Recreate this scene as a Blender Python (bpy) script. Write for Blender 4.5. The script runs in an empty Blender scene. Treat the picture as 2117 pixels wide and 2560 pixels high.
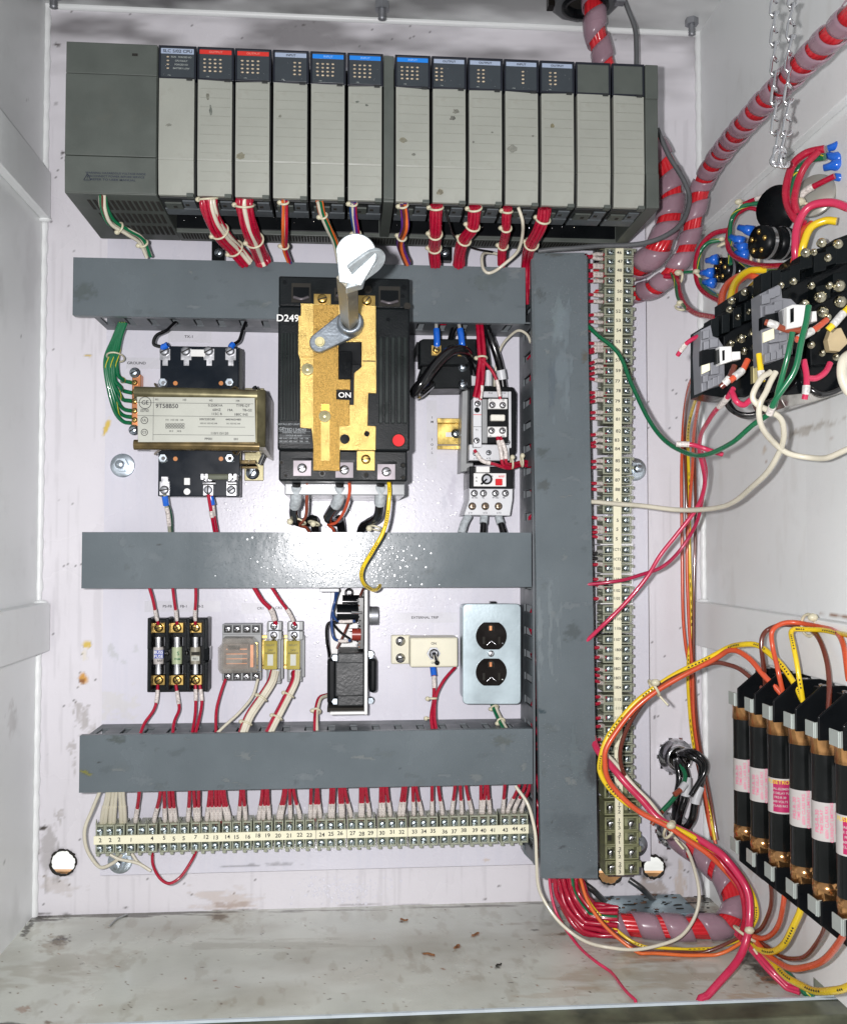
import bpy, math, random
import numpy as np
from mathutils import Vector, Matrix
random.seed(7)
SC = bpy.context.scene
COL = SC.collection
# ---------------------------------------------------------------- camera
W, H = 2117.0, 2560.0
F = 2450.0
VPX, VPY = 862.0, 1372.0
DW = 1.10                                  # camera to back wall, metres
TH = math.atan((VPY - H/2)/F)
PS = math.atan((W/2 - VPX)/F*math.cos(TH))
FW = Vector((math.sin(PS)*math.cos(TH), math.cos(PS)*math.cos(TH), math.sin(TH)))
RT = Vector((math.cos(PS), -math.sin(PS), 0))
UP = RT.cross(FW)
cam = bpy.data.objects.new('camera', bpy.data.cameras.new('camera'))
COL.objects.link(cam)
cam.matrix_world = Matrix(((RT.x, UP.x, -FW.x, 0), (RT.y, UP.y, -FW.y, -DW), (RT.z, UP.z, -FW.z, 0), (0, 0, 0, 1)))
cam.data.sensor_fit = 'VERTICAL'; cam.data.sensor_height = 36; cam.data.sensor_width = 36
cam.data.lens = F/H*36
cam.data.clip_start = 0.01; cam.data.clip_end = 200
SC.camera = cam
# ---------------------------------------------------------------- world, flash lamp, exposure
wd = bpy.data.worlds.new("World"); SC.world = wd; wd.use_nodes = True
wd.node_tree.nodes['Background'].inputs[0].default_value = (0.93, 0.96, 1.0, 1)
wd.node_tree.nodes['Background'].inputs[1].default_value = 0.40
fl = bpy.data.lights.new('flash', 'AREA'); fl.shape = 'DISK'; fl.size = 0.016; fl.energy = 7.0
fl.color = (1.0, 0.975, 0.985); fl.spread = math.radians(150)
flo = bpy.data.objects.new('flash', fl); COL.objects.link(flo)
flo.location = (-0.035, -DW+0.012, 0.012)
flo.rotation_euler = (math.radians(87), 0, math.radians(-3))
dl = bpy.data.lights.new('outdoor_daylight', 'AREA'); dl.size = 2.5; dl.energy = 160; dlo = bpy.data.objects.new('outdoor_daylight', dl); COL.objects.link(dlo)
dlo.location = (0, 2.2, 1.6)
SC.view_settings.view_transform = 'Standard'; SC.view_settings.look = 'None'
SC.view_settings.exposure = 0.0; SC.view_settings.gamma = 1; SC.view_settings.use_curve_mapping = False

def ray(px, py):
    return FW + RT*((px-W/2)/F) - UP*((py-H/2)/F)
def P(px, py, d):
    r = ray(px, py); t = (DW-d)/r.y
    return Vector((r.x*t, -d, r.z*t))
def PZ(px, py, z):                          # point on a level plane
    r = ray(px, py); t = z/r.z
    return Vector((r.x*t, r.y*t-DW, z))
def proj(X, Y, Z):
    y = Y+DW
    f = X*FW.x+y*FW.y+Z*FW.z
    return (W/2+F*(X*RT.x+y*RT.y)/f, H/2-F*(X*UP.x+y*UP.y+Z*UP.z)/f)
XL = P(98, 1370, 0).x; XR = P(1759, 1370, 0).x
ZT = P(900, 47, 0).z; ZB = P(900, 2266, 0).z
def R(px, py, off):                         # pixel at a distance off the right side wall
    r = ray(px, py); t = (XR-off)/r.x
    return (px, py, DW-r.y*t)
DPN = 0.028                                 # face of the mounting panel

# ---------------------------------------------------------------- materials
MT = {}
def M(name, col, rough=.5, metal=0., var=.10, vs=40., bump=0., bs=300., alpha=1., spec=.5, stain=False, coat=0., grime=0., trans=0.):
    if name in MT: return MT[name]
    m = bpy.data.materials.new(name); m.use_nodes = True
    nt = m.node_tree; N = nt.nodes; L = nt.links; b = N['Principled BSDF']
    tc = N.new('ShaderNodeTexCoord'); nz = N.new('ShaderNodeTexNoise'); nz.inputs['Scale'].default_value = vs
    nz.inputs['Detail'].default_value = 5
    L.new(tc.outputs['Object'], nz.inputs['Vector'])
    mr = N.new('ShaderNodeMapRange'); mr.inputs[1].default_value = .3; mr.inputs[2].default_value = .7
    mr.inputs[3].default_value = 1-var; mr.inputs[4].default_value = 1+var*.6
    L.new(nz.outputs[0], mr.inputs[0])
    mx = N.new('ShaderNodeMix'); mx.data_type = 'RGBA'; mx.blend_type = 'MULTIPLY'; mx.inputs[0].default_value = 1
    mx.inputs[6].default_value = (*col, 1); L.new(mr.outputs[0], mx.inputs[7])
    out = mx.outputs[2]
    if grime:
        n2 = N.new('ShaderNodeTexNoise'); n2.inputs['Scale'].default_value = 22; n2.inputs['Detail'].default_value = 8
        n2.inputs['Roughness'].default_value = .72
        L.new(tc.outputs['Object'], n2.inputs['Vector'])
        r2 = N.new('ShaderNodeMapRange'); r2.inputs[1].default_value = .56; r2.inputs[2].default_value = .74
        r2.inputs[3].default_value = 0; r2.inputs[4].default_value = grime
        L.new(n2.outputs[0], r2.inputs[0])
        g = N.new('ShaderNodeMix'); g.data_type = 'RGBA'; L.new(r2.outputs[0], g.inputs[0])
        L.new(out, g.inputs[6]); g.inputs[7].default_value = (.16, .13, .09, 1); out = g.outputs[2]
    if stain:
        at = N.new('ShaderNodeAttribute'); at.attribute_name = 'stain'
        s = N.new('ShaderNodeMix'); s.data_type = 'RGBA'
        L.new(at.outputs['Alpha'], s.inputs[0]); L.new(out, s.inputs[6]); L.new(at.outputs['Color'], s.inputs[7]); out = s.outputs[2]
    L.new(out, b.inputs['Base Color'])
    b.inputs['Metallic'].default_value = metal
    b.inputs['Alpha'].default_value = alpha
    b.inputs['Specular IOR Level'].default_value = spec
    b.inputs['Coat Weight'].default_value = coat
    b.inputs['Transmission Weight'].default_value = trans
    rr = N.new('ShaderNodeMapRange'); rr.inputs[1].default_value = .3; rr.inputs[2].default_value = .7
    rr.inputs[3].default_value = max(.03, rough-.07); rr.inputs[4].default_value = min(1, rough+.09)
    L.new(nz.outputs[0], rr.inputs[0]); L.new(rr.outputs[0], b.inputs['Roughness'])
    if bump:
        n3 = N.new('ShaderNodeTexNoise'); n3.inputs['Scale'].default_value = bs; n3.inputs['Detail'].default_value = 3
        L.new(tc.outputs['Object'], n3.inputs['Vector'])
        bp = N.new('ShaderNodeBump'); bp.inputs['Strength'].default_value = bump; bp.inputs['Distance'].default_value = .001
        L.new(n3.outputs[0], bp.inputs['Height']); L.new(bp.outputs[0], b.inputs['Normal'])
    MT[name] = m; return m
def droplets(m, scale=260., amount=.35, rough=.22):
    """oil droplets spattered over a painted or plastic face"""
    nt = m.node_tree; N = nt.nodes; L = nt.links; b = N['Principled BSDF']
    tc = N.new('ShaderNodeTexCoord'); v = N.new('ShaderNodeTexVoronoi'); v.inputs['Scale'].default_value = scale
    L.new(tc.outputs['Object'], v.inputs['Vector'])
    c = N.new('ShaderNodeMapRange'); c.inputs[1].default_value = 0; c.inputs[2].default_value = .30
    c.inputs[3].default_value = 1; c.inputs[4].default_value = 0
    L.new(v.outputs['Distance'], c.inputs[0])
    th = N.new('ShaderNodeMath'); th.operation = 'GREATER_THAN'; th.inputs[1].default_value = 1-amount
    sp = N.new('ShaderNodeSeparateColor'); L.new(v.outputs['Color'], sp.inputs[0]); L.new(sp.outputs[0], th.inputs[0])
    mu = N.new('ShaderNodeMath'); mu.operation = 'MULTIPLY'; L.new(c.outputs[0], mu.inputs[0]); L.new(th.outputs[0], mu.inputs[1])
    bp = N.new('ShaderNodeBump'); bp.inputs['Strength'].default_value = .55; bp.inputs['Distance'].default_value = .0004
    L.new(mu.outputs[0], bp.inputs['Height'])
    if b.inputs['Normal'].links: L.new(b.inputs['Normal'].links[0].from_socket, bp.inputs['Normal'])
    L.new(bp.outputs[0], b.inputs['Normal'])
    return m
white_paint = droplets(M('white_paint', (.72, .70, .735), .30, var=.05, vs=6, bump=.12, bs=260, stain=True, grime=.06), 620, .12)
side_paint = droplets(M('side_paint', (.82, .84, .835), .36, var=.06, vs=5, bump=.12, bs=220, stain=True, grime=.08), 620, .12)
floor_paint = droplets(M('floor_paint', (.61, .63, .57), .23, var=.16, vs=9, bump=.15, bs=220, stain=True, grime=.16), 620, .2)
panel_paint = droplets(M('panel_paint', (.665, .655, .72), .27, var=.04, vs=7, bump=.10, bs=240, stain=True, grime=.03), 620, .12)
duct = droplets(M('duct_grey', (.122, .145, .157), .21, spec=.26, var=.10, vs=14, bump=.08, bs=160, stain=True), 700, .3)
side_plain = M('side_paint_plain', (.82, .84, .835), .36, var=.06, vs=5, bump=.12, bs=220, grime=.08)
ductp = M('duct_grey_plain', (.128, .152, .164), .36, var=.10, vs=14, bump=.08, bs=160)
panel_plain = M('panel_plain', (.665, .655, .72), .30, var=.04)
duct_in = M('duct_base_grey', (.10, .115, .125), .45, var=.15)
rackg = M('rack_grey', (.082, .094, .083), .48, var=.12, bump=.08, bs=700, grime=.10)
rackd = M('rack_dark', (.014, .016, .016), .5, var=.3)
doorm = M('module_door', (.325, .335, .295), .40, var=.10, vs=18, bump=.10, bs=900, grime=.34)
navy = M('module_black', (.006, .008, .016), .35)
lens = M('indicator_face', (.035, .044, .052), .16, coat=.4)
red_b = M('red_band', (.62, .03, .02), .4); blue_b = M('blue_band', (.01, .22, .75), .4); grey_b = M('grey_band', (.35, .42, .55), .4)
led = M('unlit_indicator', (.55, .45, .32), .22, var=.5, vs=400)
black = M('black_plastic', (.005, .006, .007), .30, var=.2, spec=.14)
blackr = M('black_phenolic', (.005, .007, .008), .36, var=.3, bump=.2, bs=900, spec=.14)
blackg = M('black_gloss', (.004, .005, .006), .16, spec=.22)
gunrib = M('breaker_rib', (.012, .017, .016), .30, var=.3, spec=.2)
steel = M('steel', (.62, .62, .64), .26, 1., var=.15, vs=90, bump=.1)
zinc = M('zinc', (.55, .62, .68), .30, 1., var=.2, vs=60)
chrome = M('chrome', (.78, .78, .80), .12, 1., var=.1)
dsteel = M('dull_steel', (.30, .31, .33), .45, .7, var=.25)
castg = M('cast_grey', (.22, .25, .28), .33, .6, var=.15, bump=.2, bs=500)
brass = M('brass_plate', (.53, .38, .13), .34, .95, var=.34, vs=60, bump=.5, bs=1500)
brassl = M('brass_link', (.50, .31, .085), .36, .95, var=.34, vs=650, bump=.7, bs=1600)
brass2 = M('brass', (.50, .34, .11), .28, 1., var=.2)
copper = M('copper', (.62, .26, .12), .35, .9, var=.3)
ferr = M('copper_ferrule', (.68, .36, .15), .20, .95, var=.12)
cream = M('cream_strip', (.84, .81, .60), .5, var=.05)
creamp = M('cream_plastic', (.70, .67, .52), .42, var=.06)
ivory = M('ivory_plastic', (.78, .76, .68), .4, var=.05)
tblk = M('terminal_olive', (.34, .36, .27), .30, var=.18, vs=120, spec=.6, grime=.12)
tblk2 = M('terminal_olive_dark', (.17, .18, .11), .42, var=.3, vs=120)
tagm = M('sleeve_white', (.70, .64, .60), .45, var=.42, vs=520)
ink = M('ink', (.012, .012, .016), .6)
greyp = M('grey_plastic', (.30, .31, .31), .4, var=.12)
lgreyp = M('light_grey_plastic', (.62, .63, .65), .4, var=.08)
whitep = M('white_plastic', (.76, .76, .74), .35, var=.05)
redw = M('red_wire', (.40, .006, .032), .22, var=.12, vs=200, coat=.4)
redo = M('red_orange_wire', (.62, .085, .03), .25, var=.10, coat=.4)
pink = M('pink_wire', (.55, .025, .085), .25, var=.10, coat=.4)
whitew = M('white_wire', (.66, .62, .50), .30, var=.12, coat=.3)
greenw = M('green_wire', (.005, .14, .055), .25, var=.15, coat=.5)
yelw = M('yellow_wire', (.80, .56, .015), .26, var=.10, coat=.3)
orgw = M('orange_wire', (.72, .14, .025), .26, var=.12, coat=.4)
brnw = M('brown_wire', (.13, .028, .016), .20, var=.15, coat=.6)
blkw = M('black_wire', (.006, .006, .007), .15, var=.2, coat=.6)
bluew = M('blue_wire', (.02, .06, .20), .28)
grayw = M('grey_cable', (.10, .105, .11), .42, var=.15)
purw = M('violet_wire', (.09, .02, .20), .3)
bluec = M('blue_crimp', (.012, .13, .62), .2, coat=.5)
tiem = M('cable_tie_nylon', (.62, .58, .42), .38, var=.1)
wrapm = M('spiral_wrap', (.42, .28, .34), .24, alpha=.60, var=.12, coat=.3)
olivem = M('olive_metal', (.20, .18, .10), .32, .6, var=.35, vs=60)
varn = M('varnished_steel', (.17, .12, .045), .22, .5, var=.5, vs=50, coat=.5)
plate = M('nameplate', (.43, .44, .385), .40, var=.07, vs=30)
clearm = M('clear_case', (.36, .33, .29), .10, alpha=.42, var=.3, vs=160, coat=.5)
amberm = M('amber_case', (.42, .34, .06), .14, alpha=.85, var=.25, coat=.5)
goldr = M('passivated_rail', (.72, .52, .16), .25, 1., var=.35, vs=70)
redp = M('red_plastic', (.62, .008, .012), .45, spec=.2)
orgd = M('orange_rivet', (.55, .20, .04), .4)
galv = M('galvanised', (.42, .50, .53), .36, .55, var=.22, vs=16, bump=.06)
brownp = M('brown_plastic', (.006, .004, .003), .22, spec=.2)
maglab = M('magenta_label', (.42, .015, .10), .4); lablw = M('label_white', (.50, .47, .45), .45, var=.1)
soot_recess_black = M('soot_recess_black', (.02, .018, .014), .9, var=.4)  # burnt rims, grit, and the painted-in shade of slots and recesses
oldol = M('outer_sill', (.10, .105, .065), .7, var=.7, vs=30, grime=.5)
outm = M('sunlit_ground', (.74, .74, .70), .9, var=.3, vs=3)
coilm = M('laminated_core', (.018, .020, .021), .42, var=.3, vs=60, bump=.3, bs=300)
foilm = M('sticker', (.62, .615, .66), .28, var=.03)
tealm = M('painted_conduit_hub', (.22, .30, .34), .4, .3, var=.4, vs=40, grime=.5)
ybl = M('yellow_label', (.75, .55, .04), .4)

# ---------------------------------------------------------------- mesh helper
def ortho(t):
    t = t.normalized(); a = Vector((0, 0, 1)) if abs(t.z) < .9 else Vector((1, 0, 0))
    n = a.cross(t).normalized(); return n, t.cross(n)
def spline(pts, sub=8):
    p = [Vector(q) for q in pts]
    if len(p) < 3 or sub < 2: return p
    out = []
    e = [p[0]*2-p[1]]+p+[p[-1]*2-p[-2]]
    for i in range(1, len(e)-2):
        a, b, c, d = e[i-1], e[i], e[i+1], e[i+2]
        for k in range(sub):
            t = k/sub
            out.append(.5*((2*b)+(c-a)*t+(2*a-5*b+4*c-d)*t*t+(3*b-a-3*c+d)*t*t*t))
    out.append(p[-1]); return out
def frames(p):
    T = []
    for i in range(len(p)):
        v = p[min(i+1, len(p)-1)]-p[max(i-1, 0)]
        T.append(v.normalized() if v.length > 1e-9 else Vector((0, 0, 1)))
    n, _ = ortho(T[0]); Ns = []
    for t in T:
        n = (n-t*n.dot(t)); n = n.normalized() if n.length > 1e-6 else ortho(t)[0]
        Ns.append(n)
    return T, Ns, [T[i].cross(Ns[i]) for i in range(len(T))]
TXC = {}
def curve_mesh(cu):
    ob = bpy.data.objects.new('tmp', cu); me = bpy.data.meshes.new_from_object(ob)
    vs = [v.co.copy() for v in me.vertices]; fs = [tuple(f.vertices) for f in me.polygons]
    bpy.data.objects.remove(ob); bpy.data.meshes.remove(me); bpy.data.curves.remove(cu)
    return vs, fs
def txt(s):
    if s not in TXC:
        cu = bpy.data.curves.new('t', 'FONT'); cu.body = s; cu.align_x = 'CENTER'; cu.align_y = 'CENTER'; cu.resolution_u = 3; cu.offset = .014
        TXC[s] = curve_mesh(cu)
    return TXC[s]
class MB:
    def __init__(s): s.v = []; s.f = []; s.m = []; s.sm = []
    def add(s, vs, fs, mat, smooth=False):
        o = len(s.v); s.v += [Vector(q) for q in vs]
        for f in fs: s.f.append(tuple(i+o for i in f)); s.m.append(mat); s.sm.append(smooth)
        return s
    def hexa(s, q, mat):                    # front quad 0-3 (towards the camera), back quad 4-7
        return s.add(q, [(0, 1, 2, 3), (7, 6, 5, 4), (0, 4, 5, 1), (1, 5, 6, 2), (2, 6, 7, 3), (3, 7, 4, 0)], mat)
    def box(s, x0, x1, y0, y1, z0, z1, mat):
        x0, x1 = min(x0, x1), max(x0, x1); y0, y1 = min(y0, y1), max(y0, y1); z0, z1 = min(z0, z1), max(z0, z1)
        return s.hexa([(x0, y0, z0), (x1, y0, z0), (x1, y0, z1), (x0, y0, z1), (x0, y1, z0), (x1, y1, z0), (x1, y1, z1), (x0, y1, z1)], mat)
    def bp(s, a, b, c, e, d0, d1, mat):     # pixel rectangle (a,b)-(c,e) on the front face at d1, body back to d0
        mx, my = (a+c)/2, (b+e)/2
        return s.box(P(a, my, d1).x, P(c, my, d1).x, -d1, -d0, P(mx, e, d1).z, P(mx, b, d1).z, mat)
    def quad(s, q, d0, d1, mat):            # four pixel corners tl,tr,br,bl on the face at d1
        f = [P(x, y, d1) for x, y in (q[3], q[2], q[1], q[0])]
        return s.hexa(f+[Vector((p.x, -d0, p.z)) for p in f], mat)
    def cyl(s, c, ax, r, h, mat, n=20, r2=None, smooth=True):
        c = Vector(c); ax = Vector(ax).normalized(); a, b = ortho(ax); r2 = r if r2 is None else r2
        vs = []
        for k, (q, rr) in enumerate(((c, r), (c+ax*h, r2))):
            for i in range(n):
                t = 2*math.pi*i/n; vs.append(q+(a*math.cos(t)+b*math.sin(t))*rr)
        s.add(vs, [(i, (i+1) % n, n+(i+1) % n, n+i) for i in range(n)], mat, smooth)
        s.add(vs[:n], [tuple(range(n))[::-1]], mat); s.add(vs[n:], [tuple(range(n))], mat)
        return s
    def lathe(s, c, ax, prof, mat, n=20, smooth=True):   # prof: (distance along axis, radius)
        c = Vector(c); ax = Vector(ax).normalized(); a, b = ortho(ax); vs = []
        for h, r in prof:
            for i in range(n):
                t = 2*math.pi*i/n; vs.append(c+ax*h+(a*math.cos(t)+b*math.sin(t))*r)
        fs = []
        for j in range(len(prof)-1):
            for i in range(n): fs.append((j*n+i, j*n+(i+1) % n, (j+1)*n+(i+1) % n, (j+1)*n+i))
        s.add(vs, fs, mat, smooth); return s
    def cp(s, px, py, d0, d1, rp, mat, n=20, r2=None):     # cylinder facing the room, radius in pixels at d1
        c = P(px, py, d1); k = (DW-d1)/F
        return s.cyl((c.x, -d0, c.z), (0, -1, 0), rp*k, d1-d0, mat, n, None if r2 is None else r2*k)
    def torus(s, c, ax, Rr, r, mat, n=24, m=8, sx=1.):
        c = Vector(c); ax = Vector(ax).normalized(); a, b = ortho(ax); vs = []
        for i in range(n):
            t = 2*math.pi*i/n; e = a*math.cos(t)*sx+b*math.sin(t); en = (a*math.cos(t)+b*math.sin(t))
            for j in range(m):
                u = 2*math.pi*j/m; vs.append(c+e*Rr+en*(r*math.cos(u))+ax*(r*math.sin(u)))
        return s.add(vs, [(i*m+j, ((i+1) % n)*m+j, ((i+1) % n)*m+(j+1) % m, i*m+(j+1) % m) for i in range(n) for j in range(m)], mat, True)
    def tube(s, p, r, mat, n=8, off=None, caps=True):
        T, Ns, Bs = frames(p); vs = []
        for i, q in enumerate(p):
            c = q if off is None else q+Ns[i]*off[0]+Bs[i]*off[1]
            for k in range(n):
                t = 2*math.pi*k/n; vs.append(c+(Ns[i]*math.cos(t)+Bs[i]*math.sin(t))*r)
        m = len(p)
        s.add(vs, [(i*n+k, i*n+(k+1) % n, (i+1)*n+(k+1) % n, (i+1)*n+k) for i in range(m-1) for k in range(n)], mat, True)
        if caps: s.add(vs[:n], [tuple(range(n))[::-1]], mat); s.add(vs[-n:], [tuple(range(n))], mat)
        return s
    def ball(s, c, r, mat, n=14, sc=(1, 1, 1)):
        vs = []; c = Vector(c); m = n//2
        for j in range(m+1):
            a = math.pi*j/m
            for i in range(n):
                t = 2*math.pi*i/n; vs.append(c+Vector((r*math.sin(a)*math.cos(t)*sc[0], r*math.sin(a)*math.sin(t)*sc[1], r*math.cos(a)*sc[2])))
        return s.add(vs, [(j*n+i, (j+1)*n+i, (j+1)*n+(i+1) % n, j*n+(i+1) % n) for j in range(m) for i in range(n)], mat, True)
    def text(s, t, px, py, d, hp, mat=None, rot=0., sx=1.):
        """lettering about hp pixels tall, lying on the face at depth d"""
        vs, fs = txt(t); k = hp*(DW-d)/F/.70; c = P(px, py, d); cr, sr = math.cos(rot), math.sin(rot)
        q = []
        for v in vs:
            x, y = v.x*k*sx, v.y*k; q.append((c.x+x*cr-y*sr, -d-.00025, c.z+x*sr+y*cr))
        return s.add(q, fs, mat or ink)
    def plate(s, outer, holes, d0, d1, mat, bev=0.):
        cu = bpy.data.curves.new('c', 'CURVE'); cu.dimensions = '2D'; cu.fill_mode = 'BOTH'
        cu.extrude = (d1-d0)/2-bev; cu.bevel_depth = bev; cu.bevel_resolution = 1
        for poly in [outer]+holes:
            sp = cu.splines.new('POLY'); sp.points.add(len(poly)-1); sp.use_cyclic_u = True
            for i, (x, y) in enumerate(poly):
                p = P(x, y, d1); sp.points[i].co = (p.x, p.z, 0, 1)
        vs, fs = curve_mesh(cu); dm = (d0+d1)/2
        return s.add([(v.x, -dm-v.z, v.y) for v in vs], fs, mat)
    def screw(s, px, py, d, rp, mat=None, h=.0022, ang=None, cross=False, washer=0, hexh=False):
        mat = mat or steel; c = P(px, py, d); k = (DW-d-h)/F; r = rp*k; ang = random.uniform(0, 3.14) if ang is None else ang
        if washer: s.lathe((c.x, -d, c.z), (0, -1, 0), [(0, washer*k), (.0008, washer*k), (.0011, r*.5)], mat, 22)
        if hexh: s.cyl((c.x, -d, c.z), (0, -1, 0), r, h, mat, 6, smooth=False)
        else: s.lathe((c.x, -d, c.z), (0, -1, 0), [(0, r), (h*.55, r), (h*.9, r*.82), (h, r*.55), (h*1.02, 0.0001)], mat, 16)
        for a in ([ang, ang+math.pi/2] if cross else [ang]):
            if hexh and not cross: break
            dx, dz = math.cos(a), math.sin(a); w = r*.13; l = r*(.8 if cross else .97)
            q = [Vector((c.x+dx*l*i-dz*w*j, 0, c.z+dz*l*i+dx*w*j)) for i, j in ((-1, -1), (1, -1), (1, 1), (-1, 1))]
            s.hexa([(v.x, -d-h*1.06, v.z) for v in q]+[(v.x, -d-h*.4, v.z) for v in q], soot_recess_black)  # slot shade drawn as a dark bar on the head
        return s
def wloc(o):
    v = Vector((0, 0, 0))
    while o: v += o.location; o = o.parent
    return v
def build(name, mb, parent=None, bev=0., solid=0., loc=None):
    me = bpy.data.meshes.new(name); o = bpy.data.objects.new(name, me)
    if parent: o.parent = parent; base = wloc(parent)
    else:
        if loc is None:
            a = np.array([tuple(v) for v in mb.v]); loc = Vector(((a[:, 0].min()+a[:, 0].max())/2, a[:, 1].max(), a[:, 2].min()))
        o.location = loc; base = Vector(loc)
    me.from_pydata([tuple(v-base) for v in mb.v], [], mb.f)
    ms = []
    for x in mb.m:
        if x not in ms: ms.append(x)
    for x in ms: me.materials.append(x)
    me.polygons.foreach_set('material_index', [ms.index(x) for x in mb.m])
    me.polygons.foreach_set('use_smooth', mb.sm)
    me.update()
    if solid:
        md = o.modifiers.new('thick', 'SOLIDIFY'); md.thickness = solid
    if bev:
        md = o.modifiers.new('bevel', 'BEVEL'); md.width = bev; md.segments = 2; md.limit_method = 'ANGLE'; md.angle_limit = math.radians(40)
        md.use_clamp_overlap = True
    COL.objects.link(o); return o
def T(name, label, cat, p, group=None):
    o = bpy.data.objects.new(name, None); o.empty_display_size = .01; COL.objects.link(o)
    o.location = p; o['label'] = label; o['category'] = cat
    if group: o['group'] = group
    return o
def part(name, mb, parent, bev=0., label=None, solid=0.):
    o = build(name, mb, parent, bev, solid)
    if label: o['label'] = label
    return o
def solo(name, mb, label, cat, group=None, bev=0., solid=0.):
    o = build(name, mb, None, bev, solid); o['label'] = label; o['category'] = cat
    if group: o['group'] = group
    return o
def struct(name, mb, bev=0., cols=None):
    o = build(name, mb, None, bev); o['kind'] = 'structure'; return o
# ---------------------------------------------------------------- wires
def pts3(pts, sub=8, r=.002):
    p = spline([P(*q) for q in pts], sub)
    for v in p:                              # nothing sinks through the cabinet floor
        if XL < v.x < XR and v.y > -.25: v.z = max(v.z, ZB+r)
    return p
def seg(p, t0, t1):
    n = len(p)-1; a, b = t0*n, t1*n; out = []
    def at(t):
        i = min(int(t), n-1); return p[i].lerp(p[i+1], t-i)
    out.append(at(a)); out += [p[i] for i in range(int(a)+1, int(math.ceil(b)))]; out.append(at(b)); return out
def wire(label, pts, mat, wp=9., name='wire', cat='wire', group=None, sleeves=(), sub=8, stripe=None, crimp=None, r=None, lab=None):
    p = pts3(pts, sub)
    dm = pts[len(pts)//2][2]; r = r or wp/2*(DW-dm)/F
    if len(p) > 40 and r < .004:             # slight unevenness of hand-bent wire
        s1, s2 = random.uniform(0, 9), random.uniform(0, 9)
        for i, v in enumerate(p):
            w = max(0, min(1, i/8, (len(p)-1-i)/8)); v.x += w*.0004*math.sin(i*.31+s1); v.z += w*.0004*math.sin(i*.43+s2)
    if mat is yelw and len(p) > 40 and not sleeves and not stripe:
        t = T(name, label, cat, p[-1], group); part('insulation', MB().tube(p, r, mat), t)
        m = MB(); Tt, N, B = frames(p)
        for i in range(4, len(p)-4):
            if (i//7) % 2: continue
            f = Vector((0, -DW, 0))-p[i]; f = (f-Tt[i]*f.dot(Tt[i])).normalized(); sd = Tt[i].cross(f); c = p[i]+f*r*.93; L_ = (p[i+1]-p[i])*.30
            m.tube([c-L_, c+L_], r*.20, ink, 5, caps=False); m.tube([c+sd*r*.35, c-sd*r*.3], r*.14, ink, 5, caps=False)
        part('printed_legend', m, t); return t
    if not sleeves and not stripe and not crimp:
        return solo(name, MB().tube(p, r, mat), label, cat, group)
    t = T(name, label, cat, p[-1], group)
    part('insulation', MB().tube(p, r, mat), t)
    for a, b in sleeves: part('marker_sleeve', MB().tube(seg(p, a, b), r*1.22, lab or tagm, 10), t)
    if stripe:
        m = MB(); q = []
        Tt, N, B = frames(p); q = [p[i]+(N[i]*math.cos(i*.33)+B[i]*math.sin(i*.33))*r*.86 for i in range(len(p))]
        m.tube(q, r*.24, stripe, 5); part('stripe', m, t)
    if crimp:
        part('crimp_terminal', MB().tube(seg(p, *crimp), r*1.75, bluec, 10), t)
    return t
def tie_mb(p, i, r, mb=None):
    mb = mb or MB(); Tt, N, B = frames(p); i = max(1, min(len(p)-2, i))
    mb.torus(p[i], Tt[i], r, .0011, tiem, 20, 6)
    a = -Vector(p[i]+Vector((0, DW, 0))).normalized()
    c = p[i]+(Tt[i].cross(a)).normalized()*r*1.02
    mb.ball(c, .0030, tiem, 8, (1, 1, .8)); return mb
def bundle(label, pts, Rp, strands, name='wire_bundle', ties=(), wr=None, twist=0., sub=8, group=None, cat='wire bundle'):
    """strands: list of (part name, material, [(a,b) offsets as fractions of the bundle radius])"""
    dm = pts[len(pts)//2][2]; k = (DW-dm)/F; Rr = Rp*k; p = pts3(pts, sub, Rr*1.1); wr = (wr or Rp*.38)*k
    t = T(name, label, cat, p[-1], group); Tt, N, B = frames(p)
    for nm, mat, offs in strands:
        mb = MB()
        for a, b in offs:
            q = []
            for i in range(len(p)):
                if a == 'f':
                    f = Vector((0, -DW, 0))-p[i]; f = (f-Tt[i]*f.dot(Tt[i])).normalized(); sd = Tt[i].cross(f)
                    q.append(p[i]+(f*math.cos(b)+sd*math.sin(b))*(Rr-wr)*1.08); continue
                an = twist*i/len(p); ca, sa = math.cos(an), math.sin(an); x, y = a*ca-b*sa, a*sa+b*ca
                w = 1+.10*math.sin(i*.35+a*5)
                q.append(p[i]+(N[i]*x+B[i]*y)*(Rr-wr)*w)
            mb.tube(q, wr, mat, 7)
        part(nm, mb, t)
    for f in ties: part('cable_tie', tie_mb(p, int(f*(len(p)-1)), Rr*1.08), t)
    return t, p, Rr
def ring(n, ph=0., rad=1.): return [(rad*math.cos(2*math.pi*i/n+ph), rad*math.sin(2*math.pi*i/n+ph)) for i in range(n)]
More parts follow.
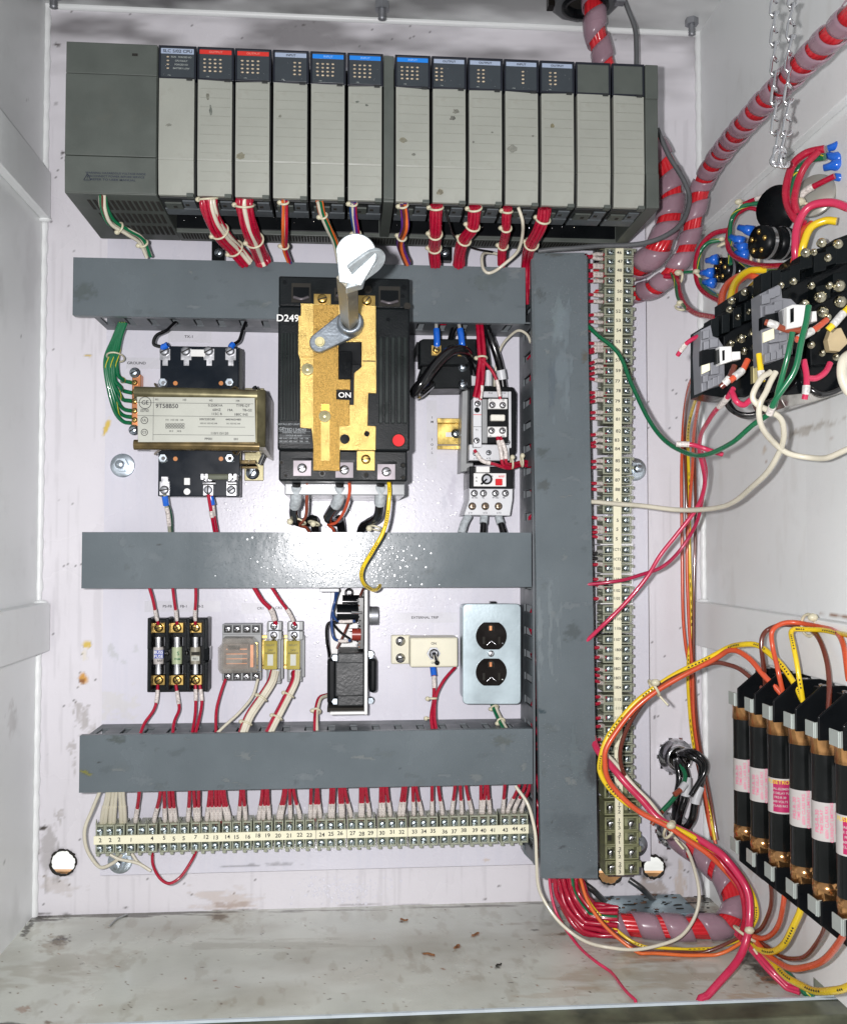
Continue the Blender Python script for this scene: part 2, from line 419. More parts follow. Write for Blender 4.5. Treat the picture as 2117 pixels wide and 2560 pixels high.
def spiral(p, Rr, pitch, wid, parent, name='spiral_wrap'):
    Tt, N, B = frames(p); L = [0.]
    for i in range(1, len(p)): L.append(L[-1]+(p[i]-p[i-1]).length)
    def at(s):
        s = max(0, min(L[-1]-1e-6, s)); i = 0
        lo, hi = 0, len(L)-1
        while hi-lo > 1:
            m = (lo+hi)//2
            if L[m] <= s: lo = m
            else: hi = m
        u = (s-L[lo])/max(1e-9, L[hi]-L[lo])
        return p[lo].lerp(p[hi], u), N[lo].lerp(N[hi], u), B[lo].lerp(B[hi], u)
    mb = MB(); nt = int(L[-1]/pitch*22); vs = []; ph = random.uniform(0, 6)
    for j in range(nt+1):
        s0 = L[-1]*j/nt; an = 2*math.pi*s0/pitch+.55*math.sin(s0*38+ph)+.3*math.sin(s0*91)
        for k in range(5):
            c, n, b = at(s0+(k/4-.5)*wid)
            bul = Rr*(1.0+.05*math.sin(math.pi*k/4)+.03*math.sin(s0*140+an))
            vs.append(c+(n*math.cos(an)+b*math.sin(an))*bul)
    mb.add(vs, [(j*5+k, j*5+k+1, (j+1)*5+k+1, (j+1)*5+k) for j in range(nt) for k in range(4)], wrapm, True)
    return part(name, mb, parent, solid=.0009)
# ---------------------------------------------------------------- stained sheets
rng = np.random.RandomState(3)
def vnoise(u, v, seed=0):
    r = np.random.RandomState(seed); g = r.rand(256, 256)
    iu, iv = np.floor(u).astype(int), np.floor(v).astype(int); fu, fv = u-iu, v-iv
    fu = fu*fu*(3-2*fu); fv = fv*fv*(3-2*fv)
    a = g[iu % 256, iv % 256]; b = g[(iu+1) % 256, iv % 256]; c = g[iu % 256, (iv+1) % 256]; d = g[(iu+1) % 256, (iv+1) % 256]
    return (a*(1-fu)+b*fu)*(1-fv)+(c*(1-fu)+d*fu)*fv
def fbm(u, v, seed=0, o=4):
    s = 0; a = .5; t = 0
    for k in range(o): s = s+a*vnoise(u*2**k, v*2**k, seed+k*7); t += a; a *= .55
    return s/t
def sheet(name, o, eu, ev, nu, nv, mat, stains=(), holes=(), normal_flip=False, base=None):
    """a finely divided wall sheet o + u*eu + v*ev with stains kept in a colour attribute; holes: (centre, radius)"""
    o = np.array(o); eu = np.array(eu); ev = np.array(ev)
    U, V = np.meshgrid(np.linspace(0, 1, nu+1), np.linspace(0, 1, nv+1))
    co = o+U[..., None]*eu+V[..., None]*ev
    keep = np.ones((nv, nu), bool)
    for c, r in holes:
        c = np.array(c); d = co-c; dist = np.sqrt((d**2).sum(-1)); cell = np.linalg.norm(eu)/nu
        th_ = np.arctan2(d[..., 2], d[..., 0]); jag = r*(1+.018*np.sin(th_*5+c[0]*40)+.014*np.sin(th_*11+1)+.010*np.sin(th_*23+2))
        near = np.abs(dist-jag) < cell*.75
        co[near] = (c+d/dist[..., None]*jag[..., None])[near]
        ins = (dist < jag-cell*.1) | near
        deep = dist < jag-cell*.1
        allin = ins[:-1, :-1] & ins[1:, :-1] & ins[:-1, 1:] & ins[1:, 1:]
        anyd = deep[:-1, :-1] | deep[1:, :-1] | deep[:-1, 1:] | deep[1:, 1:]
        cen = (co[:-1, :-1]+co[1:, 1:])/2-c
        cd = np.sqrt((cen**2).sum(-1))
        keep &= ~(allin & anyd | (cd < r*.9))
    PX, PY = proj(co[..., 0], co[..., 1], co[..., 2])
    col = np.zeros(co.shape[:2]+(4,), np.float32)
    if base is not None: base(PX, PY, U, V, col)
    for st in stains:
        x, y, rx, ry, an, rgb, am, ns = st
        ca, sa = math.cos(an), math.sin(an); dx, dy = PX-x, PY-y
        a = (dx*ca+dy*sa)/rx; b = (-dx*sa+dy*ca)/ry
        d = np.sqrt(a*a+b*b); nz = fbm(PX/max(4, rx*.35)+x, PY/max(4, ry*.35)+y, int(x) % 97)
        m = np.clip((1.0-d+ns*(nz-.5)*2)*2.2, 0, 1)*am
        m = np.where(d > 2.2, 0, m)
        a0 = col[..., 3]; na = a0+m*(1-a0)
        wgt = np.where(na > 1e-4, m/np.maximum(na, 1e-4), 0)
        for c in range(3): col[..., c] = col[..., c]*(1-wgt)+rgb[c]*wgt
        col[..., 3] = na
    idx = np.arange((nu+1)*(nv+1)).reshape(nv+1, nu+1)
    q = np.stack([idx[:-1, :-1], idx[:-1, 1:], idx[1:, 1:], idx[1:, :-1]], -1)[keep]
    if normal_flip: q = q[:, ::-1]
    loc = co.reshape(-1, 3).mean(0)
    me = bpy.data.meshes.new(name); me.from_pydata((co.reshape(-1, 3)-loc).tolist(), [], q.tolist())
    at = me.color_attributes.new('stain', 'FLOAT_COLOR', 'POINT'); at.data.foreach_set('color', col.reshape(-1))
    me.materials.append(mat); me.polygons.foreach_set('use_smooth', [True]*len(q)); me.update()
    ob = bpy.data.objects.new(name, me); ob.location = loc.tolist(); COL.objects.link(ob)
    return ob
# ================================================================ the enclosure
DK = (.030, .022, .014); RU = (.24, .085, .02); YE = (.66, .46, .03); GR = (.30, .27, .24); BR = (.14, .075, .03); SO = (.05, .045, .045)
def wallbase(PX, PY, U, V, col):
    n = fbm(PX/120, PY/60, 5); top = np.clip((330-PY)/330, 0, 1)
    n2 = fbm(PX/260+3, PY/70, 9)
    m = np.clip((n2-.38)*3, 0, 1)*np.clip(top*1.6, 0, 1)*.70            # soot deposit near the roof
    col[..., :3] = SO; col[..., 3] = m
    sp = vnoise(PX/5, PY/5, 21); k = (sp > .955) & (vnoise(PX/170, PY/170, 4) > .52)
    col[..., 3] = np.where(k, .85, col[..., 3])
    st = fbm(PX/9, PY/260, 15); col[..., 3] = np.maximum(col[..., 3], np.clip((st-.62)*1.4, 0, .10)*(PY > 300))
back_stains = [
    (760, 1035, 1, 1, 0, YE, 0, 0), (218, 1612, 14, 12, 0, YE, .9, .5), (212, 1640, 9, 16, 0, (.7, .62, .35), .35, .6), (209, 1698, 14, 17, 0, (.62, .30, .03), .95, .4), (206, 1704, 8, 8, 0, RU, .9, .5),
    (220, 889, 11, 4, .1, YE, .9, .4), (268, 1068, 8, 26, .35, YE, .9, .7), (212, 1800, 20, 42, -.4, GR, .55, 1.3), (182, 1868, 12, 16, 0, GR, .5, 1.2), (187, 1905, 4, 30, 0, GR, .5, 1.2),
    (108, 2070, 14, 6, -.3, DK, .95, .6), (122, 2130, 30, 75, 0, (.22, .20, .18), .5, 1.0), (150, 2215, 50, 20, .2, (.35, .28, .2), .3, 1.2), (158, 2156, 39, 39, 0, DK, .8, .3),
    (560, 2245, 90, 25, 0, (.45, .33, .22), .35, 1.3), (590, 2262, 60, 8, 0, (.3, .2, .14), .5, 1.2), (150, 2040, 12, 16, 0, GR, .5, 1.3), (315, 2270, 7, 3, 0, DK, .8, .5),
    (100, 2285, 80, 4, 0, DK, .8, 1.2), (600, 2276, 70, 3, 0, DK, .7, 1.2), (1000, 2262, 200, 2, 0, DK, .45, 1.5),
    (1633, 2167, 40, 42, 0, DK, .75, .6), (1630, 2215, 40, 25, .2, (.25, .16, .08), .5, 1.3), (1524, 2180, 40, 40, 0, DK, .9, .6), (1700, 2210, 14, 70, 0, (.5, .36, .22), .45, 1.0),
    (1600, 2250, 150, 14, 0, DK, .8, 1.6), (1605, 1720, 10, 30, 0, GR, .35, 1.2), (140, 110, 5, 4, 0, DK, .9, .2), (147, 113, 5, 5, 0, DK, .9, .2), (157, 382, 6, 6, 0, DK, .95, .2), (125, 155, 4, 4, 0, DK, .9, .2), (141, 259, 4, 4, 0, DK, .9, .2),
    (135, 330, 3, 3, 0, DK, .9, .2), (1810, 300, 1, 1, 0, DK, 0, 0)]
for i in range(46):
    x, y = random.uniform(110, 1740), random.choice([random.uniform(20, 105), random.uniform(2195, 2262), random.uniform(2195, 2262)])
    back_stains.append((x, y, random.uniform(1.5, 5), random.uniform(1.2, 2.6), random.uniform(-.4, .4), DK, .8, .5))
for i in range(30):
    back_stains.append((random.uniform(105, 250), random.uniform(250, 2250), random.uniform(1.2, 2.6), random.uniform(1.2, 2.6), 0, DK, .7, .3))
mmp = (DW)/F
HL = [(P(159, 2156, 0), 29*mmp), (P(1633, 2167, 0), 27*mmp), (P(1524, 2180, 0), 30*mmp)]
bw = sheet('back_wall', (XL, 0, ZB), (XR-XL, 0, 0), (0, 0, ZT-ZB), 360, 500, white_paint, back_stains, [(tuple(c), r) for c, r in HL], base=wallbase)
bw['kind'] = 'structure'
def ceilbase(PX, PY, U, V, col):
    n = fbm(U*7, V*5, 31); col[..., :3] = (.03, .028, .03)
    col[..., 3] = np.clip((n-.25)*2.6, 0, 1)*.88*np.clip(1.35-U*1.0, .35, 1)  # soot smudges, deepened and spread to carry the vignette in the colour
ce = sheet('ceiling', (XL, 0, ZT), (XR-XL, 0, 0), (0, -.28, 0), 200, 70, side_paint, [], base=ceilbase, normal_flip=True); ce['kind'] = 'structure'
def floorbase(PX, PY, U, V, col):
    n = fbm(U*9, V*5, 41); n2 = fbm(U*60, V*8, 43); col[..., :3] = (.30, .26, .19)
    col[..., 3] = np.clip((n-.42)*2.2, 0, 1)*.55+np.clip((n2-.62)*3, 0, .3)
    sp = vnoise(PX/7, PY/4, 25); k = (sp > .968); col[..., 3] = np.where(k, .85, col[..., 3])
    col[..., :3] = np.where(k[..., None], np.array((.10, .06, .03)), col[..., :3])
fs = [(150, 2352, 28, 14, -.2, DK, .95, .7), (132, 2362, 40, 22, -.2, (.22, .17, .1), .5, .8), (547, 2293, 22, 9, 0, DK, .95, .6), (547, 2293, 38, 15, 0, (.25, .2, .13), .55, .7), (60, 2523, 20, 10, -.2, RU, .55, .8),
      (110, 2300, 90, 5, -.05, DK, .8, 1.0), (70, 2320, 30, 8, -1.0, DK, .8, 1.0), (100, 2292, 40, 8, 0, DK, .9, .8), (1188, 2338, 16, 4, -.35, RU, .9, .5), (1142, 2368, 13, 5, -.4, RU, .9, .5), (1075, 2388, 20, 3, .2, RU, .85, .6), (1060, 2384, 7, 4, 0, BR, .9, .5),
      (1106, 2422, 7, 3, .3, RU, .8, .4), (1245, 2415, 10, 5, -.6, DK, .8, .8), (1335, 2325, 12, 3, 0, DK, .8, .6), (1405, 2335, 16, 5, -.1, BR, .8, .6), (1168, 2265, 9, 3, 0, DK, .85, .5), (1010, 2302, 14, 3, 0, BR, .85, .6), (1600, 2248, 190, 18, 0, DK, .95, 1.3), (400, 2284, 300, 7, -.02, DK, .75, 1.5), (1100, 2268, 350, 4, -.03, DK, .6, 1.6), (150, 2420, 150, 40, -.2, (.35, .31, .24), .4, 1.2), (1600, 2440, 220, 30, 0, (.35, .28, .18), .4, 1.3),
      (1720, 2262, 60, 24, 0, BR, .9, 1.4), (1480, 2250, 60, 16, 0, BR, .7, 1.4), (1650, 2380, 190, 26, 0, (.30, .22, .13), .6, 1.2), (1925, 2440, 34, 30, .6, RU, .95, 1.0), (1905, 2425, 40, 20, .6, DK, .8, 1.2), (1650, 2300, 260, 50, 0, (.25, .18, .12), .55, 1.4),
      (1880, 2490, 60, 12, 0, (.4, .26, .14), .5, 1.3), (1870, 2400, 40, 20, .5, DK, .7, 1.2), (700, 2360, 240, 14, 0, (.34, .33, .27), .45, 1.2), (1450, 2480, 160, 10, -.1, (.4, .3, .2), .3, 1.3), (0, 2560, 60, 6, 0, DK, .8, .6), (120, 2556, 12, 5, 0, BR, .8, .5)]
for i in range(110):
    fs.append((random.uniform(20, 1950), random.uniform(2290, 2530), random.uniform(2, 8), random.uniform(.8, 2.2), random.uniform(-.5, .4), random.choice([DK, BR, RU, SO]), .85, .6))
FD = .252
fl_ = sheet('floor', (XL, 0, ZB), (XR-XL, 0, 0), (0, -FD, 0), 420, 150, floor_paint, fs, base=floorbase); fl_['kind'] = 'structure'
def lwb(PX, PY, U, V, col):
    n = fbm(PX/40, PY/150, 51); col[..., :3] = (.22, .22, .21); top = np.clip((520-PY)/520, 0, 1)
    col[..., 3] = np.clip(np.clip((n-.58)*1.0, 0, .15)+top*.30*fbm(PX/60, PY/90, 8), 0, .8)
ls = [(52, 842, 4, 3, 0, DK, .8, .3), (70, 250, 3, 3, 0, DK, .8, .3), (30, 1800, 12, 40, 0, GR, .3, 1.2), (12, 2155, 6, 3, 0, DK, .5, .5), (70, 2330, 30, 12, -1.0, DK, .9, 1.0), (45, 2360, 20, 6, -1.0, DK, .7, 1.0)]
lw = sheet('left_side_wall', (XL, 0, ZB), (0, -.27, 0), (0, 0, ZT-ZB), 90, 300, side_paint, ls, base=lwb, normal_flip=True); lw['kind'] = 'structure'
def rwb(PX, PY, U, V, col):
    n = fbm(PX/30, PY/200, 61); col[..., :3] = (.42, .38, .32)
    col[..., 3] = np.clip((n-.62)*1.2, 0, .12)
rs = [(2000, 1080, 60, 12, -.35, (.4, .36, .3), .6, 1.0), (2050, 1065, 70, 6, -.3, (.3, .26, .2), .5, 1.0), (2080, 1092, 30, 3, -.3, RU, .5, .8), (1910, 1125, 8, 10, 0, (.5, .35, .2), .5, .8), (1915, 1155, 5, 4, 0, RU, .5, .5), (1985, 1005, 8, 4, 0, BR, .5, .8),
      (1765, 1470, 1, 1, 0, BR, 0, 0), (1930, 2440, 30, 40, .8, BR, .85, 1.2), (1880, 2370, 50, 14, .8, DK, .7, 1.3), (1880, 2165, 14, 30, 0, (.5, .42, .32), .4, 1.0), (2090, 1541, 50, 4, .12, RU, .9, .6)]
rw = sheet('right_side_wall', (XR, 0, ZB-.004), (0, -.2525, 0), (0, 0, ZT-ZB+.004), 90, 340, side_paint, rs, base=rwb); rw['kind'] = 'structure'
rw = sheet('right_front_wall', (XR, -.2525, ZB+.018), (0, -.31, 0), (0, 0, ZT-ZB-.018), 110, 340, side_paint, rs, base=rwb); rw['kind'] = 'structure'
# soft rounded weld fillets in the corners
mb = MB()
for x in (XL, XR):
    q = []
    for i in range(160):
        z = ZB+(ZT-ZB)*i/159; q.append(Vector((x+(.0012 if x < 0 else -.0012), -.0012, z)))
    T_, N_, B_ = frames(q); vs = []
    for i, c in enumerate(q):
        rr = .0036+.0007*math.sin(i*1.7)+.0006*random.random()
        for k in range(10):
            t = 2*math.pi*k/10; vs.append(c+(N_[i]*math.cos(t)+B_[i]*math.sin(t))*rr)
    mb.add(vs, [(i*10+k, i*10+(k+1) % 10, (i+1)*10+(k+1) % 10, (i+1)*10+k) for i in range(159) for k in range(10)], side_plain, True)
mb.tube([Vector((XL, -.001, ZT-.001)), Vector((XR, -.001, ZT-.001))], .004, side_plain, 10)
struct('corner_weld', mb)
mb = MB()
for c, r in HL:                              # burnt rims of the holes cut by torch
    q = [Vector((c.x+r*1.03*(1+.05*random.uniform(-1, 1))*math.cos(2*math.pi*i/40), -.0004, c.z+r*1.03*(1+.05*random.uniform(-1, 1))*math.sin(2*math.pi*i/40))) for i in range(41)]
    q[-1] = q[0]; Tq, Nq, Bq = frames(q); vs = []
    for i, v in enumerate(q):
        rr = random.uniform(.0006, .0019) if i < 40 else 0
        if i == 40: vs += vs[:6]; break
        for k in range(6): vs.append(v+Nq[i]*math.cos(k*math.pi/3)*rr+Bq[i]*math.sin(k*math.pi/3)*rr)
    mb.add(vs, [(i*6+k, i*6+(k+1) % 6, (i+1)*6+(k+1) % 6, (i+1)*6+k) for i in range(40) for k in range(6)], soot_recess_black, True)
struct('burnt_hole_rim', mb)
# outside the enclosure
mb = MB(); mb.box(XL-.15, XR+.42, -FD-.030, -FD+.05, ZB-.05, ZB-.0018, oldol); struct('front_sill', mb, .002)
mb = MB(); mb.box(XL, XR+.42, -FD-.0018, -FD+.001, ZB-.0015, ZB+.0008, M('sill_edge', (.55, .62, .66), .3, var=.1)); struct('sill_edge', mb)
mb = MB(); mb.box(-6, 6, -5, 6, ZB-.90, ZB-.88, outm); struct('ground', mb)
mb = MB(); mb.hexa([(-1.2, .62, -1.2), (1.2, .62, -1.2), (1.2, .62, -.592), (-1.2, .62, -.524), (-1.2, .632, -1.2), (1.2, .632, -1.2), (1.2, .632, -.592), (-1.2, .632, -.524)], M('timber_box', (.50, .26, .10), .7, var=.4, vs=9)); solo('timber_box', mb, 'brown timber outside, seen through the cut holes in the back wall', 'timber')
# horizontal stiffener bars on the side walls
def bar(x, xw, py0, py1, pe, d1, lab, wallx):
    t = P(pe, py0, .010); b = P(pe, py1, .010)
    mb = MB(); mb.box(x, xw, -d1, -.010, b.z, t.z, side_plain)
    mb.ball((x*.4+xw*.6, -.012, (t.z if py0 > 1370 else b.z)), .005, side_plain, 10, (1.6, 1, .7))
    return solo('stiffener_bar', mb, lab, 'metal bar', bev=.0016)
bar(P(128, 500, .01).x, XL+.0004, 433, 549, 128, .26, 'white steel bar on the left side wall beside the rack', XL)
bar(P(126, 1560, .01).x, XL+.0004, 1507, 1627, 126, .26, 'white steel bar low on the left side wall, beside the grey middle duct', XL)
bar(P(1738, 1560, .01).x, XR-.0004, 1504, 1613, 1738, .55, 'white rust-edged steel bar on the right side wall above the black fuses', XR)
bar(P(1738, 520, .01).x, XR-.0004, 470, 580, 1738, .55, 'white steel bar on the right side wall behind the hanging chain', XR)
# hanging ceiling bolts
def cbolt(px, py, d, lab, s=1.):
    p = P(px, py, d); p.z = ZT
    t = T('ceiling_bolt', lab, 'bolt', p, 'bolts through the ceiling')
    part('hex_head', MB().cyl((p.x, p.y, p.z-.0002), (0, 0, -1), .0075*s, .007*s, dsteel, 6, smooth=False), t)
    part('threaded_end', MB().lathe((p.x, p.y, p.z), (0, 0, -1), [(.006, .0042*s)]+[(.008+.0015*i, (.0040 if i % 2 else .0034)*s) for i in range(8)]+[(.0205, .0001)], dsteel, 14), t)
cbolt(955, 22, .035, 'dark bolt hanging from the ceiling above the middle of the rack', 1.15)
cbolt(1728, 60, .030, 'dark bolt hanging from the ceiling near the right rear corner')
cbolt(135, -8, .030, 'dark bolt hanging from the ceiling at the left rear corner', 1.1)
# cable entry in the ceiling
c = P(1462, 0, .060); c.z = ZT
t = T('cable_entry', 'black round cable entry with grey lock ring in the ceiling', 'cable entry', c)
part('bushing', MB().lathe(c, (0, 0, -1), [(0, .026), (.010, .026), (.010, .020), (-.0, .019)], black, 30), t)
part('lock_ring', MB().lathe(c, (0, 0, -1), [(.0003, .037), (.006, .037), (.0075, .034), (.0075, .0262)], grayw, 12, smooth=False), t)
mb = MB(); mb.cyl((c.x, c.y, ZT-.0006), (0, 0, -1), .0245, .0003, soot_recess_black, 24); part('hole', mb, t)
mb = MB(); mb.box(c.x-.042, c.x-.035, c.y-.006, c.y+.006, ZT-.012, ZT-.0005, brownp); part('clamp_lug', mb, t)
mb = MB(); mb.box(c.x+.030, c.x+.040, c.y-.018, c.y-.008, ZT-.011, ZT-.0005, dsteel); part('clamp_lug', mb, t)
# mounting panel
pl = P(260, 1400, DPN).x; pr_ = P(1619, 1400, DPN).x; pb = P(900, 2172, DPN).z; pt = P(900, 170, DPN).z
def panbase(PX, PY, U, V, col):
    n = fbm(PX/14, PY/240, 71); col[..., :3] = (.52, .54, .64); col[..., 3] = np.clip((n-.58)*1.5, 0, .12)*(PY > 500)
pst = [(282, 1632, 10, 26, -.4, (.45, .47, .46), .5, .8), (310, 1655, 9, 9, 0, (.45, .47, .46), .4, .8), (340, 1620, 9, 16, 0, (.45, .47, .46), .4, .8), (290, 1760, 60, 40, -.3, (.6, .58, .45), .25, 1.3), (700, 2160, 60, 5, 0, DK, .35, 1.4), (600, 2165, 70, 3, 0, DK, .5, 1.3), (1215, 2150, 10, 5, 0, (.5, .35, .2), .5, .6),
       (268, 1066, 8, 24, .35, YE, .9, .7), (1130, 1230, 14, 60, 0, (.5, .48, .56), .5, 1.0), (1110, 1260, 8, 40, 0, (.48, .48, .55), .5, 1.0)]
pn = sheet('steel_backplate', (pl, -DPN, pb), (pr_-pl, 0, 0), (0, 0, pt-pb), 300, 430, panel_paint, pst, base=panbase)
pn['label'] = 'large white steel mounting panel behind the ducts and devices'; pn['category'] = 'panel'
mb = MB()
for a, b, c_, e in ((pl, pl+.0012, pb, pt), (pr_-.0012, pr_, pb, pt), (pl, pr_, pb, pb+.0012), (pl, pr_, pt-.0012, pt)):
    mb.box(a, b, -DPN+.0004, -.008, c_, e, panel_plain)
o = part('folded_edge', mb, pn, .0006)
# large panel nuts with washers
def pnut(px, py, d, lab, s=1.):
    p = P(px, py, d); t = T('panel_nut', lab, 'nut', p, 'nuts holding the mounting panel')
    part('washer', MB().lathe((p.x, -d, p.z), (0, -1, 0), [(0, .0128*s), (.0022, .0128*s), (.0026, .0122*s), (.0026, .006)], zinc, 28), t)
    part('hex_nut', MB().cyl((p.x, -d-.0026, p.z), (0, -1, 0), .0078*s, .007, zinc, 6, smooth=False), t, .0006)
    part('stud', MB().lathe((p.x, -d-.009, p.z), (0, -1, 0), [(0, .0045), (.009, .0045), (.0095, .004), (.0096, .0001)], zinc, 18), t)
pnut(308, 1164, DPN, 'large zinc nut and washer below the transformer, on the left of the panel')
pnut(302, 2152, DPN, 'large zinc nut and washer half hidden under the left end of the lower terminal row')
pnut(1585, 1174, DPN, 'large zinc nut and washer right of the tall terminal row, beside terminals 85 to 87')
pnut(1588, 2112, DPN, 'large zinc nut and washer behind the foot of the tall terminal row')
# ================================================================ controller rack
DR = .186
XA = P(163, 300, DR).x; XB = P(395, 300, DR).x; XE = P(1612, 300, DR).x; XF = P(1645, 300, DR).x
RZT = P(395, 111, DR).z; RZB = P(395, 487, DR).z; XD0 = P(958, 300, DR).x; XD1 = P(986, 300, DR).x
t = T('controller_rack', 'long grey control rack across the top of the enclosure, its slots filled with modules', 'rack', (0, -.055, RZB))
mb = MB(); mb.box(XA, XB-.0006, -DR+.002, -.050, RZB, RZT, rackg); psu = part('power_supply', mb, t, .0012)
mb = MB()
za, zb = P(300, 187, DR).z, P(300, 392, DR).z
mb.box(XA+.0004, XB-.0012, -DR, -DR+.003, za+.0003, RZT-.0004, rackg)
mb.box(XA+.0004, XB-.0012, -DR-.0006, -DR+.003, zb+.0004, za-.0003, rackg)
mb.hexa([(XA+.0004, -DR+.001, RZB+.001), (XB-.0012, -DR+.001, RZB+.001), (XB-.0012, -DR-.0008, zb-.0004), (XA+.0004, -DR-.0008, zb-.0004),
         (XA+.0004, -DR+.004, RZB+.001), (XB-.0012, -DR+.004, RZB+.001), (XB-.0012, -DR+.004, zb-.0004), (XA+.0004, -DR+.004, zb-.0004)], rackg)
part('front_cover', mb, psu, .0006)
mb = MB(); mb.box(P(331, 136, DR).x, P(345, 136, DR).x, -DR-.0004, -DR, P(338, 140, DR).z, P(338, 134, DR).z, soot_recess_black); part('indicator_window', mb, psu)
mb = MB()
dk = M('printed_navy', (.015, .022, .045), .5)
mb.text('WARNING: HAZARDOUS VOLTAGE INSIDE', 290, 434, DR+.0003, 5, dk, sx=1.05)
mb.text('DISCONNECT POWER BEFORE SERVICE', 290, 442, DR+.0003, 5, dk, sx=1.1)
mb.text('REFER TO USER MANUAL', 284, 450, DR+.0003, 5, dk, sx=1.35)
for a, b in (((210, 450), (219, 434)), ((219, 434), (228, 450)), ((210, 450), (228, 450))):
    p0, p1 = P(*a, DR+.0006), P(*b, DR+.0006); mb.tube([p0, p1], .0003, dk, 4)
mb.text('!', 219, 445, DR+.0003, 8, dk)
part('warning_print', mb, psu)
mb = MB()
for row, (d0, d1) in enumerate(((.168, .142), (.132, .106), (.096, .070))):
    n = 15 if row == 0 else 14
    for i in range(n):
        x = XA+.016+.0053*i+row*.002
        if x > XB-.004: break
        mb.box(x, x+.0030, -d0, -d1, RZB-.0004, RZB+.001, soot_recess_black)  # dark boxes on the underside stand in for shaded openings
part('vent_slots', mb, psu)
mb = MB(); mb.box(XB-.0004, XF, -.078, -.050, RZB, RZT, rackg); mb.box(XB-.0004, XF, -.150, -.078, RZT-.003, RZT, rackd)
mb.box(XB, XD0-.0004, -.0795, -.0783, RZB+.004, RZT-.004, black); mb.box(XD1+.0004, XE-.0004, -.0795, -.0783, RZB+.004, RZT-.004, black); mb.box(XB, XE, -.132, -.0797, RZB+.032, RZT-.004, black); part('chassis', mb, t, .0008)  # black sheets added inside to put the recess shade into colour
mb = MB(); mb.box(XE+.0003, XF, -DR+.001, -.078, RZB+.0003, RZT-.0003, rackg); mb.box(XE+.0003, XF, -DR-.0004, -DR+.003, P(1628, 247, DR).z, RZT-.0006, rackg)
mb.box(XE+.0003, XF, -DR-.0006, -DR+.003, RZB+.0006, P(1628, 434, DR).z-.0003, rackg); part('end_cap', mb, t, .0008)
mb = MB(); mb.box(XD0+.0004, XD1-.0004, -DR+.003, -.078, RZB+.0003, RZT-.0005, rackg); mb.box(XD0+.0004, XD1-.0004, -DR+.0012, -DR+.005, RZB+.003, P(970, 220, DR).z, rackg); part('centre_post', mb, t, .0006)
mb = MB()
for i in range(150):
    x = XB+.004+i*.0031
    if x > XE: break
    mb.box(x, x+.0016, -.075, -.058, RZB-.0004, RZB+.001, soot_recess_black)  # grille openings painted dark rather than cut
part('grille_slots', mb, t)
mb = MB()
for i in range(140):
    x = XB+.003+i*.0033+random.uniform(-.0004, .0004)
    if XD0-.002 < x < XD1 or x > XE-.002: continue
    mb.box(x, x+.0009, -.128, -.082, RZB+.020+random.uniform(0, .006), RZB+.033, rackd if i % 4 == 0 else black)
    if random.random() < .22: mb.ball((x, -.10-random.uniform(-.015, .02), RZB+.008), .0009, chrome, 6)
part('backplane_connectors', mb, t)
for px in (548, 1112, 1500):
    mb = MB(); c = P(px, 632, .034); mb.box(c.x-.007, c.x+.007, -.040, -.0284, c.z-.010, RZB+.02, black)
    mb.screw(px, 632, .040, 9, zinc, .003, washer=11, hexh=False)
    part('mounting_foot', mb, t)
edges = [(395, 490), (492, 584.5), (586.5, 678), (681, 772), (775, 865), (868, 958), (987, 1076.5), (1079, 1167), (1169.5, 1257.5), (1260, 1347.5), (1350, 1437), (1439.5, 1527.5), (1530, 1612)]
kinds = [('grey', 'SLC 5/02 CPU', 'cpu'), ('red', 'OUTPUT', (0, 4)), ('red', 'OUTPUT', (0, 4)), ('grey', 'INPUT', (2.75, 2)), ('blue', 'INPUT', (0, 4)), ('blue', 'INPUT', (0, 4)), ('blue', 'INPUT', (0, 4)),
         ('grey', 'OUTPUT', (0, 2)), ('grey', 'OUTPUT', (.5, 2)), ('grey', 'INPUT', (2.4, 1)), ('grey', 'OUTPUT', (.5, 2)), (None, '', None), (None, '', None)]
labs = ['processor module with four status lights and printed legend, next to the power supply', 'red-banded module directly right of the processor module', 'red-banded module between the other red one and a grey-banded one',
        'grey-banded input module with two light columns at its right, left of the blue-banded pair', 'blue-banded module right of the grey-banded input module', 'blue-banded module directly left of the narrow centre post',
        'blue-banded module directly right of the narrow centre post', 'grey-banded output module directly right of the last blue-banded module', 'grey-banded output module between the single-column input module and another output module',
        'grey-banded input module with a single column of four lights', 'grey-banded output module beside the two blank modules', 'blank module without lights, beside a grey-banded output module', 'blank module without lights at the right end of the rack']
bands = {'grey': grey_b, 'red': red_b, 'blue': blue_b}
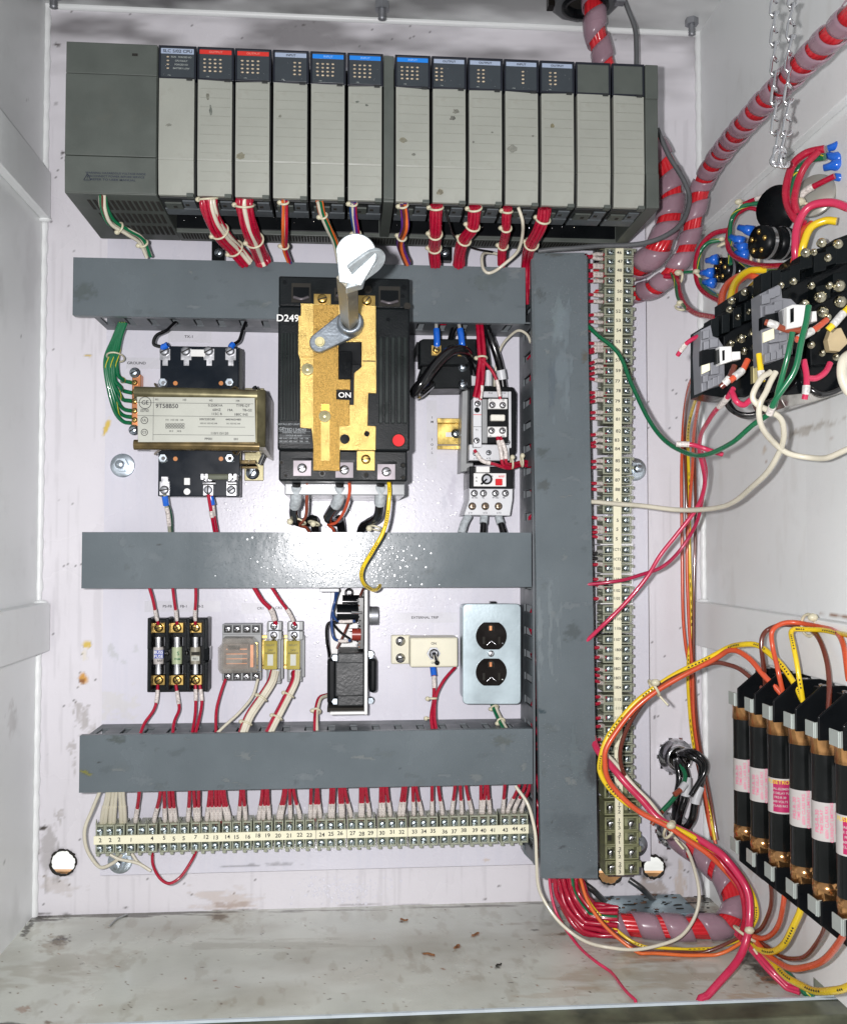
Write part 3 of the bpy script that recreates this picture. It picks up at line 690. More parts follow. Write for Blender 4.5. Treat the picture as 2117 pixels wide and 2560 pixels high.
for i, ((a, b), (bd, tx, ll)) in enumerate(zip(edges, kinds)):
    x0, x1 = P(a, 300, DR).x+.0002, P(b, 300, DR).x-.0002; w = x1-x0
    cx = (a+b)/2
    zt = RZT; zd = RZT-.0305
    t = T('rack_module', labs[i], 'module', ((x0+x1)/2, -.14, RZB), 'plug-in modules of the rack')
    mb = MB(); mb.box(x0+.0003, x1-.0003, -DR+.009, -.133, RZB+.0006, zt-.0003, rackd)
    mb.box(x0+.0003, x1-.0003, -DR+.002, -DR+.009, zd-.0008, zt-.0004, navy); body = part('body', mb, t, .0005)
    mb = MB(); mb.box(x0+.001, x1-.001, -.150, -.134, RZB-.0005, RZB+.0006, duct_in); mb.box(x0+w*.10, x0+w*.55, -.166, -.151, RZB-.0008, RZB+.0006, rackg)
    mb.box(x0+w*.6, x0+w*.93, -.172, -.153, RZB-.0006, RZB+.0006, duct_in)
    mb.box(x0+w*.3, x0+w*.4, -.160, -.155, RZB-.0011, RZB-.0006, soot_recess_black); mb.box(x0+w*.65, x0+w*.75, -.165, -.160, RZB-.0010, RZB-.0005, soot_recess_black); part('lower_bracket', mb, body)
    fc = -DR+.002
    mb = MB(); mb.box(x0+.0016, x1-.0018, fc-.0008, fc+.001, zd+.0006, zt-.0021, lens if bd else rackg); ip = part('indicator_panel', mb, t, .0003)
    mb = MB(); mb.box(x0, x0+.0017, fc-.0012, fc+.003, zd-.001, zt, navy); mb.box(x1-.0019, x1, fc-.0012, fc+.003, zd-.001, zt, navy)
    mb.box(x0+.0017, x1-.0019, fc-.0012, fc+.003, zt-.0022, zt, navy); mb.box(x0+.0017, x1-.0019, fc-.0012, fc+.003, zd-.001, zd+.0007, navy); part('bezel', mb, t, .0003)
    dd = DR-.002+.0008
    if bd:
        mb = MB(); bh = .0050 if i == 0 else .0040
        mb.box(x0+.002, x1-.0023, -dd-.0004, -dd+.0003, zt-.0028-bh, zt-.0028, bands[bd]); part('colour_band', mb, ip)
        px, py = proj((x0+x1)/2, -dd, zt-.0028-bh/2); mb = MB()
        mb.text(tx, px, py, dd+.0005, 7.5 if i == 0 else 5.2, ink if bd == 'grey' else (M('print_red', (.75, .25, .2), .5) if bd == 'red' else M('print_blue', (.25, .5, .9), .5)), sx=1.15)
        if ll == 'cpu':
            for k, s in enumerate(('RUN   FORCED I/O', 'CPU FAULT', 'FORCED I/O', 'BATTERY LOW')):
                px, py = proj(x0+w*.60, -dd, zt-.0108-.0036*k); mb.text(s, px, py, dd, 4.2, M('print_pale', (.35, .38, .36), .6))
        part('lettering', mb, ip)
        mb = MB()
        if ll == 'cpu':
            for k in range(4): mb.ball((x0+w*.24, -dd-.0002, zt-.0108-.0036*k), .0011, led, 8, (1.3, .5, .7))
        else:
            c0, nc = ll; sp = .0048
            xs = x0+w*.20 if nc == 4 else x0+w*(.14+.17*c0)+(.0025 if c0 == .5 else 0)
            for r_ in range(4):
                for k in range(nc): mb.ball((xs+sp*k+random.uniform(-.0002, .0002), -dd-.0002, zt-.0118-.0037*r_), .00115, led, 8, (1.35, .5, .75))
        part('indicator_lights', mb, ip)
        mb = MB()
        for k in range(5):
            pxx, pyy = proj(x0+.003+random.uniform(0, w-.006), -dd, zd+random.uniform(.001, .02)); mb.ball(P(pxx, pyy, dd+.0001), .0003, chrome, 5)
        px, py = proj(x0+w*.28, -dd, zd+.0022); mb.text('1746', px, py, dd, 2.6, M('print_pale', (.35, .38, .36), .6)); part('oil_droplets', mb, ip)
    # hinged door
    z1 = zd-.0016; tilt = .0014*math.sin(i*2.3)
    mb = MB(); zr = RZB+.0335
    mb.hexa([(x0+.0008, -DR-.0012, zr+.0006), (x1-.0012, -DR-.0012, zr+.0006), (x1-.0012, -DR-.001, z1-max(0, tilt)), (x0+.0008, -DR-.001, z1+min(0, tilt)),
             (x0+.0008, -DR+.006, zr+.0006), (x1-.0012, -DR+.006, zr+.0006), (x1-.0012, -DR+.006, z1-max(0, tilt)), (x0+.0008, -DR+.006, z1+min(0, tilt))], doorm)
    mb.hexa([(x0+.0008, -DR+.0012, RZB+.0008), (x1-.0012, -DR+.0012, RZB+.0008), (x1-.0012, -DR-.0012, zr-.0003), (x0+.0008, -DR-.0012, zr-.0003),
             (x0+.0008, -DR+.006, RZB+.0008), (x1-.0012, -DR+.006, RZB+.0008), (x1-.0012, -DR+.006, zr-.0003), (x0+.0008, -DR+.006, zr-.0003)], doorm)
    mb.box(x0+.0008, x1-.0012, -DR-.0016, -DR+.004, zr-.0004, zr+.0007, doorm)
    dr = part('door', mb, t, .0005)
    mb = MB(); k = 0; z = z1-.0085; dcol = M('door_rule', (.265, .275, .235), .30)
    while z > RZB+.006:
        if abs(z-zr) > .003:
            off = 0 if z > zr else .0024*(zr-z)/(zr-RZB)
            mb.box(x0+.0035, x1-.0028, -DR-.0014+off, -DR+.003, z-.00009, z+.00009, dcol)
        z -= .0087
    if i > 0: part('ruled_lines', mb, dr)
    mb = MB(); mb.box(x1-.0085, x1-.003, -DR-.002, -DR+.003, z1-.0018, z1+.0006, rackd); part('latch', mb, dr, .0003); mb = MB(); mb.box(x1-.0075, x1-.0012, -DR-.0016, -DR+.006, RZB-.0012, RZB+.0022, rackg); part('lower_latch', mb, dr, .0003)
# grime spots on single doors, each its own shape
for px, py, rx, ry, col_, (ia) in ((527, 276, 4, 14, (.20, .22, .19), 1), (603, 390, 13, 9, (.26, .23, .13), 2), (520, 240, 5, 9, (.25, .25, .2), 1), (422, 312, 9, 4, (.24, .24, .2), 0), (700, 290, 4, 4, (.24, .2, .17), 3), (1131, 295, 8, 6, (.17, .17, .15), 7), (1140, 278, 10, 6, (.27, .27, .23), 7), (1034, 386, 6, 4, (.16, .16, .13), 6), (1008, 350, 10, 7, (.26, .24, .16), 6),
                                  (1183, 355, 3, 3, (.12, .11, .1), 8), (1230, 331, 3, 2, (.12, .11, .1), 8), (1280, 372, 14, 10, (.27, .26, .2), 9), (1332, 340, 4, 2.5, (.15, .14, .12), 9), (1380, 315, 6, 6, (.26, .26, .23), 10), (1100, 480, 9, 9, (.28, .25, .17), 7), (917, 263, 4, 3, (.2, .2, .17), 5), (893, 254, 5, 3, (.2, .2, .17), 5)):
    mb = MB(); q = [(px+rx*math.cos(2*math.pi*k/14)*random.uniform(.6, 1.15), py+ry*math.sin(2*math.pi*k/14)*random.uniform(.6, 1.15)) for k in range(14)]
    mb.plate(q, [], DR+.0011, DR+.00135, M('door_grime_%d' % int(col_[0]*100), col_, .5, alpha=.45, var=.5, vs=500)); drs = [o for o in bpy.data.objects if o.name.split('.')[0] == 'door']
    part('grime_spot', mb, drs[ia])
# ================================================================ wiring ducts
DC = .101
def hduct(label, x0, x1, yl, yt, yb, xb0, xb1, stains, side, xslots):
    """x0,x1: cover ends; yt,yb: cover top and bottom, measured at pixel column yl; side: which wall shows (+1 top, -1 bottom)"""
    zt, zb = P(yl, yt, DC).z, P(yl, yb, DC).z; a, b = P(x0, (yt+yb)/2, DC).x, P(x1, (yt+yb)/2, DC).x
    t = T('wiring_duct', label, 'wiring duct', ((a+b)/2, -DPN, zb), 'grey wiring ducts')
    cv = sheet('cover', (a, -DC, zb), (b-a, 0, 0), (0, 0, zt-zb), 220, 40, duct, stains)
    base = wloc(t); cv.parent = t; cv.location = Vector(cv.location)-base
    mb = MB()
    mb.box(a, b, -DC+.0003, -DC+.0022, zb, zt, ductp); mb.box(a, b, -DC+.0022, -DC+.009, zt-.0016, zt, ductp); mb.box(a, b, -DC+.0022, -DC+.009, zb, zb+.0016, ductp)
    part('cover_lip', mb, cv, .0006)
    xa, xb = P(xb0, 1400, DPN).x, P(xb1, 1400, DPN).x; mb = MB()
    mb.box(xa, xb, -DPN-.0025, -DPN-.0002, zb+.0018, zt-.0018, duct_in)
    for z0, z1, s in ((zt-.0038, zt-.0018, 1), (zb+.0018, zb+.0038, -1)):
        mb.box(xa, xb, -.052, -DPN-.0027, z0, z1, duct_in)
        if True:
            xs = [xa+.006+i*.0232 for i in range(int((xb-xa)/.0232)+1)]; prev = xa
            for x in xs:
                if x > xb-.01: break
                mb.box(prev, x, -DC+.0092, -.0523, z0, z1, duct_in); prev = x+.0078
            mb.box(prev, xb, -DC+.0092, -.0523, z0, z1, duct_in)
            mb.box(xa, xb, -DC+.0091, -DC+.0145, z0, z1, duct_in)
    part('slotted_trough', mb, t, .0003)
    # wires lying in the duct
    w = MB()
    for i in range(9):
        z = zb+.012+random.random()*(zt-zb-.024); q = []
        for k in range(24):
            q.append(Vector((xa+.004+(xb-xa-.02)*k/23, -.055-.025*random.random(), zb+.008+(zt-zb-.016)*(((.03 if i % 3 == 0 else .95 if i % 3 == 1 else i/8)+.05*random.random()) % 1))))
        w.tube(spline(q, 3), .0017, [redw, redw, redw, redw, whitew, redw, redw, greenw, redw][i], 6)
    part('wires_inside', w, t); return t
SCF = lambda n, x0, x1, y0, y1: [(random.uniform(x0, x1), random.uniform(y0, y1), random.uniform(3, 30), random.uniform(.8, 14), random.uniform(-.4, .4), random.choice([(.085, .10, .105), (.17, .19, .20), (.10, .115, .115), (.2, .21, .2)]), random.uniform(.2, .55), random.uniform(.6, 1.3)) for _ in range(n)]
ST1 = SCF(34, 190, 1310, 650, 790)+[(212, 730, 30, 22, 0, (.075, .09, .085), .6, .8), (640, 760, 40, 10, 0, (.08, .1, .1), .5, 1), (1240, 700, 30, 40, 0, (.09, .11, .11), .5, 1.0), (1205, 705, 26, 20, 0, (.10, .12, .12), .6, 1)]
ST2 = SCF(22, 210, 1320, 1335, 1465)+[(400, 1361, 8, 2, -.1, DK, .7, .4), (720, 1400, 40, 40, 0, (.16, .185, .2), .5, 1.2), (560, 1380, 60, 40, 0, (.15, .17, .18), .5, 1.3)]
ST3 = SCF(34, 200, 1330, 1830, 1975)+[(215, 1932, 22, 6, .35, (.20, .19, .03), .85, .6), (250, 1905, 10, 2, -.2, DK, .7, .5), (290, 1848, 24, 12, 0, (.06, .07, .06), .6, 1.0), (1260, 1850, 30, 15, 0, (.09, .1, .09), .6, 1.0), (1000, 1920, 2, 2, 0, DK, .6, .3), (740, 1955, 6, 10, 0, (.07, .08, .09), .5, .5)]
hduct('grey wiring duct directly below the rack, partly hidden by the breaker', 183, 1313, 183, 643, 788, 262, 1303, ST1, -1, None)
hduct('grey wiring duct across the middle with a bright oil-spattered patch', 205, 1328, 205, 1330, 1471, 262, 1303, ST2, 0, None)
hduct('grey duct above the lower terminal row, with a yellow smear at one end', 199, 1331, 199, 1839, 1982, 262, 1303, ST3, 1, None)
# upright duct
DV = .112
Q = [(1327, 631), (1461, 631), (1494, 2196), (1352, 2196)]
c4 = [P(x, y, DV) for x, y in Q]
t = T('wiring_duct', 'tall upright grey wiring duct left of the tall terminal row', 'wiring duct', (c4[3].x, -DPN, c4[3].z), 'grey wiring ducts')
VS = SCF(60, 1330, 1490, 640, 2190)+[(1395, 800, 22, 60, 0, (.17, .21, .22), .6, 1.0), (1400, 900, 30, 120, .05, (.165, .20, .22), .55, 1.2), (1380, 960, 10, 80, 0, (.08, .10, .12), .5, 1.0), (1350, 740, 12, 20, 0, (.07, .08, .08), .6, 1), (1460, 890, 8, 16, 0, (.10, .08, .05), .6, .8), (1355, 1130, 16, 14, 0, (.06, .07, .065), .6, .8),
      (1360, 1215, 20, 16, 0, (.06, .065, .06), .6, .8), (1375, 1560, 7, 120, 0, (.2, .23, .24), .4, 1.6), (1350, 1600, 7, 100, 0, (.2, .23, .24), .4, 1.6), (1395, 1600, 8, 90, 0, (.2, .23, .24), .35, 1.7), (1430, 1580, 26, 26, 0, (.06, .07, .07), .55, 1.0), (1352, 1778, 14, 6, .4, (.03, .05, .06), .8, .5),
      (1480, 1925, 22, 50, 0, (.05, .055, .06), .75, .3), (1440, 1900, 20, 60, 0, (.13, .16, .17), .5, 1.3), (1420, 2060, 60, 40, 0, (.085, .10, .11), .5, .6), (1405, 2118, 12, 3, -.3, (.05, .05, .055), .7, .5), (1380, 2055, 4, 3, 0, DK, .7, .4), (1385, 634, 30, 8, 0, (.07, .07, .06), .6, 1.0), (1330, 830, 8, 200, 0, (.08, .09, .09), .4, 1.4)]
a, b = c4[3], c4[0]
cv = sheet('cover', tuple(c4[3]), tuple(c4[2]-c4[3]), tuple(c4[0]-c4[3]), 34, 380, duct, VS)
cv.parent = t; cv.location = Vector(cv.location)-wloc(t)
mb = MB(); f = [Vector((p.x, -DV+.0003, p.z)) for p in (c4[3], c4[2], c4[1], c4[0])]
mb.hexa(f+[Vector((p.x, -DV+.010, p.z)) for p in f], ductp); part('cover_lip', mb, cv, .0006)
mb = MB(); xa = P(1299, 1300, DPN).x; xw = P(1432, 1300, DPN).x; zt, zb = c4[0].z, c4[3].z+.01
mb.box(xa, xw, -DPN-.0025, -DPN-.0002, zb, zt, duct_in)
for x0, x1 in ((xa, xa+.002), (xw-.002, xw)):
    mb.box(x0, x1, -.052, -DPN-.0027, zb, zt, duct_in); mb.box(x0, x1, -.1018, -.094, zb, zt, duct_in); prev = zb; z = zb+.012
    while z < zt-.02:
        mb.box(x0, x1, -.0938, -.0523, prev, z, duct_in); prev = z+.0078; z += .0243
    mb.box(x0, x1, -.0938, -.0523, prev, zt, duct_in)
part('slotted_trough', mb, t, .0003)
w = MB()
for i in range(14):
    q = [Vector((xa+.006+(xw-xa-.014)*((i/13+.15*random.random()) % 1), -.045-.045*random.random(), zb+.002+(zt-zb-.004)*k/40)) for k in range(41)]
    w.tube(spline(q, 3), .0018, [redw, redw, blkw, redw, whitew, redw, redw, greenw, redw, redw, redw, blkw, redw, redw][i], 6)
part('wires_inside', w, t)

mb = MB(); oil = M('oil_drop', (.17, .195, .21), .24, var=.05, spec=1.)
def drops(mb, n, cx, cy, sx, sy, d, x0, x1, y0, y1):
    k = 0
    while k < n:
        x, y = random.gauss(cx, sx), random.gauss(cy, sy)
        if not (x0 < x < x1 and y0 < y < y1): continue
        r_ = random.choice([.0004, .0006, .0008, .0011, .0016]); c = P(x, y, d); k += 1; m = 8
        vs = [c+Vector((r_*math.cos(2*math.pi*i/m), 0, r_*math.sin(2*math.pi*i/m))) for i in range(m)]+[c+Vector((r_*.72*math.cos(2*math.pi*i/m), -r_*.05, r_*.72*math.sin(2*math.pi*i/m))) for i in range(m)]+[c+Vector((0, -r_*.075, 0))]
        mb.add(vs, [(i, (i+1) % m, m+(i+1) % m, m+i) for i in range(m)]+[(m+i, m+(i+1) % m, 2*m) for i in range(m)], oil, True)
drops(mb, 700, 852, 1402, 85, 42, DC+.0001, 650, 1080, 1333, 1467); drops(mb, 30, 850, 1400, 180, 50, DC+.0001, 400, 1300, 1333, 1467)
o = solo('oil_droplets', mb, 'glistening oil droplets spattered on the middle duct', 'oil droplets'); o['kind'] = 'stuff'
mb = MB(); oil = M('oil_drop_clear', (.70, .69, .75), .14, var=.03)
drops(mb, 420, 850, 1260, 150, 50, DPN+.0002, 560, 1180, 1130, 1328); drops(mb, 200, 860, 1560, 160, 60, DPN+.0002, 560, 1150, 1475, 1790)
o = solo('oil_droplets', mb, 'tiny oil droplets on the white panel around the middle duct', 'oil droplets'); o['kind'] = 'stuff'
mb = MB(); drops(mb, 260, 850, 2225, 60, 28, .0003, 650, 1050, 2190, 2262)
o = solo('oil_droplets', mb, 'tiny oil droplets on the back wall below the lower terminal row', 'oil droplets'); o['kind'] = 'stuff'
# ================================================================ circuit breaker on its stand
def C6(x, y): return (500+x/2.895, 600+y/2.895)
def poly6(q): return [C6(*p) for p in q]
t = T('circuit_breaker', 'black three-pole breaker with gold mechanism plate and protruding grey handle shaft', 'breaker', (P(860, 1206, .2).x, -.1, P(860, 1206, .2).z))
mb = MB(); BF = .196
mb.bp(695, 768, 1024, 1126, .108, BF, blackr); mb.bp(697, 693, 1024, 768, .110, .186, blackr); mb.bp(697, 1126, 1018, 1203, .108, .186, blackr)
body = part('body', mb, t, .0016)
mb = MB(); mb.bp(712, 1209, 1012, 1238, .030, .150, M('clear_base', (.24, .25, .26), .25, coat=.3)); mb.bp(735, 800, 990, 1180, .030, .1075, blackr)
part('stand', mb, t, .001)
mb = MB()
for i in range(6): mb.bp(703+i*8, 832, 708+i*8, 1052, BF-.004, BF+.0022, gunrib)
part('cooling_ribs', mb, body, .0006); mb = MB()
for i in range(5): mb.bp(947+i*15.2, 842, 957+i*15.2, 1058, BF-.004, BF+.0026, gunrib)
part('cooling_ribs', mb, body, .0006)
for (a, b, c_, e) in ((729, 708, 777, 756), (836, 720, 876, 752), (947, 716, 1000, 766)):
    mb = MB(); mb.bp(a, b, c_, e, .180, .1868, soot_recess_black); mb.bp(a+4, b+10, c_-4, e-12, .180, .1872, blackg)
    q = [P(a+6, e-13, .187), P((a+c_)/2, e-8, .189), P(c_-6, e-13, .187)]; mb.tube(spline(q, 6), .0016, M('lug_violet', (.14, .125, .135), .42, .6), 8); part('line_lug', mb, t)
for x, y, r in ((712, 705, 5), (934, 711, 5.5), (1010, 718, 7), (1007, 740, 5), (1018, 765, 9), (970, 799, 5), (920, 724, 10)):
    mb = MB(); mb.cp(x, y, .18, .1866 if y < 768 else BF+.0006, r, blackg if r < 8 else soot_recess_black, 16); part('cover_screw', mb, body)
for px, py, a in ((806, 748, .3), (917, 752, .9)):
    mb = MB(); mb.bp(px-21, py-13, px+21, py+13, .185, .1885, brass2); mb.screw(px, py, .1885, 12, brass2, .003, a); part('brass_tab', mb, t)
outer = poly6([(733, 460), (1270, 478), (1274, 1105), (1215, 1107), (1210, 1345), (1270, 1350), (1268, 1518), (1010, 1518), (1008, 1668), (822, 1665), (822, 1480), (810, 1362), (728, 1355), (728, 870), (713, 820), (715, 550), (733, 550)])
hole = poly6([(1000, 735), (1172, 735), (1172, 920), (1118, 965), (1115, 1195), (1080, 1195), (1080, 1160), (985, 1155), (985, 1080), (1085, 1080), (1085, 1015), (1000, 1010)])
def circ(x, y, r, n=18): return [(x+r*math.cos(2*math.pi*i/n), y+r*math.sin(2*math.pi*i/n)) for i in range(n)]
mb = MB(); mb.plate(outer, [hole, circ(*C6(1048, 1440), 13), circ(*C6(1208, 1402), 7.5)], BF+.0004, BF+.0034, brass, .0004); mp = part('mechanism_plate', mb, t)
mb = MB()   # sliding link laid on the plate
mb.plate(poly6([(822, 470), (1000, 470), (1000, 1010), (1085, 1012), (1085, 1080), (985, 1080), (985, 1155), (1080, 1160), (1080, 1340), (1005, 1345), (1008, 1668), (822, 1665)]), [poly6([(872, 1182), (942, 1182), (942, 1600), (872, 1600)])], BF+.0036, BF+.0052, brassl, .0003)
part('sliding_link', mb, mp)
mb = MB(); mb.bp(*C6(735, 838), *C6(815, 852), BF+.0034, BF+.005, brass2); mb.bp(*C6(1176, 872), *C6(1270, 880), BF+.003, BF+.0036, soot_recess_black); part('bent_tab', mb, mp)
mb = MB(); mb.bp(*C6(880, 1190), *C6(934, 1250), BF+.0036, BF+.0046, M('rust_gold', (.62, .30, .05), .4, .8)); mb.bp(*C6(878, 1300), *C6(938, 1475), BF+.0034, BF+.0040, brass); part('link_guide', mb, mp)
rv = M('rivet_yellow', (.66, .60, .34), .3, .7)
for x, y in ((779, 936), (903, 1276)):
    mb = MB(); c = P(*C6(x, y), BF+.005); k = (DW-BF)/F
    mb.lathe((c.x, -BF-.0034, c.z), (0, -1, 0), [(0, 15*k), (.0024, 15*k), (.0028, 13*k), (.0028, 10*k), (.0042, 8*k), (.0043, .0001)], rv, 22); part('rivet', mb, mp)
mb = MB(); mb.bp(*C6(1003, 738), *C6(1168, 905), BF-.004, BF+.0012, black); mb.bp(*C6(1005, 805), *C6(1098, 1008), BF-.004, BF+.008, blackg)
part('toggle', mb, t, .0006)
mb = MB(); mb.bp(*C6(990, 1092), *C6(1094, 1153), BF-.002, BF+.0012, blackg); lb = part('toggle_window', mb, t)
mb = MB(); mb.text('ON', *C6(1048, 1124), BF+.0014, 13, whitep, sx=1.1); part('lettering', mb, lb)
mb = MB(); mb.cp(*C6(1048, 1440), BF-.002, BF+.0016, 12.6, blackg); mb.cp(*C6(1208, 1402), BF-.002, BF+.001, 7, blackg); part('hole_shade', mb, t)
mb = MB(); mb.cp(*C6(1437, 1450), BF-.001, BF+.0028, 15.5, redp, 24, 15); rb = part('trip_button', mb, t, .0004)
mb = MB(); mb.torus(P(*C6(1437, 1450), BF+.0006), (0, 1, 0), .0060, .0006, soot_recess_black); part('button_rim', mb, rb)
for (x, y, gold) in ((740, 1652, 0), (1045, 1665, 0), (1348, 1678, 0)):
    px, py = C6(x, y); mb = MB(); mb.bp(px-22, py-19, px+22, py+19, .180, .1885, M('lug_violet', (.14, .125, .135), .42, .6)); mb.bp(px-26, py-26, px+26, py-20, .180, .1895, blackg)
    mb.screw(px, py, .1886, 12, steel, .0026, .35); part('load_lug', mb, t)
px, py = C6(1200, 1588); mb = MB(); mb.bp(px-22, py-23, px+22, py+27, .185, .1895, brass); mb.screw(px, py, .1896, 12, brass2, .003, .1); part('brass_tab', mb, t)
px, py = C6(900, 1575); mb = MB(); mb.screw(px-1, py, BF-.002, 9, brass2, .003, 1.45); part('cover_screw', mb, t)
for x, y, r in ((885, 1690, 8), (1200, 1700, 8), (1470, 1720, 7), (620, 1705, 5), (590, 1610, 6), (1470, 1630, 7)):
    mb = MB(); mb.cp(*C6(x, y), .18, .187, r, blackg, 14); mb.cp(*C6(x, y), .18, .1873, r*.6, soot_recess_black, 12); part('cover_screw', mb, body)
mb = MB()
mb.text('D249', *C6(636, 568), BF+.0004, 17, whitep, sx=1.05)
part('painted_number', mb, body)
mb = MB(); gp = M('print_grey', (.20, .22, .23), .5)
mb.text('INSTALLED UNIT', *C6(640, 1334), BF+.0003, 4.5, gp, sx=1.2); mb.text('TED134040', *C6(690, 1374), BF+.0003, 7.5, gp, sx=1.05)
mb.text('GE', *C6(592, 1368), BF+.0003, 8, gp)
for k, s in enumerate(('THERMAL MAGNETIC', '3 POLE 40 AMP', '480 VAC 250 VDC  14K  10K', '240 VAC 480 VAC  18K  14K')): mb.text(s, *C6(680, 1395+k*21), BF+.0003, 4, gp, sx=1.05)
part('lettering', mb, body)
lines = MB()
for y in (1385, 1412, 1425, 1468): lines.bp(*C6(570, y), *C6(800, y+1.6), BF, BF+.0003, gp)
part('label_rules', lines, body)
# operating handle
HX, HY = 871, 805; hc = P(HX, HY, .225)
mb = MB(); p0 = P(*C6(866, 738), .212)
out_ = []
c1 = C6(862, 740); c2 = C6(1085, 600); an = math.atan2(c2[1]-c1[1], c2[0]-c1[0])
for i in range(11): a = an+math.pi/2+math.pi*i/10; out_.append((c1[0]+21*math.cos(a), c1[1]+21*math.sin(a)))
for i in range(13): a = an-math.pi/2+math.pi*i/12; out_.append((c2[0]+31*math.cos(a), c2[1]+31*math.sin(a)))
mb.plate(out_, [], .2055, .214, castg, .0012); cr = part('crank_arm', mb, t)
mb = MB(); mb.cp(c1[0]+2, c1[1]-2, .214, .2165, 13, rv, 22, 12); mb.cp(c1[0]+2, c1[1]-2, .2165, .2178, 9, rv, 22, 8); part('rivet', mb, cr)
mb = MB(); h = P(*c2, .22); mb.lathe((h.x, -.213, h.z), (0, -1, 0), [(0, .0118), (.013, .0112), (.0145, .0104), (.0145, .0072), (.006, .0068)], castg, 28); part('shaft_socket', mb, cr)
mb = MB(); s = .0060; sh = M('shaft_steel', (.34, .32, .26), .38, .55, var=.25, vs=120)
q = [Vector((h.x+s*1.35*math.cos(a), 0, h.z+s*1.35*math.sin(a))) for a in (math.pi*1.5, 0, math.pi/2, math.pi)]
tilt = Vector((-.003, 0, -.001))
mb.hexa([Vector((v.x, -.372, v.z))+tilt for v in q]+[Vector((v.x, -.215, v.z)) for v in q], sh); shf = part('handle_shaft', mb, t, .0004)
# pinned lug at the end of the shaft
hw = M('handle_head', (.46, .51, .53), .34, .4, var=.22, vs=140, bump=.3, bs=400, grime=.5)
e = Vector((h.x, -.366, h.z))+tilt
def rplate(c, u, v, n, w, l, th, mat, hole=0, mb=None):
    """tongue: flat at one end, round at the other; u across, v along, n thickness"""
    mb = mb or MB(); o = [(-w*.45, -.004)]+[(-w*math.cos(math.pi*i/24), l+w*math.sin(math.pi*i/24)) for i in range(25)]+[(w*.62, -.002)]
    k = len(o); f = [c+u*a+v*b+n*th/2 for a, b in o]; g = [c+u*a+v*b-n*th/2 for a, b in o]
    hr = [(hole*math.cos(2*math.pi*i/k+math.pi), l+hole*math.sin(2*math.pi*i/k+math.pi)*-1) for i in range(k)] if hole else None
    side = [(i, (i+1) % k, k+(i+1) % k, k+i) for i in range(k)]
    if not hole:
        mb.add(f+g, [tuple(range(k))[::-1], tuple(range(k, 2*k))]+side, mat)
    else:
        # outline and hole are matched point for point by angle
        oa = []
        m = 40; f = []; g = []; hf = []; hg = []
        for i in range(m):
            t_ = 2*math.pi*i/m; dx, dy = math.cos(t_), math.sin(t_)
            if dy >= 0: rr = w
            else: rr = min(w/abs(dx) if abs(dx) > 1e-6 else 9, l/abs(dy))
            a, b = dx*rr, l+dy*rr; a2, b2 = dx*hole, l+dy*hole
            f.append(c+u*a+v*b+n*th/2); g.append(c+u*a+v*b-n*th/2); hf.append(c+u*a2+v*b2+n*th/2); hg.append(c+u*a2+v*b2-n*th/2)
        vs = f+g+hf+hg; fs = []
        for i in range(m):
            j = (i+1) % m; fs += [(i, j, m+j, m+i), (i, 2*m+i, 2*m+j, j), (m+i, m+j, 3*m+j, 3*m+i), (2*m+i, 3*m+i, 3*m+j, 2*m+j)]
        mb.add(vs, fs, mat)
    return mb
u = Vector((1, 0, -.28)).normalized(); v = Vector((-.26, -.30, .95)).normalized(); v = (v-u*v.dot(u)).normalized(); n = u.cross(v)
hd = part('handle_lug', rplate(e+Vector((.002, -.008, -.002)), u, v, n, .0152, .0185, .0032, hw), t, .0008)
v2 = Vector((.80, -.12, .58)).normalized(); u2 = Vector((-.24, -.92, .36)); u2 = (u2-v2*u2.dot(v2)).normalized(); n2 = u2.cross(v2)
mb = rplate(e+Vector((.004, -.008, .001)), u2, v2, n2, .0125, .0165, .0030, hw, .0046)
part('pin_ear', mb, hd, .0006)
mb = MB(); b0 = e+Vector((.005, .002, -.003)); mb.hexa([b0+Vector(q) for q in ((-.006, -.010, -.006), (.007, -.010, -.002), (.010, -.010, .008), (-.003, -.010, .006), (-.006, .006, -.006), (.007, .006, -.002), (.010, .006, .008), (-.003, .006, .006))], hw)
part('lug_collar', mb, hd, .001)
# ================================================================ transformer
t = T('transformer', 'control transformer with cream nameplate between two black terminal boards', 'transformer', (P(490, 1250, .06).x, -DPN, P(490, 1250, .06).z))
mb = MB(); mb.bp(345, 985, 640, 1112, .050, .150, varn); core = part('core', mb, t, .001)
mb = MB(); DT = .1515
mb.tube([P(338, 982, DT-.006), P(500, 986, DT-.006), P(645, 990, DT-.006)], .0062, olivem, 12); mb.tube([P(336, 1112, DT-.006), P(500, 1113, DT-.006), P(650, 1116, DT-.006)], .0050, varn, 12); part('frame_bead', mb, core)
mb = MB(); zt, zb = P(490, 975, .14).z, P(490, 1118, .14).z; x = P(640, 1040, .15).x
mb.hexa([(x, -.150, zb), (x+.009, -.146, zb), (x+.009, -.146, zt), (x, -.150, zt), (x, -.045, zb), (x+.009, -.040, zb-.004), (x+.009, -.040, zt+.004), (x, -.045, zt)], olivem)
mb.tube(spline([P(636, 968, .11), P(655, 1000, .10), P(664, 1040, .09), P(668, 1110, .08), P(650, 1160, .07)], 5), .0026, chrome, 8); part('side_frame', mb, t, .0008)
mb = MB(); mb.plate([(343, 992), (637, 995), (639, 1105), (346, 1105)], [], DT-.002, DT+.0006, plate); npl = part('nameplate', mb, t)
mb = MB(); d = DT+.0006
def L5(s, x, y, h, sx=1., m=None): mb.text(s, x/2.895, 600+y/2.895, d, h, m or ink, sx=sx)
L5('H1', 1138, 1155, 5); L5('H3', 1338, 1158, 5); L5('H2', 1528, 1162, 5); L5('H4', 1722, 1165, 5)
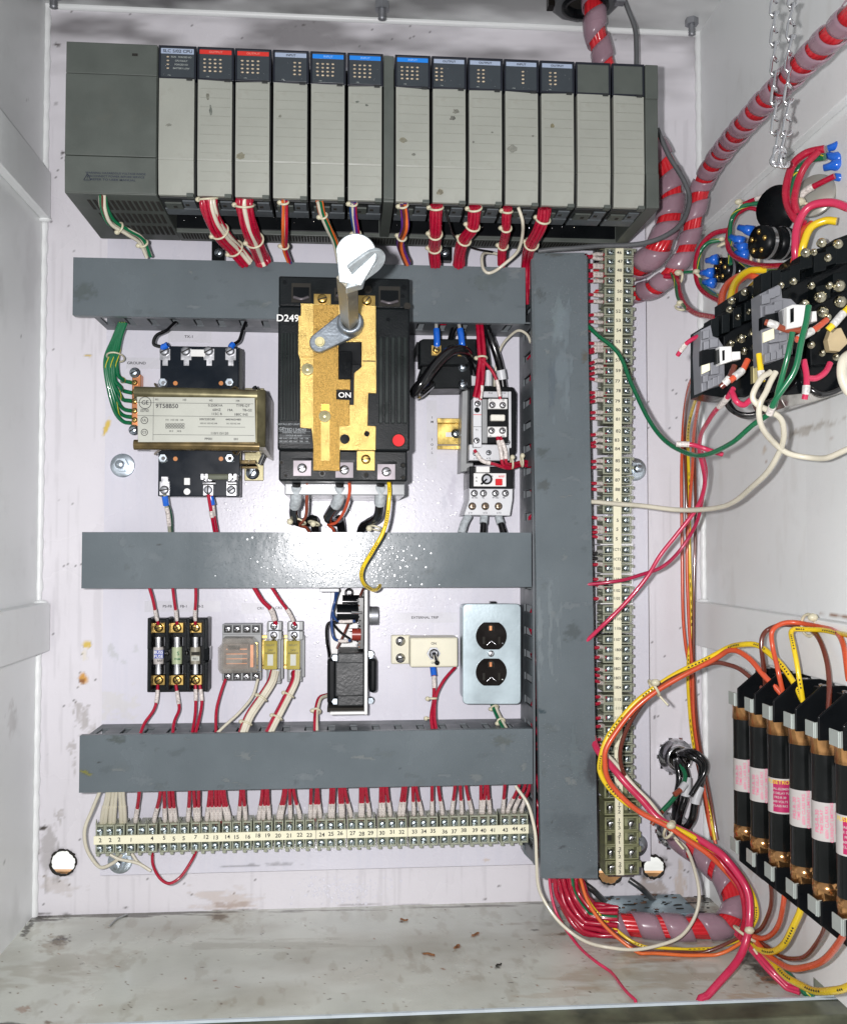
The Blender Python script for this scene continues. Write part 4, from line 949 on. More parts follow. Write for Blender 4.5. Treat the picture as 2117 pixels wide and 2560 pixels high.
L5('9T58B50', 1210, 1203, 10.5, 1.0); L5('0.250KVA', 1560, 1198, 6); L5('60HZ', 1570, 1230, 6); L5('19A', 1665, 1232, 6); L5('115C R', 1570, 1260, 6)
L5('TYPE-QT', 1760, 1200, 6); L5('TB-G2', 1790, 1233, 6); L5('180C INS', 1745, 1264, 6)
L5('200/220/240', 1500, 1298, 5, 1.05); L5('440/460/480', 1690, 1300, 5, 1.05); L5('110/115/120', 1590, 1400, 5.5, 1.1); L5('PP001', 1512, 1440, 5.5); L5('001', 1710, 1442, 5.5)
L5('H3 H1 H3 H2 H4', 1512, 1328, 4); L5('H1 H3 H2 H4', 1690, 1330, 4); L5('X1   X2', 1270, 1384, 4, 1.6); L5('H1  H3 H2  H4', 1265, 1303, 4, 1.2); L5('UL', 1047, 1305, 6); L5('CS', 1047, 1392, 6)
L5('GENERAL', 1050, 1228, 3.4); L5('ELECTRIC', 1050, 1240, 3.4)
for a, b, w_, h_ in ((1110, 1135, 2, 315), (995, 1180, 840, 2), (1110, 1275, 730, 2), (995, 1270, 115, 2), (1110, 1410, 730, 2), (1200, 1338, 130, 2), (1200, 1352, 130, 2), (1435, 1352, 340, 2)):
    mb.bp(a/2.895, 600+b/2.895, (a+w_)/2.895, 600+(b+h_)/2.895+.1, d-.0004, d+.0002, ink)
for i in range(7):
    p = P((1208+i*20)/2.895, 600+1335/2.895, d+.0002); mb.torus(p, (0, 1, 0), .0011, .00018, ink, 10, 4); p = P((1208+i*20)/2.895, 600+1356/2.895, d+.0002); mb.torus(p, (0, 1, 0), .0011, .00018, ink, 10, 4)
for x, y, r in ((1052, 1178, .0056), (1047, 1305, .0032), (1047, 1392, .0030)): mb.torus(P(x/2.895, 600+y/2.895, d+.0002), (0, 1, 0), r, .00028, ink, 26, 4)
L5('GE', 1052, 1178, 10)
part('printed_text', mb, npl)
# terminal boards
def board(x0, y0, x1, y1, dd, up):
    mb = MB(); mb.bp(x0, y0, x1, y1, dd-.010, dd, M('board_navy', (.004, .008, .014), .28, spec=.2)); return part('terminal_board', mb, t, .0008)
DB = .092
b1 = board(401, 866, 597, 985, DB, 1); b2 = board(396, 1120, 600, 1241, DB, 0)
mb = MB(); mb.bp(590, 872, 606, 975, DB-.030, DB-.011, rackd); part('board_support', mb, t)
for x in (413, 466, 523, 577):
    mb = MB(); mb.bp(x-13, 872, x+13, 900, DB, DB+.0022, steel); mb.bp(x-6, 898, x+7, 914, DB, DB+.003, steel); mb.screw(x-1, 878, DB+.0022, 11.5, dsteel, .0032, .5); part('screw_terminal', mb, b1)
mb = MB(); mb.bp(477, 874, 513, 891, DB+.002, DB+.0042, whitep); part('jumper_link', mb, b1)
for bb, y in ((b1, 957), (b2, 1146)):
    for x in (409, 575):
        mb = MB(); mb.screw(x, y, DB, 10, zinc, .004, hexh=True, washer=12); mb.cp(x, y, DB+.004, DB+.0044, 5, chrome); part('hex_screw', mb, bb)
    for x in (439, 553):
        mb = MB(); mb.cp(x, y+1, DB, DB+.0008, 5.5, orgd, 14); part('rivet', mb, bb)
for x in (412, 521, 579):
    mb = MB(); mb.bp(x-12, 1204, x+12, 1238, DB, DB+.002, steel); mb.bp(x-8, 1192, x+8, 1206, DB, DB+.003, steel); mb.screw(x, 1225, DB+.002, 11, dsteel, .003, {412: .2, 521: 1.5, 579: .6}[x]); part('screw_terminal', mb, b2)
mb = MB(); mb.bp(461, 1195, 475, 1212, DB, DB+.003, whitep); mb.cp(468, 1229, DB, DB+.002, 8, whitep, 16); part('blank_post', mb, b2)
f0 = P(503, 1192, DB+.012); f1 = P(592, 1192, DB+.012)
fz = T('glass_fuse', 'small glass fuse clipped across the lower transformer terminal board', 'fuse', f0)
mb = MB(); mb.tube([f0.lerp(f1, .16), f0.lerp(f1, .84)], .0031, M('glass_fuse_body', (.16, .17, .13), .1, coat=.6), 14); part('glass_tube', mb, fz)
for a, b in ((.0, .18), (.82, 1.0)): mb = MB(); mb.tube([f0.lerp(f1, a), f0.lerp(f1, b)], .0034, steel, 14); part('end_cap', mb, fz)
for x in (506, 516, 576, 588):
    mb = MB(); mb.bp(x-4, 1184, x+4, 1200, DB, DB+.0165, steel); part('fuse_clip', mb, b2, .0004)
mb = MB(); mb.tube([P(508, 1208, DB+.006), P(540, 1208, DB+.006)], .0022, steel, 8); mb.tube([P(570, 1208, DB+.006), P(592, 1208, DB+.006)], .0022, steel, 8); part('clip_bar', mb, b2)
mb = MB(); mb.bp(612, 970, 660, 1202, .029, .0315, olivem); mb.bp(600, 1150, 640, 1160, .03, .06, varn); mb.bp(598, 1165, 645, 1172, .03, .05, varn); part('mounting_foot', mb, t, .0006)
mb = MB(); mb.screw(632, 1182, .0315, 13, zinc, .004, .95, washer=17); part('foot_screw', mb, t)
mb = MB()
for a, b, c_ in (((388, 960), (395, 972), (404, 980)), ((578, 975), (590, 968), (606, 985)), ((388, 1135), (396, 1128), (404, 1122)), ((582, 1128), (592, 1136), (600, 1126))): mb.tube(spline([P(*a, .09), P(*b, .10), P(*c_, .11)], 5), .0013, varn, 6)
part('winding_leads', mb, t)
# ================================================================ copper ground bar
t = T('ground_bar', 'copper ground bar with brass screws, left of the transformer', 'ground bar', P(340, 1080, DPN))
mb = MB(); mb.bp(330, 935, 352, 1080, .030, .044, copper); part('bar', mb, t, .0008)
for y in (957, 980, 1003, 1027, 1050): mb = MB(); mb.screw(338, y, .044, 7, brass2, .003); part('screw', mb, t)
for x, y in ((338, 932), (336, 1075)): mb = MB(); mb.screw(x, y, .044, 10, zinc, .005, .5, washer=13); part('mounting_screw', mb, t)
# ================================================================ printed stickers
def sticker(x0, y0, x1, y1, words, label, d=DPN, rot=0, m=None):
    mb = MB(); mb.bp(x0, y0, x1, y1, d-.0002, d+.0004, m or foilm); o = solo('sticker', mb, label, 'label', 'printed stickers on the panel')
    mb = MB()
    for w_, x, y, h in words: mb.text(w_, x, y, d+.0004, h, ink, rot=rot, sx=1.12)
    if words: part('lettering', mb, o)
    return o
sticker(420, 828, 530, 856, [('TX-1', 473, 842, 6.5)], 'small sticker reading TX-1 above the transformer')
sticker(316, 894, 410, 922, [('GROUND', 342, 908, 6.5)], 'small sticker reading GROUND above the copper ground bar')
sticker(362, 1502, 552, 1530, [('PS-FB', 419, 1516, 6), ('FB-1', 460, 1516, 6), ('FB-2', 500, 1516, 6)], 'long sticker reading PS-FB FB-1 FB-2 above the three small fuses')
sticker(603, 1507, 750, 1534, [('CR1', 652, 1521, 6), ('CR2', 697, 1520, 6)], 'sticker reading CR1 CR2 above the two slim relays')
sticker(984, 1531, 1143, 1557, [('EXTERNAL TRIP', 1062, 1544, 6)], 'sticker reading EXTERNAL TRIP above the toggle switch')
sticker(1062, 974, 1090, 994, [('CT', 1078, 984, 6)], 'tiny sticker reading CT below the current transformer')
sticker(1066, 1001, 1092, 1174, [('1', 1080, 1044, 5.5), ('M', 1080, 1055, 5.5), ('1', 1080, 1099, 5.5), ('O', 1080, 1112, 5.5), ('/', 1080, 1122, 5.5), ('L', 1080, 1132, 5.5)], 'upright sticker strip with stacked letters beside the gold rail')
sticker(703, 1232, 760, 1256, [], 'blank pale sticker under the breaker, left of its middle cable'); sticker(966, 1232, 1018, 1261, [], 'blank pale sticker under the breaker, right of the yellow wire')
sticker(820, 1762, 850, 1772, [('POWER', 836, 1767, 4)], 'tiny black-lettered sticker at the foot of the power supply', d=DPN)
# ================================================================ three-pole fuse holder and its fuses
def C9(x, y): return (x/2.895, 1240+y/2.895)
t = T('fuse_holder', 'black three-pole holder carrying three small fuses', 'fuse holder', P(445, 1730, DPN))
mb = MB(); mb.bp(369, 1546, 520, 1730, .029, .046, blackr); body = part('base', mb, t, .001)
mb = MB()
for a in (369, 414, 466, 511):
    mb.bp(a, 1545, a+9, 1624, .046, .072, blackr); mb.bp(a, 1655, a+9, 1729, .046, .072, blackr)
mb.bp(510, 1618, 524, 1652, .046, .066, blackg); part('barriers', mb, body, .0008)
FX = [(397, 'blue'), (443, 'green'), (489, 'grey')]
for x, _ in FX:
    for y in (1569, 1700):
        mb = MB(); mb.bp(x-16, y-12, x+16, y+13, .046, .058, brass2); mb.screw(x+1, y, .058, 11, brass2, .0026, cross=(x != 397)); part('terminal', mb, t, .0004)
        y2 = 1602 if y < 1600 else 1675
    for y2 in (1604, 1674): mb = MB(); mb.bp(x-15, y2-11, x+15, y2+11, .046, .0545, dsteel); part('fuse_clip', mb, t)
for (x, c), lab in zip(FX, ('small fuse with blue printed label, leftmost of the three in the black holder', 'small fuse with pale green label, middle of the three in the black holder', 'small fuse with grey and cream label, rightmost of the three in the black holder')):
    a, b = P(x, 1592, .062), P(x, 1684, .062); f = T('small_fuse', lab, 'fuse', b, 'fuses in the small holder')
    lm = {'blue': lablw, 'green': M('label_green', (.42, .48, .30), .4), 'grey': M('label_grey', (.30, .28, .22), .4)}[c]
    mb = MB(); mb.tube([a.lerp(b, .27), a.lerp(b, .73)], .0052, lm, 20); bb = part('barrel', mb, f)
    for u0, u1 in ((0, .27), (.73, 1)): mb = MB(); mb.tube([a.lerp(b, u0), a.lerp(b, u1)], .0056, steel, 20); part('end_cap', mb, f)
    mb = MB()
    if c == 'blue': mb.bp(x-11, 1626, x+11, 1646, .062, .0674, M('label_blue', (.05, .08, .38), .4)); mb.text('BUSS', x, 1631, .0676, 7, whitep); mb.text('FUSE', x, 1641, .0676, 7, whitep); mb.text('BAF', x+3, 1652, .0676, 5)
    elif c == 'green': mb.text('S', x+3, 1634, .0674, 9, greenw); mb.text('FNM', x+1, 1648, .0674, 5, greenw)
    else: mb.bp(x-10, 1630, x+10, 1638, .062, .0672, soot_recess_black); mb.bp(x-10, 1641, x+10, 1652, .062, .0672, plate); mb.text('RK1', x, 1647, .0674, 5)
    part('label_print', mb, bb)
mb = MB(); mb.screw(420, 1633, .046, 6, chrome, .006, cross=True); part('mounting_screw', mb, t); mb = MB(); mb.screw(469, 1631, .046, 6, chrome, .006, cross=True); part('mounting_screw', mb, t)
# ================================================================ relays on a short rail
mb = MB(); mb.bp(640, 1588, 758, 1596, .029, .036, goldr); mb.bp(640, 1598, 758, 1662, .029, .031, goldr); mb.bp(640, 1664, 758, 1672, .029, .036, goldr); solo('mounting_rail', mb, 'short gold rail behind the two slim relays', 'rail', bev=.0004)
t = T('relay', 'wide relay with clear smoky case in a grey screw socket', 'relay', P(600, 1702, DPN))
mb = MB(); mb.bp(556, 1560, 654, 1702, .030, .048, greyp); mb.bp(556, 1560, 654, 1586, .048, .054, greyp); mb.bp(556, 1680, 654, 1700, .048, .054, greyp); so = part('socket', mb, t, .0008)
for y in (1573, 1692):
    for x in (570, 593, 617, 640): mb = MB(); mb.bp(x-10, y-10, x+10, y+9, .054, .0552, rackd); mb.screw(x, y, .055, 8.5, steel, .0025, cross=True); part('terminal_screw', mb, so)
mb = MB(); mb.bp(560, 1610, 622, 1672, .050, .066, M('coil_brown', (.16, .11, .08), .35, coat=.4)); mb.bp(566, 1636, 606, 1660, .066, .070, M('coil_wrap', (.30, .28, .24), .3)); mb.bp(570, 1614, 600, 1624, .066, .072, blackg); mb.bp(626, 1612, 634, 1668, .05, .070, copper)
for i in range(4): mb.bp(566, 1622+i*12, 618, 1624+i*12, .066, .071, copper)
part('coil', mb, t)
mb = MB(); mb.plate([(558, 1598), (628, 1598), (640, 1612), (640, 1680), (552, 1682), (547, 1672), (547, 1620), (556, 1610)], [], .0552, .082, clearm, .0008); part('clear_cover', mb, t)
for x0, x1, yb, tg, lab in ((667, 709, 1710, 0, 'slim relay with yellow case, left one of the pair on the gold rail'), (718, 762, 1705, 1, 'slim relay with yellow case, right one of the pair on the gold rail')):
    t = T('slim_relay', lab, 'relay', P((x0+x1)/2, yb, DPN), 'slim relays on the gold rail')
    mb = MB(); mb.bp(x0, 1556, x1-6, yb, .037, .056, greyp); mb.bp(x0+2, 1553, x1-4, 1576, .056, .062, greyp); mb.bp(x0, 1578, x1-4, 1600, .056, .066, greyp); mb.bp(x0+2, 1672, x1-8, yb-6, .056, .060, greyp)
    mb.bp(x1-8, 1590, x1, yb-12, .037, .050, greyp); so = part('socket', mb, t, .0008)
    for y, d in ((1565, .062), (1588, .066), (1684, .060)):
        mb = MB(); mb.bp(x0+7, y-10, x0+30, y+9, d, d+.001, dsteel); mb.screw(x0+18, y, d+.001, 9, steel, .0026, cross=True); part('terminal_screw', mb, so)
    mb = MB(); ax = 659 if tg == 0 else 716; mb.bp(ax, 1602, ax+34, 1674, .056, .086, amberm); cs = part('case', mb, t, .0008)
    mb = MB(); mb.text('RELAY', ax+17, 1613, .0862, 5, M('print_olive', (.10, .09, .02), .5)); mb.text('24V', ax+17, 1626, .0862, 6, M('print_olive', (.1, .09, .02), .5)); mb.bp(ax+4, 1632, ax+30, 1633.5, .086, .0863, ink); mb.bp(ax+10, 1636, ax+24, 1664, .086, .0862, plate); part('case_print', mb, cs)
# ================================================================ open-frame power supply
t = T('power_supply_board', 'open-frame power supply with black laminated coil on an upright white bracket', 'power supply', P(880, 1786, DPN))
mb = MB(); x0, x1 = P(911, 1600, .10).x, P(921, 1600, .10).x; zt, zb = P(915, 1474, .10).z, P(915, 1785, .10).z
mb.box(x0, x1-.001, -.105, -.0284, zb, zt, whitep); xl = P(825, 1700, .10).x; mb.box(xl, x1-.001, -.100, -.0284, zb-.0005, zb+.0025, whitep)
pp = P(860, 1474, .031); mb.box(P(826, 1500, .03).x, x0, -.031, -.0284, zb, P(860, 1474, .03).z, whitep); part('bracket', mb, t, .0008)
mb = MB(); mb.bp(843, 1632, 911, 1766, .036, .098, coilm); mb.bp(838, 1654, 911, 1742, .036, .0985, coilm); part('core', mb, t, .0016)
mb = MB(); mb.bp(818, 1646, 842, 1762, .040, .090, black); mb.bp(922, 1646, 942, 1732, .040, .080, black); part('winding', mb, t, .003)
mb = MB(); mb.bp(818, 1770, 910, 1780, .040, .095, soot_recess_black); part('lower_guard', mb, t)
for x, y in ((838, 1643), (838, 1752), (926, 1634), (926, 1750)): mb = MB(); mb.screw(x, y, .085 if x < 900 else .06, 8, zinc, .006, hexh=True, washer=9); part('core_bolt', mb, t)
mb = MB(); mb.bp(896, 1495, 908, 1622, .034, .085, M('circuit_board', (.02, .022, .018), .35)); pb_ = part('circuit_board', mb, t)
mb = MB(); mb.tube([P(856, 1504, .075), P(898, 1504, .075)], .0070, blackg, 18); part('capacitor', mb, t); mb = MB(); mb.tube([P(842, 1533, .080), P(896, 1533, .080)], .0095, blackg, 20); part('capacitor', mb, t)
mb = MB(); mb.tube([P(880, 1586, .085), P(902, 1586, .085)], .0065, M('red_core', (.25, .03, .02), .3), 10); mb.tube([P(872, 1575, .08), P(902, 1575, .08)], .0016, chrome, 6); mb.tube([P(878, 1530, .092), P(905, 1532, .09)], .0016, chrome, 6); part('regulator', mb, t)
mb = MB()
for i in range(26):
    y = 1500+i*4.7; mb.ball(P(896+random.uniform(-4, 6), y, .086), random.uniform(.0007, .0016), random.choice([steel, steel, copper, blackg]), 7)
part('solder_joints', mb, pb_)
mb = MB(); c = P(923, 1539, .07); mb.cyl((c.x, c.y, c.z), (1, 0, 0), .0096, .009, dsteel, 26); mb.cyl((c.x+.001, c.y, c.z), (1, 0, 0), .0100, .0007, steel, 26); part('side_dial', mb, t)
mb = MB(); mb.screw(873, 1482, .031, 9, steel, .003, 1.5, washer=12); part('mounting_screw', mb, t)
mb = MB(); mb.bp(798, 1471, 848, 1480, .05, .098, lgreyp); solo('duct_clip', mb, 'small grey clip under the middle duct, beside the power supply', 'clip', bev=.001)
for lab, q, m_, w_ in (('blue wire down the left of the power supply board', [(840, 1478, .07), (836, 1510, .075), (830, 1545, .08), (832, 1590, .08), (850, 1603, .085), (876, 1601, .09)], bluew, 7),
                      ('blue wire curving to the upper part of the power supply board', [(846, 1478, .07), (838, 1500, .08), (832, 1530, .08), (845, 1552, .085), (888, 1553, .09)], bluew, 7),
                      ('black wire looping left of the power supply, highest of its group', [(876, 1556, .085), (840, 1555, .08), (820, 1560, .075), (818, 1600, .07), (822, 1640, .06), (824, 1690, .06)], blkw, 8),
                      ('black wire crossing diagonally behind the power supply board', [(828, 1555, .07), (850, 1580, .075), (875, 1598, .08)], blkw, 6),
                      ('brown wire dropping from the duct to the power supply board', [(908, 1472, .06), (898, 1494, .065), (862, 1580, .06), (842, 1622, .06)], brnw, 6)):
    wire(lab, q, m_, w_, 'wire', 'wire', 'wires at the power supply', sleeves=(((.78, .97),) if m_ is bluew else ()))
# ================================================================ external trip toggle switch
t = T('toggle_switch', 'toggle switch on a cream plastic box screwed to the panel by its side ear', 'switch', P(1060, 1668, DPN))
mb = MB(); mb.bp(978, 1588, 1027, 1660, .0285, .036, creamp); part('side_ear', mb, t, .0012)
mb = MB(); mb.bp(1025, 1594, 1144, 1668, .0285, .060, creamp); part('box', mb, t, .0016)
for y in (1603, 1645): mb = MB(); mb.screw(1001, y, .036, 9, chrome, .003, 1.0 if y < 1640 else .3, washer=12); part('screw', mb, t)
mb = MB(); mb.bp(1073, 1604, 1094, 1662, .060, .0606, creamp); mb.text('ON', 1084, 1609, .0607, 6); mb.text('OFF', 1084, 1657, .0607, 5, ink); part('legend_plate', mb, t)
mb = MB(); mb.cp(1084, 1634, .0606, .063, 17, dsteel, 6); c = P(1084, 1634, .063); mb.lathe((c.x, -.063, c.z), (0, -1, 0), [(0, .0052), (.004, .0052), (.0046, .003)], chrome, 20); part('lock_nut', mb, t)
mb = MB(); mb.tube([Vector((c.x, -.065, c.z)), Vector((c.x+.0012, -.073, c.z-.004)), Vector((c.x+.002, -.078, c.z-.008))], .0022, chrome, 10); mb.ball((c.x+.002, -.078, c.z-.008), .0026, black, 10); part('lever', mb, t)
# ================================================================ duplex outlet
t = T('outlet_box', 'duplex outlet with brown sockets under a galvanised cover plate', 'outlet', P(1229, 1759, DPN))
DO = .078
mb = MB(); mb.bp(1161, 1514, 1297, 1756, .0285, DO-.003, galv); part('box', mb, t, .004)
mb = MB()
hol = []
for cy in (1590, 1680.5):
    q = []
    for i in range(36):
        a = 2*math.pi*i/36; x, y = 38.5*math.cos(a), 38.5*math.sin(a); y = max(-33.5, min(33.5, y)); q.append((1228+x, cy+y))
    hol.append(q)
rr = []
for cx_, cy_, a0 in ((1290, 1521, -90), (1290, 1749, 0), (1168, 1749, 90), (1168, 1521, 180)):
    for i in range(6): a = math.radians(a0+i*18); rr.append((cx_+10*math.cos(a), cy_+10*math.sin(a)))
mb.plate(rr, hol, DO-.0025, DO, galv, .0008); cp_ = part('cover_plate', mb, t)
mb = MB(); mb.screw(1227, 1634, DO, 8, steel, .0022, 1.35); part('centre_screw', mb, cp_)
mb = MB(); mb.bp(1226, 1504, 1240, 1512, .05, .060, black); part('conduit_tab', mb, t)
for cy in (1590, 1680.5):
    mb = MB(); q = []
    for i in range(36):
        a = 2*math.pi*i/36; x, y = 37.3*math.cos(a), 37.3*math.sin(a); y = max(-32.5, min(32.5, y)); q.append((1228+x, cy+y))
    mb.plate(q, [], DO-.006, DO+.0022, brownp, .0006); rc = part('socket', mb, t)
    mb = MB(); mb.cp(1227, cy-20, DO+.001, DO+.0025, 9, soot_recess_black, 18); mb.bp(1219, cy-20, 1235, cy-12, DO+.001, DO+.0025, soot_recess_black); mb.bp(1223, cy-25, 1229, cy-14, DO, DO+.0027, copper)
    mb.bp(1206, cy+2, 1212, cy+20, DO+.001, DO+.0025, soot_recess_black); mb.bp(1245, cy+2, 1250, cy+20, DO+.001, DO+.0025, soot_recess_black); mb.ball(P(1256, cy+18, DO+.002), .0012, chrome, 8)
    part('slots', mb, rc)
    mb = MB(); mb.tube([P(1216, cy+23, DO+.0023), P(1228, cy+12, DO+.0023), P(1240, cy+22, DO+.0023)], .0005, steel, 5); part('moulded_mark', mb, rc)
# ================================================================ current transformer, rail, contactor, overload relay
def C7(x, y): return (1000+x/2.895, 600+y/2.895)
t = T('current_transformer', 'black moulded current transformer with two blue crimped leads', 'transformer', P(1110, 968, DPN))
mb = MB(); mb.plate([C7(*q) for q in ((150, 735), (170, 725), (545, 725), (550, 890), (150, 895))], [], .060, .086, blackr, .0015); mb.plate([C7(*q) for q in ((170, 898), (505, 898), (510, 1065), (235, 1068), (150, 960))], [], .029, .074, blackr, .0012)
mb.bp(*C7(120, 738), *C7(150, 830), .03, .07, blackr); part('body', mb, t)
for x, y in ((262, 795), (452, 800)): mb = MB(); mb.bp(*C7(x-34, y-32), *C7(x+34, y+40), .086, .089, brass2); mb.screw(*C7(x, y), .089, 9, brass2, .003, cross=True); part('terminal', mb, t)
for x, y in ((452, 1047), (452, 920)): mb = MB(); mb.screw(*C7(x, y), .074, 9, zinc, .003, .4, washer=12); part('mounting_screw', mb, t)
t = T('mounting_rail', 'gold slotted rail to the left of the contactor', 'rail', P(1140, 1122, DPN))
mb = MB(); mb.bp(*C7(270, 1290), *C7(560, 1325), .029, .037, goldr); mb.bp(*C7(270, 1330), *C7(560, 1482), .029, .031, goldr); mb.bp(*C7(270, 1486), *C7(560, 1515), .029, .037, goldr); part('rail', mb, t, .0005)
mb = MB(); mb.bp(*C7(330, 1392), *C7(400, 1425), .031, .0312, whitep); part('slot', mb, t); mb = MB(); mb.screw(*C7(403, 1402), .031, 9, zinc, .003, -.9, washer=12); part('rail_screw', mb, t)
t = T('contactor', 'black contactor with grey side pieces and white terminal caps, in the middle right', 'contactor', P(1240, 1150, DPN))
CD = .092
mb = MB(); mb.plate([C7(*q) for q in ((510, 1075), (700, 1065), (810, 1070), (835, 1110), (830, 1530), (790, 1600), (500, 1600))], [], .031, .078, black, .001); body = part('body', mb, t)
mb = MB(); mb.plate([C7(*q) for q in ((455, 1100), (520, 1080), (524, 1660), (440, 1675))], [], .03, .060, greyp, .0008); part('side_fin', mb, t)
mb = MB(); mb.bp(*C7(528, 1140), *C7(590, 1500), .078, CD+.004, lgreyp); mb.bp(*C7(592, 1150), *C7(640, 1470), .078, CD-.004, greyp); fs = part('auxiliary_block', mb, t, .0008)
for x, y in ((560, 1185), (553, 1452)): mb = MB(); mb.screw(*C7(x, y), CD+.004, 8, steel, .002, cross=True); part('terminal_screw', mb, fs)
mb = MB(); mb.cp(*C7(557, 1230), CD, CD+.0044, 7, blackg, 18); mb.bp(*C7(530, 1262), *C7(588, 1266), CD, CD+.0043, redp); mb.text('T1', *C7(555, 1376), CD+.0042, 4.5); mb.bp(*C7(530, 1350), *C7(588, 1353), CD, CD+.0043, ink); part('print', mb, fs)
mb = MB(); mb.bp(*C7(632, 1140), *C7(782, 1470), .078, CD, black); mb.bp(*C7(500, 1480), *C7(790, 1595), .078, .088, lgreyp); mb.bp(*C7(785, 1095), *C7(805, 1505), .070, .086, lgreyp); mb.bp(*C7(560, 1095), *C7(785, 1140), .070, .082, lgreyp); part('front_body', mb, t, .0008)
mb = MB(); mb.bp(*C7(638, 1148), *C7(776, 1222), CD, CD+.006, whitep); mb.bp(*C7(634, 1350), *C7(772, 1425), CD, CD+.006, whitep); tc = part('terminal_caps', mb, t, .0008)
for x, y in ((667, 1193), (742, 1195), (662, 1380), (740, 1380)): mb = MB(); mb.cp(*C7(x, y), CD+.006, CD+.0062, 8.5, soot_recess_black, 18); mb.screw(*C7(x, y), CD+.0062, 7, steel, .002, cross=True); part('terminal_screw', mb, tc)
mb = MB(); mb.bp(*C7(655, 1262), *C7(760, 1308), CD, CD+.007, ivory); part('push_bar', mb, t, .0012)
mb = MB()
for s_, x, y in (('1 L1', 565, 1108), ('3 L2', 652, 1108), ('5 L3', 750, 1108)): mb.text(s_, *C7(x, y), .0822, 4)
for s_, x, y in (('2 T1', 545, 1582), ('4 T2', 640, 1582)): mb.text(s_, *C7(x, y), .0882, 4)
for s_, x, y in (('13', 655, 1158), ('43', 745, 1158), ('A1', 655, 1418), ('A2', 745, 1418)): mb.text(s_, *C7(x, y), CD+.0062, 4)
part('lettering', mb, t)
for x, y in ((640, 1540), (545, 1545), (775, 1465)): mb = MB(); mb.screw(*C7(x, y), .088, 7, dsteel, .002, cross=True); part('terminal_screw', mb, t)
t = T('overload_relay', 'overload relay with dial and red button hanging under the contactor', 'overload relay', P(1228, 1290, DPN))
mb = MB(); mb.bp(1173, 1166, 1283, 1222, .031, .082, black); part('body', mb, t, .001)
mb = MB(); mb.plate([C7(*q) for q in ((505, 1792), (810, 1795), (808, 1880), (790, 1990), (470, 1985), (505, 1880))], [], .031, .080, lgreyp, .0008); part('terminal_block', mb, t)
mb = MB(); mb.bp(1184, 1183, 1265, 1216, .082, .086, whitep); fp = part('face_plate', mb, t, .0004)
mb = MB(); mb.bp(1190, 1166, 1224, 1181, .082, .090, whitep); part('clear_tab', mb, t, .0006)
mb = MB(); mb.cp(*C7(628, 1730), .086, .088, 14, black, 24); mb.cp(*C7(628, 1730), .088, .0895, 9, dsteel, 20); mb.tube([P(*C7(628, 1730), .089), P(*C7(585, 1768), .089)], .0011, blackg, 6); part('setting_dial', mb, t)
mb = MB(); mb.bp(*C7(692, 1728), *C7(740, 1775), .086, .090, redp); part('reset_button', mb, t, .0006)
mb = MB(); mb.text('A', *C7(552, 1720), .0862, 5); mb.text('A', *C7(552, 1745), .0862, 5); mb.text('A', *C7(665, 1710), .0862, 5); mb.text('RESET', *C7(735, 1712), .0862, 4.5, redp)
for s_, x, y in (('95 NC', 540, 1866), ('96', 600, 1866), ('97 NO', 690, 1866), ('98', 750, 1866), ('2 T1', 510, 1976), ('4 T2', 615, 1976), ('6 T3', 715, 1976)): mb.text(s_, *C7(x, y), .0802, 4)
part('lettering', mb, t)
for x in (537, 603, 690, 762): mb = MB(); mb.cp(*C7(x, 1833), .08, .0803, 9, soot_recess_black, 16); mb.screw(*C7(x, 1833), .0803, 7.5, steel, .002, cross=True); part('terminal_screw', mb, t)
for x in (522, 616, 712): mb = MB(); mb.cp(*C7(x, 1927), .08, .0803, 10, soot_recess_black, 16); mb.screw(*C7(x, 1927), .0803, 8.5, M('tarnished', (.45, .34, .25), .3, 1), .002, cross=True); part('terminal_screw', mb, t)
zincb = M('zinc_bright', (.62, .72, .76), .26, .85, var=.25, vs=200)

ONES = 'zero one two three four five six seven eight nine ten eleven twelve thirteen fourteen fifteen sixteen seventeen eighteen nineteen'.split()
TENS = '. . twenty thirty forty fifty sixty seventy eighty ninety'.split()
def nw(s):
    """the printed number in words"""
    if not s.isdigit(): return {'1CT1': 'one-CT-one', '1CT2': 'one-CT-two', '1T1': 'one-T-one', '1T2': 'one-T-two', '1T3': 'one-T-three', '2T1': 'two-T-one', '2T2': 'two-T-two', '2T3': 'two-T-three'}.get(s, s)
    n = int(s)
    if n < 20: return ONES[n]
    if n < 100: return TENS[n//10]+('-'+ONES[n % 10] if n % 10 else '')
    r = n % 100
    return ONES[n//100]+('-hundred' if r == 0 else ('-oh-'+ONES[r] if r < 10 else '-'+nw(str(r))))
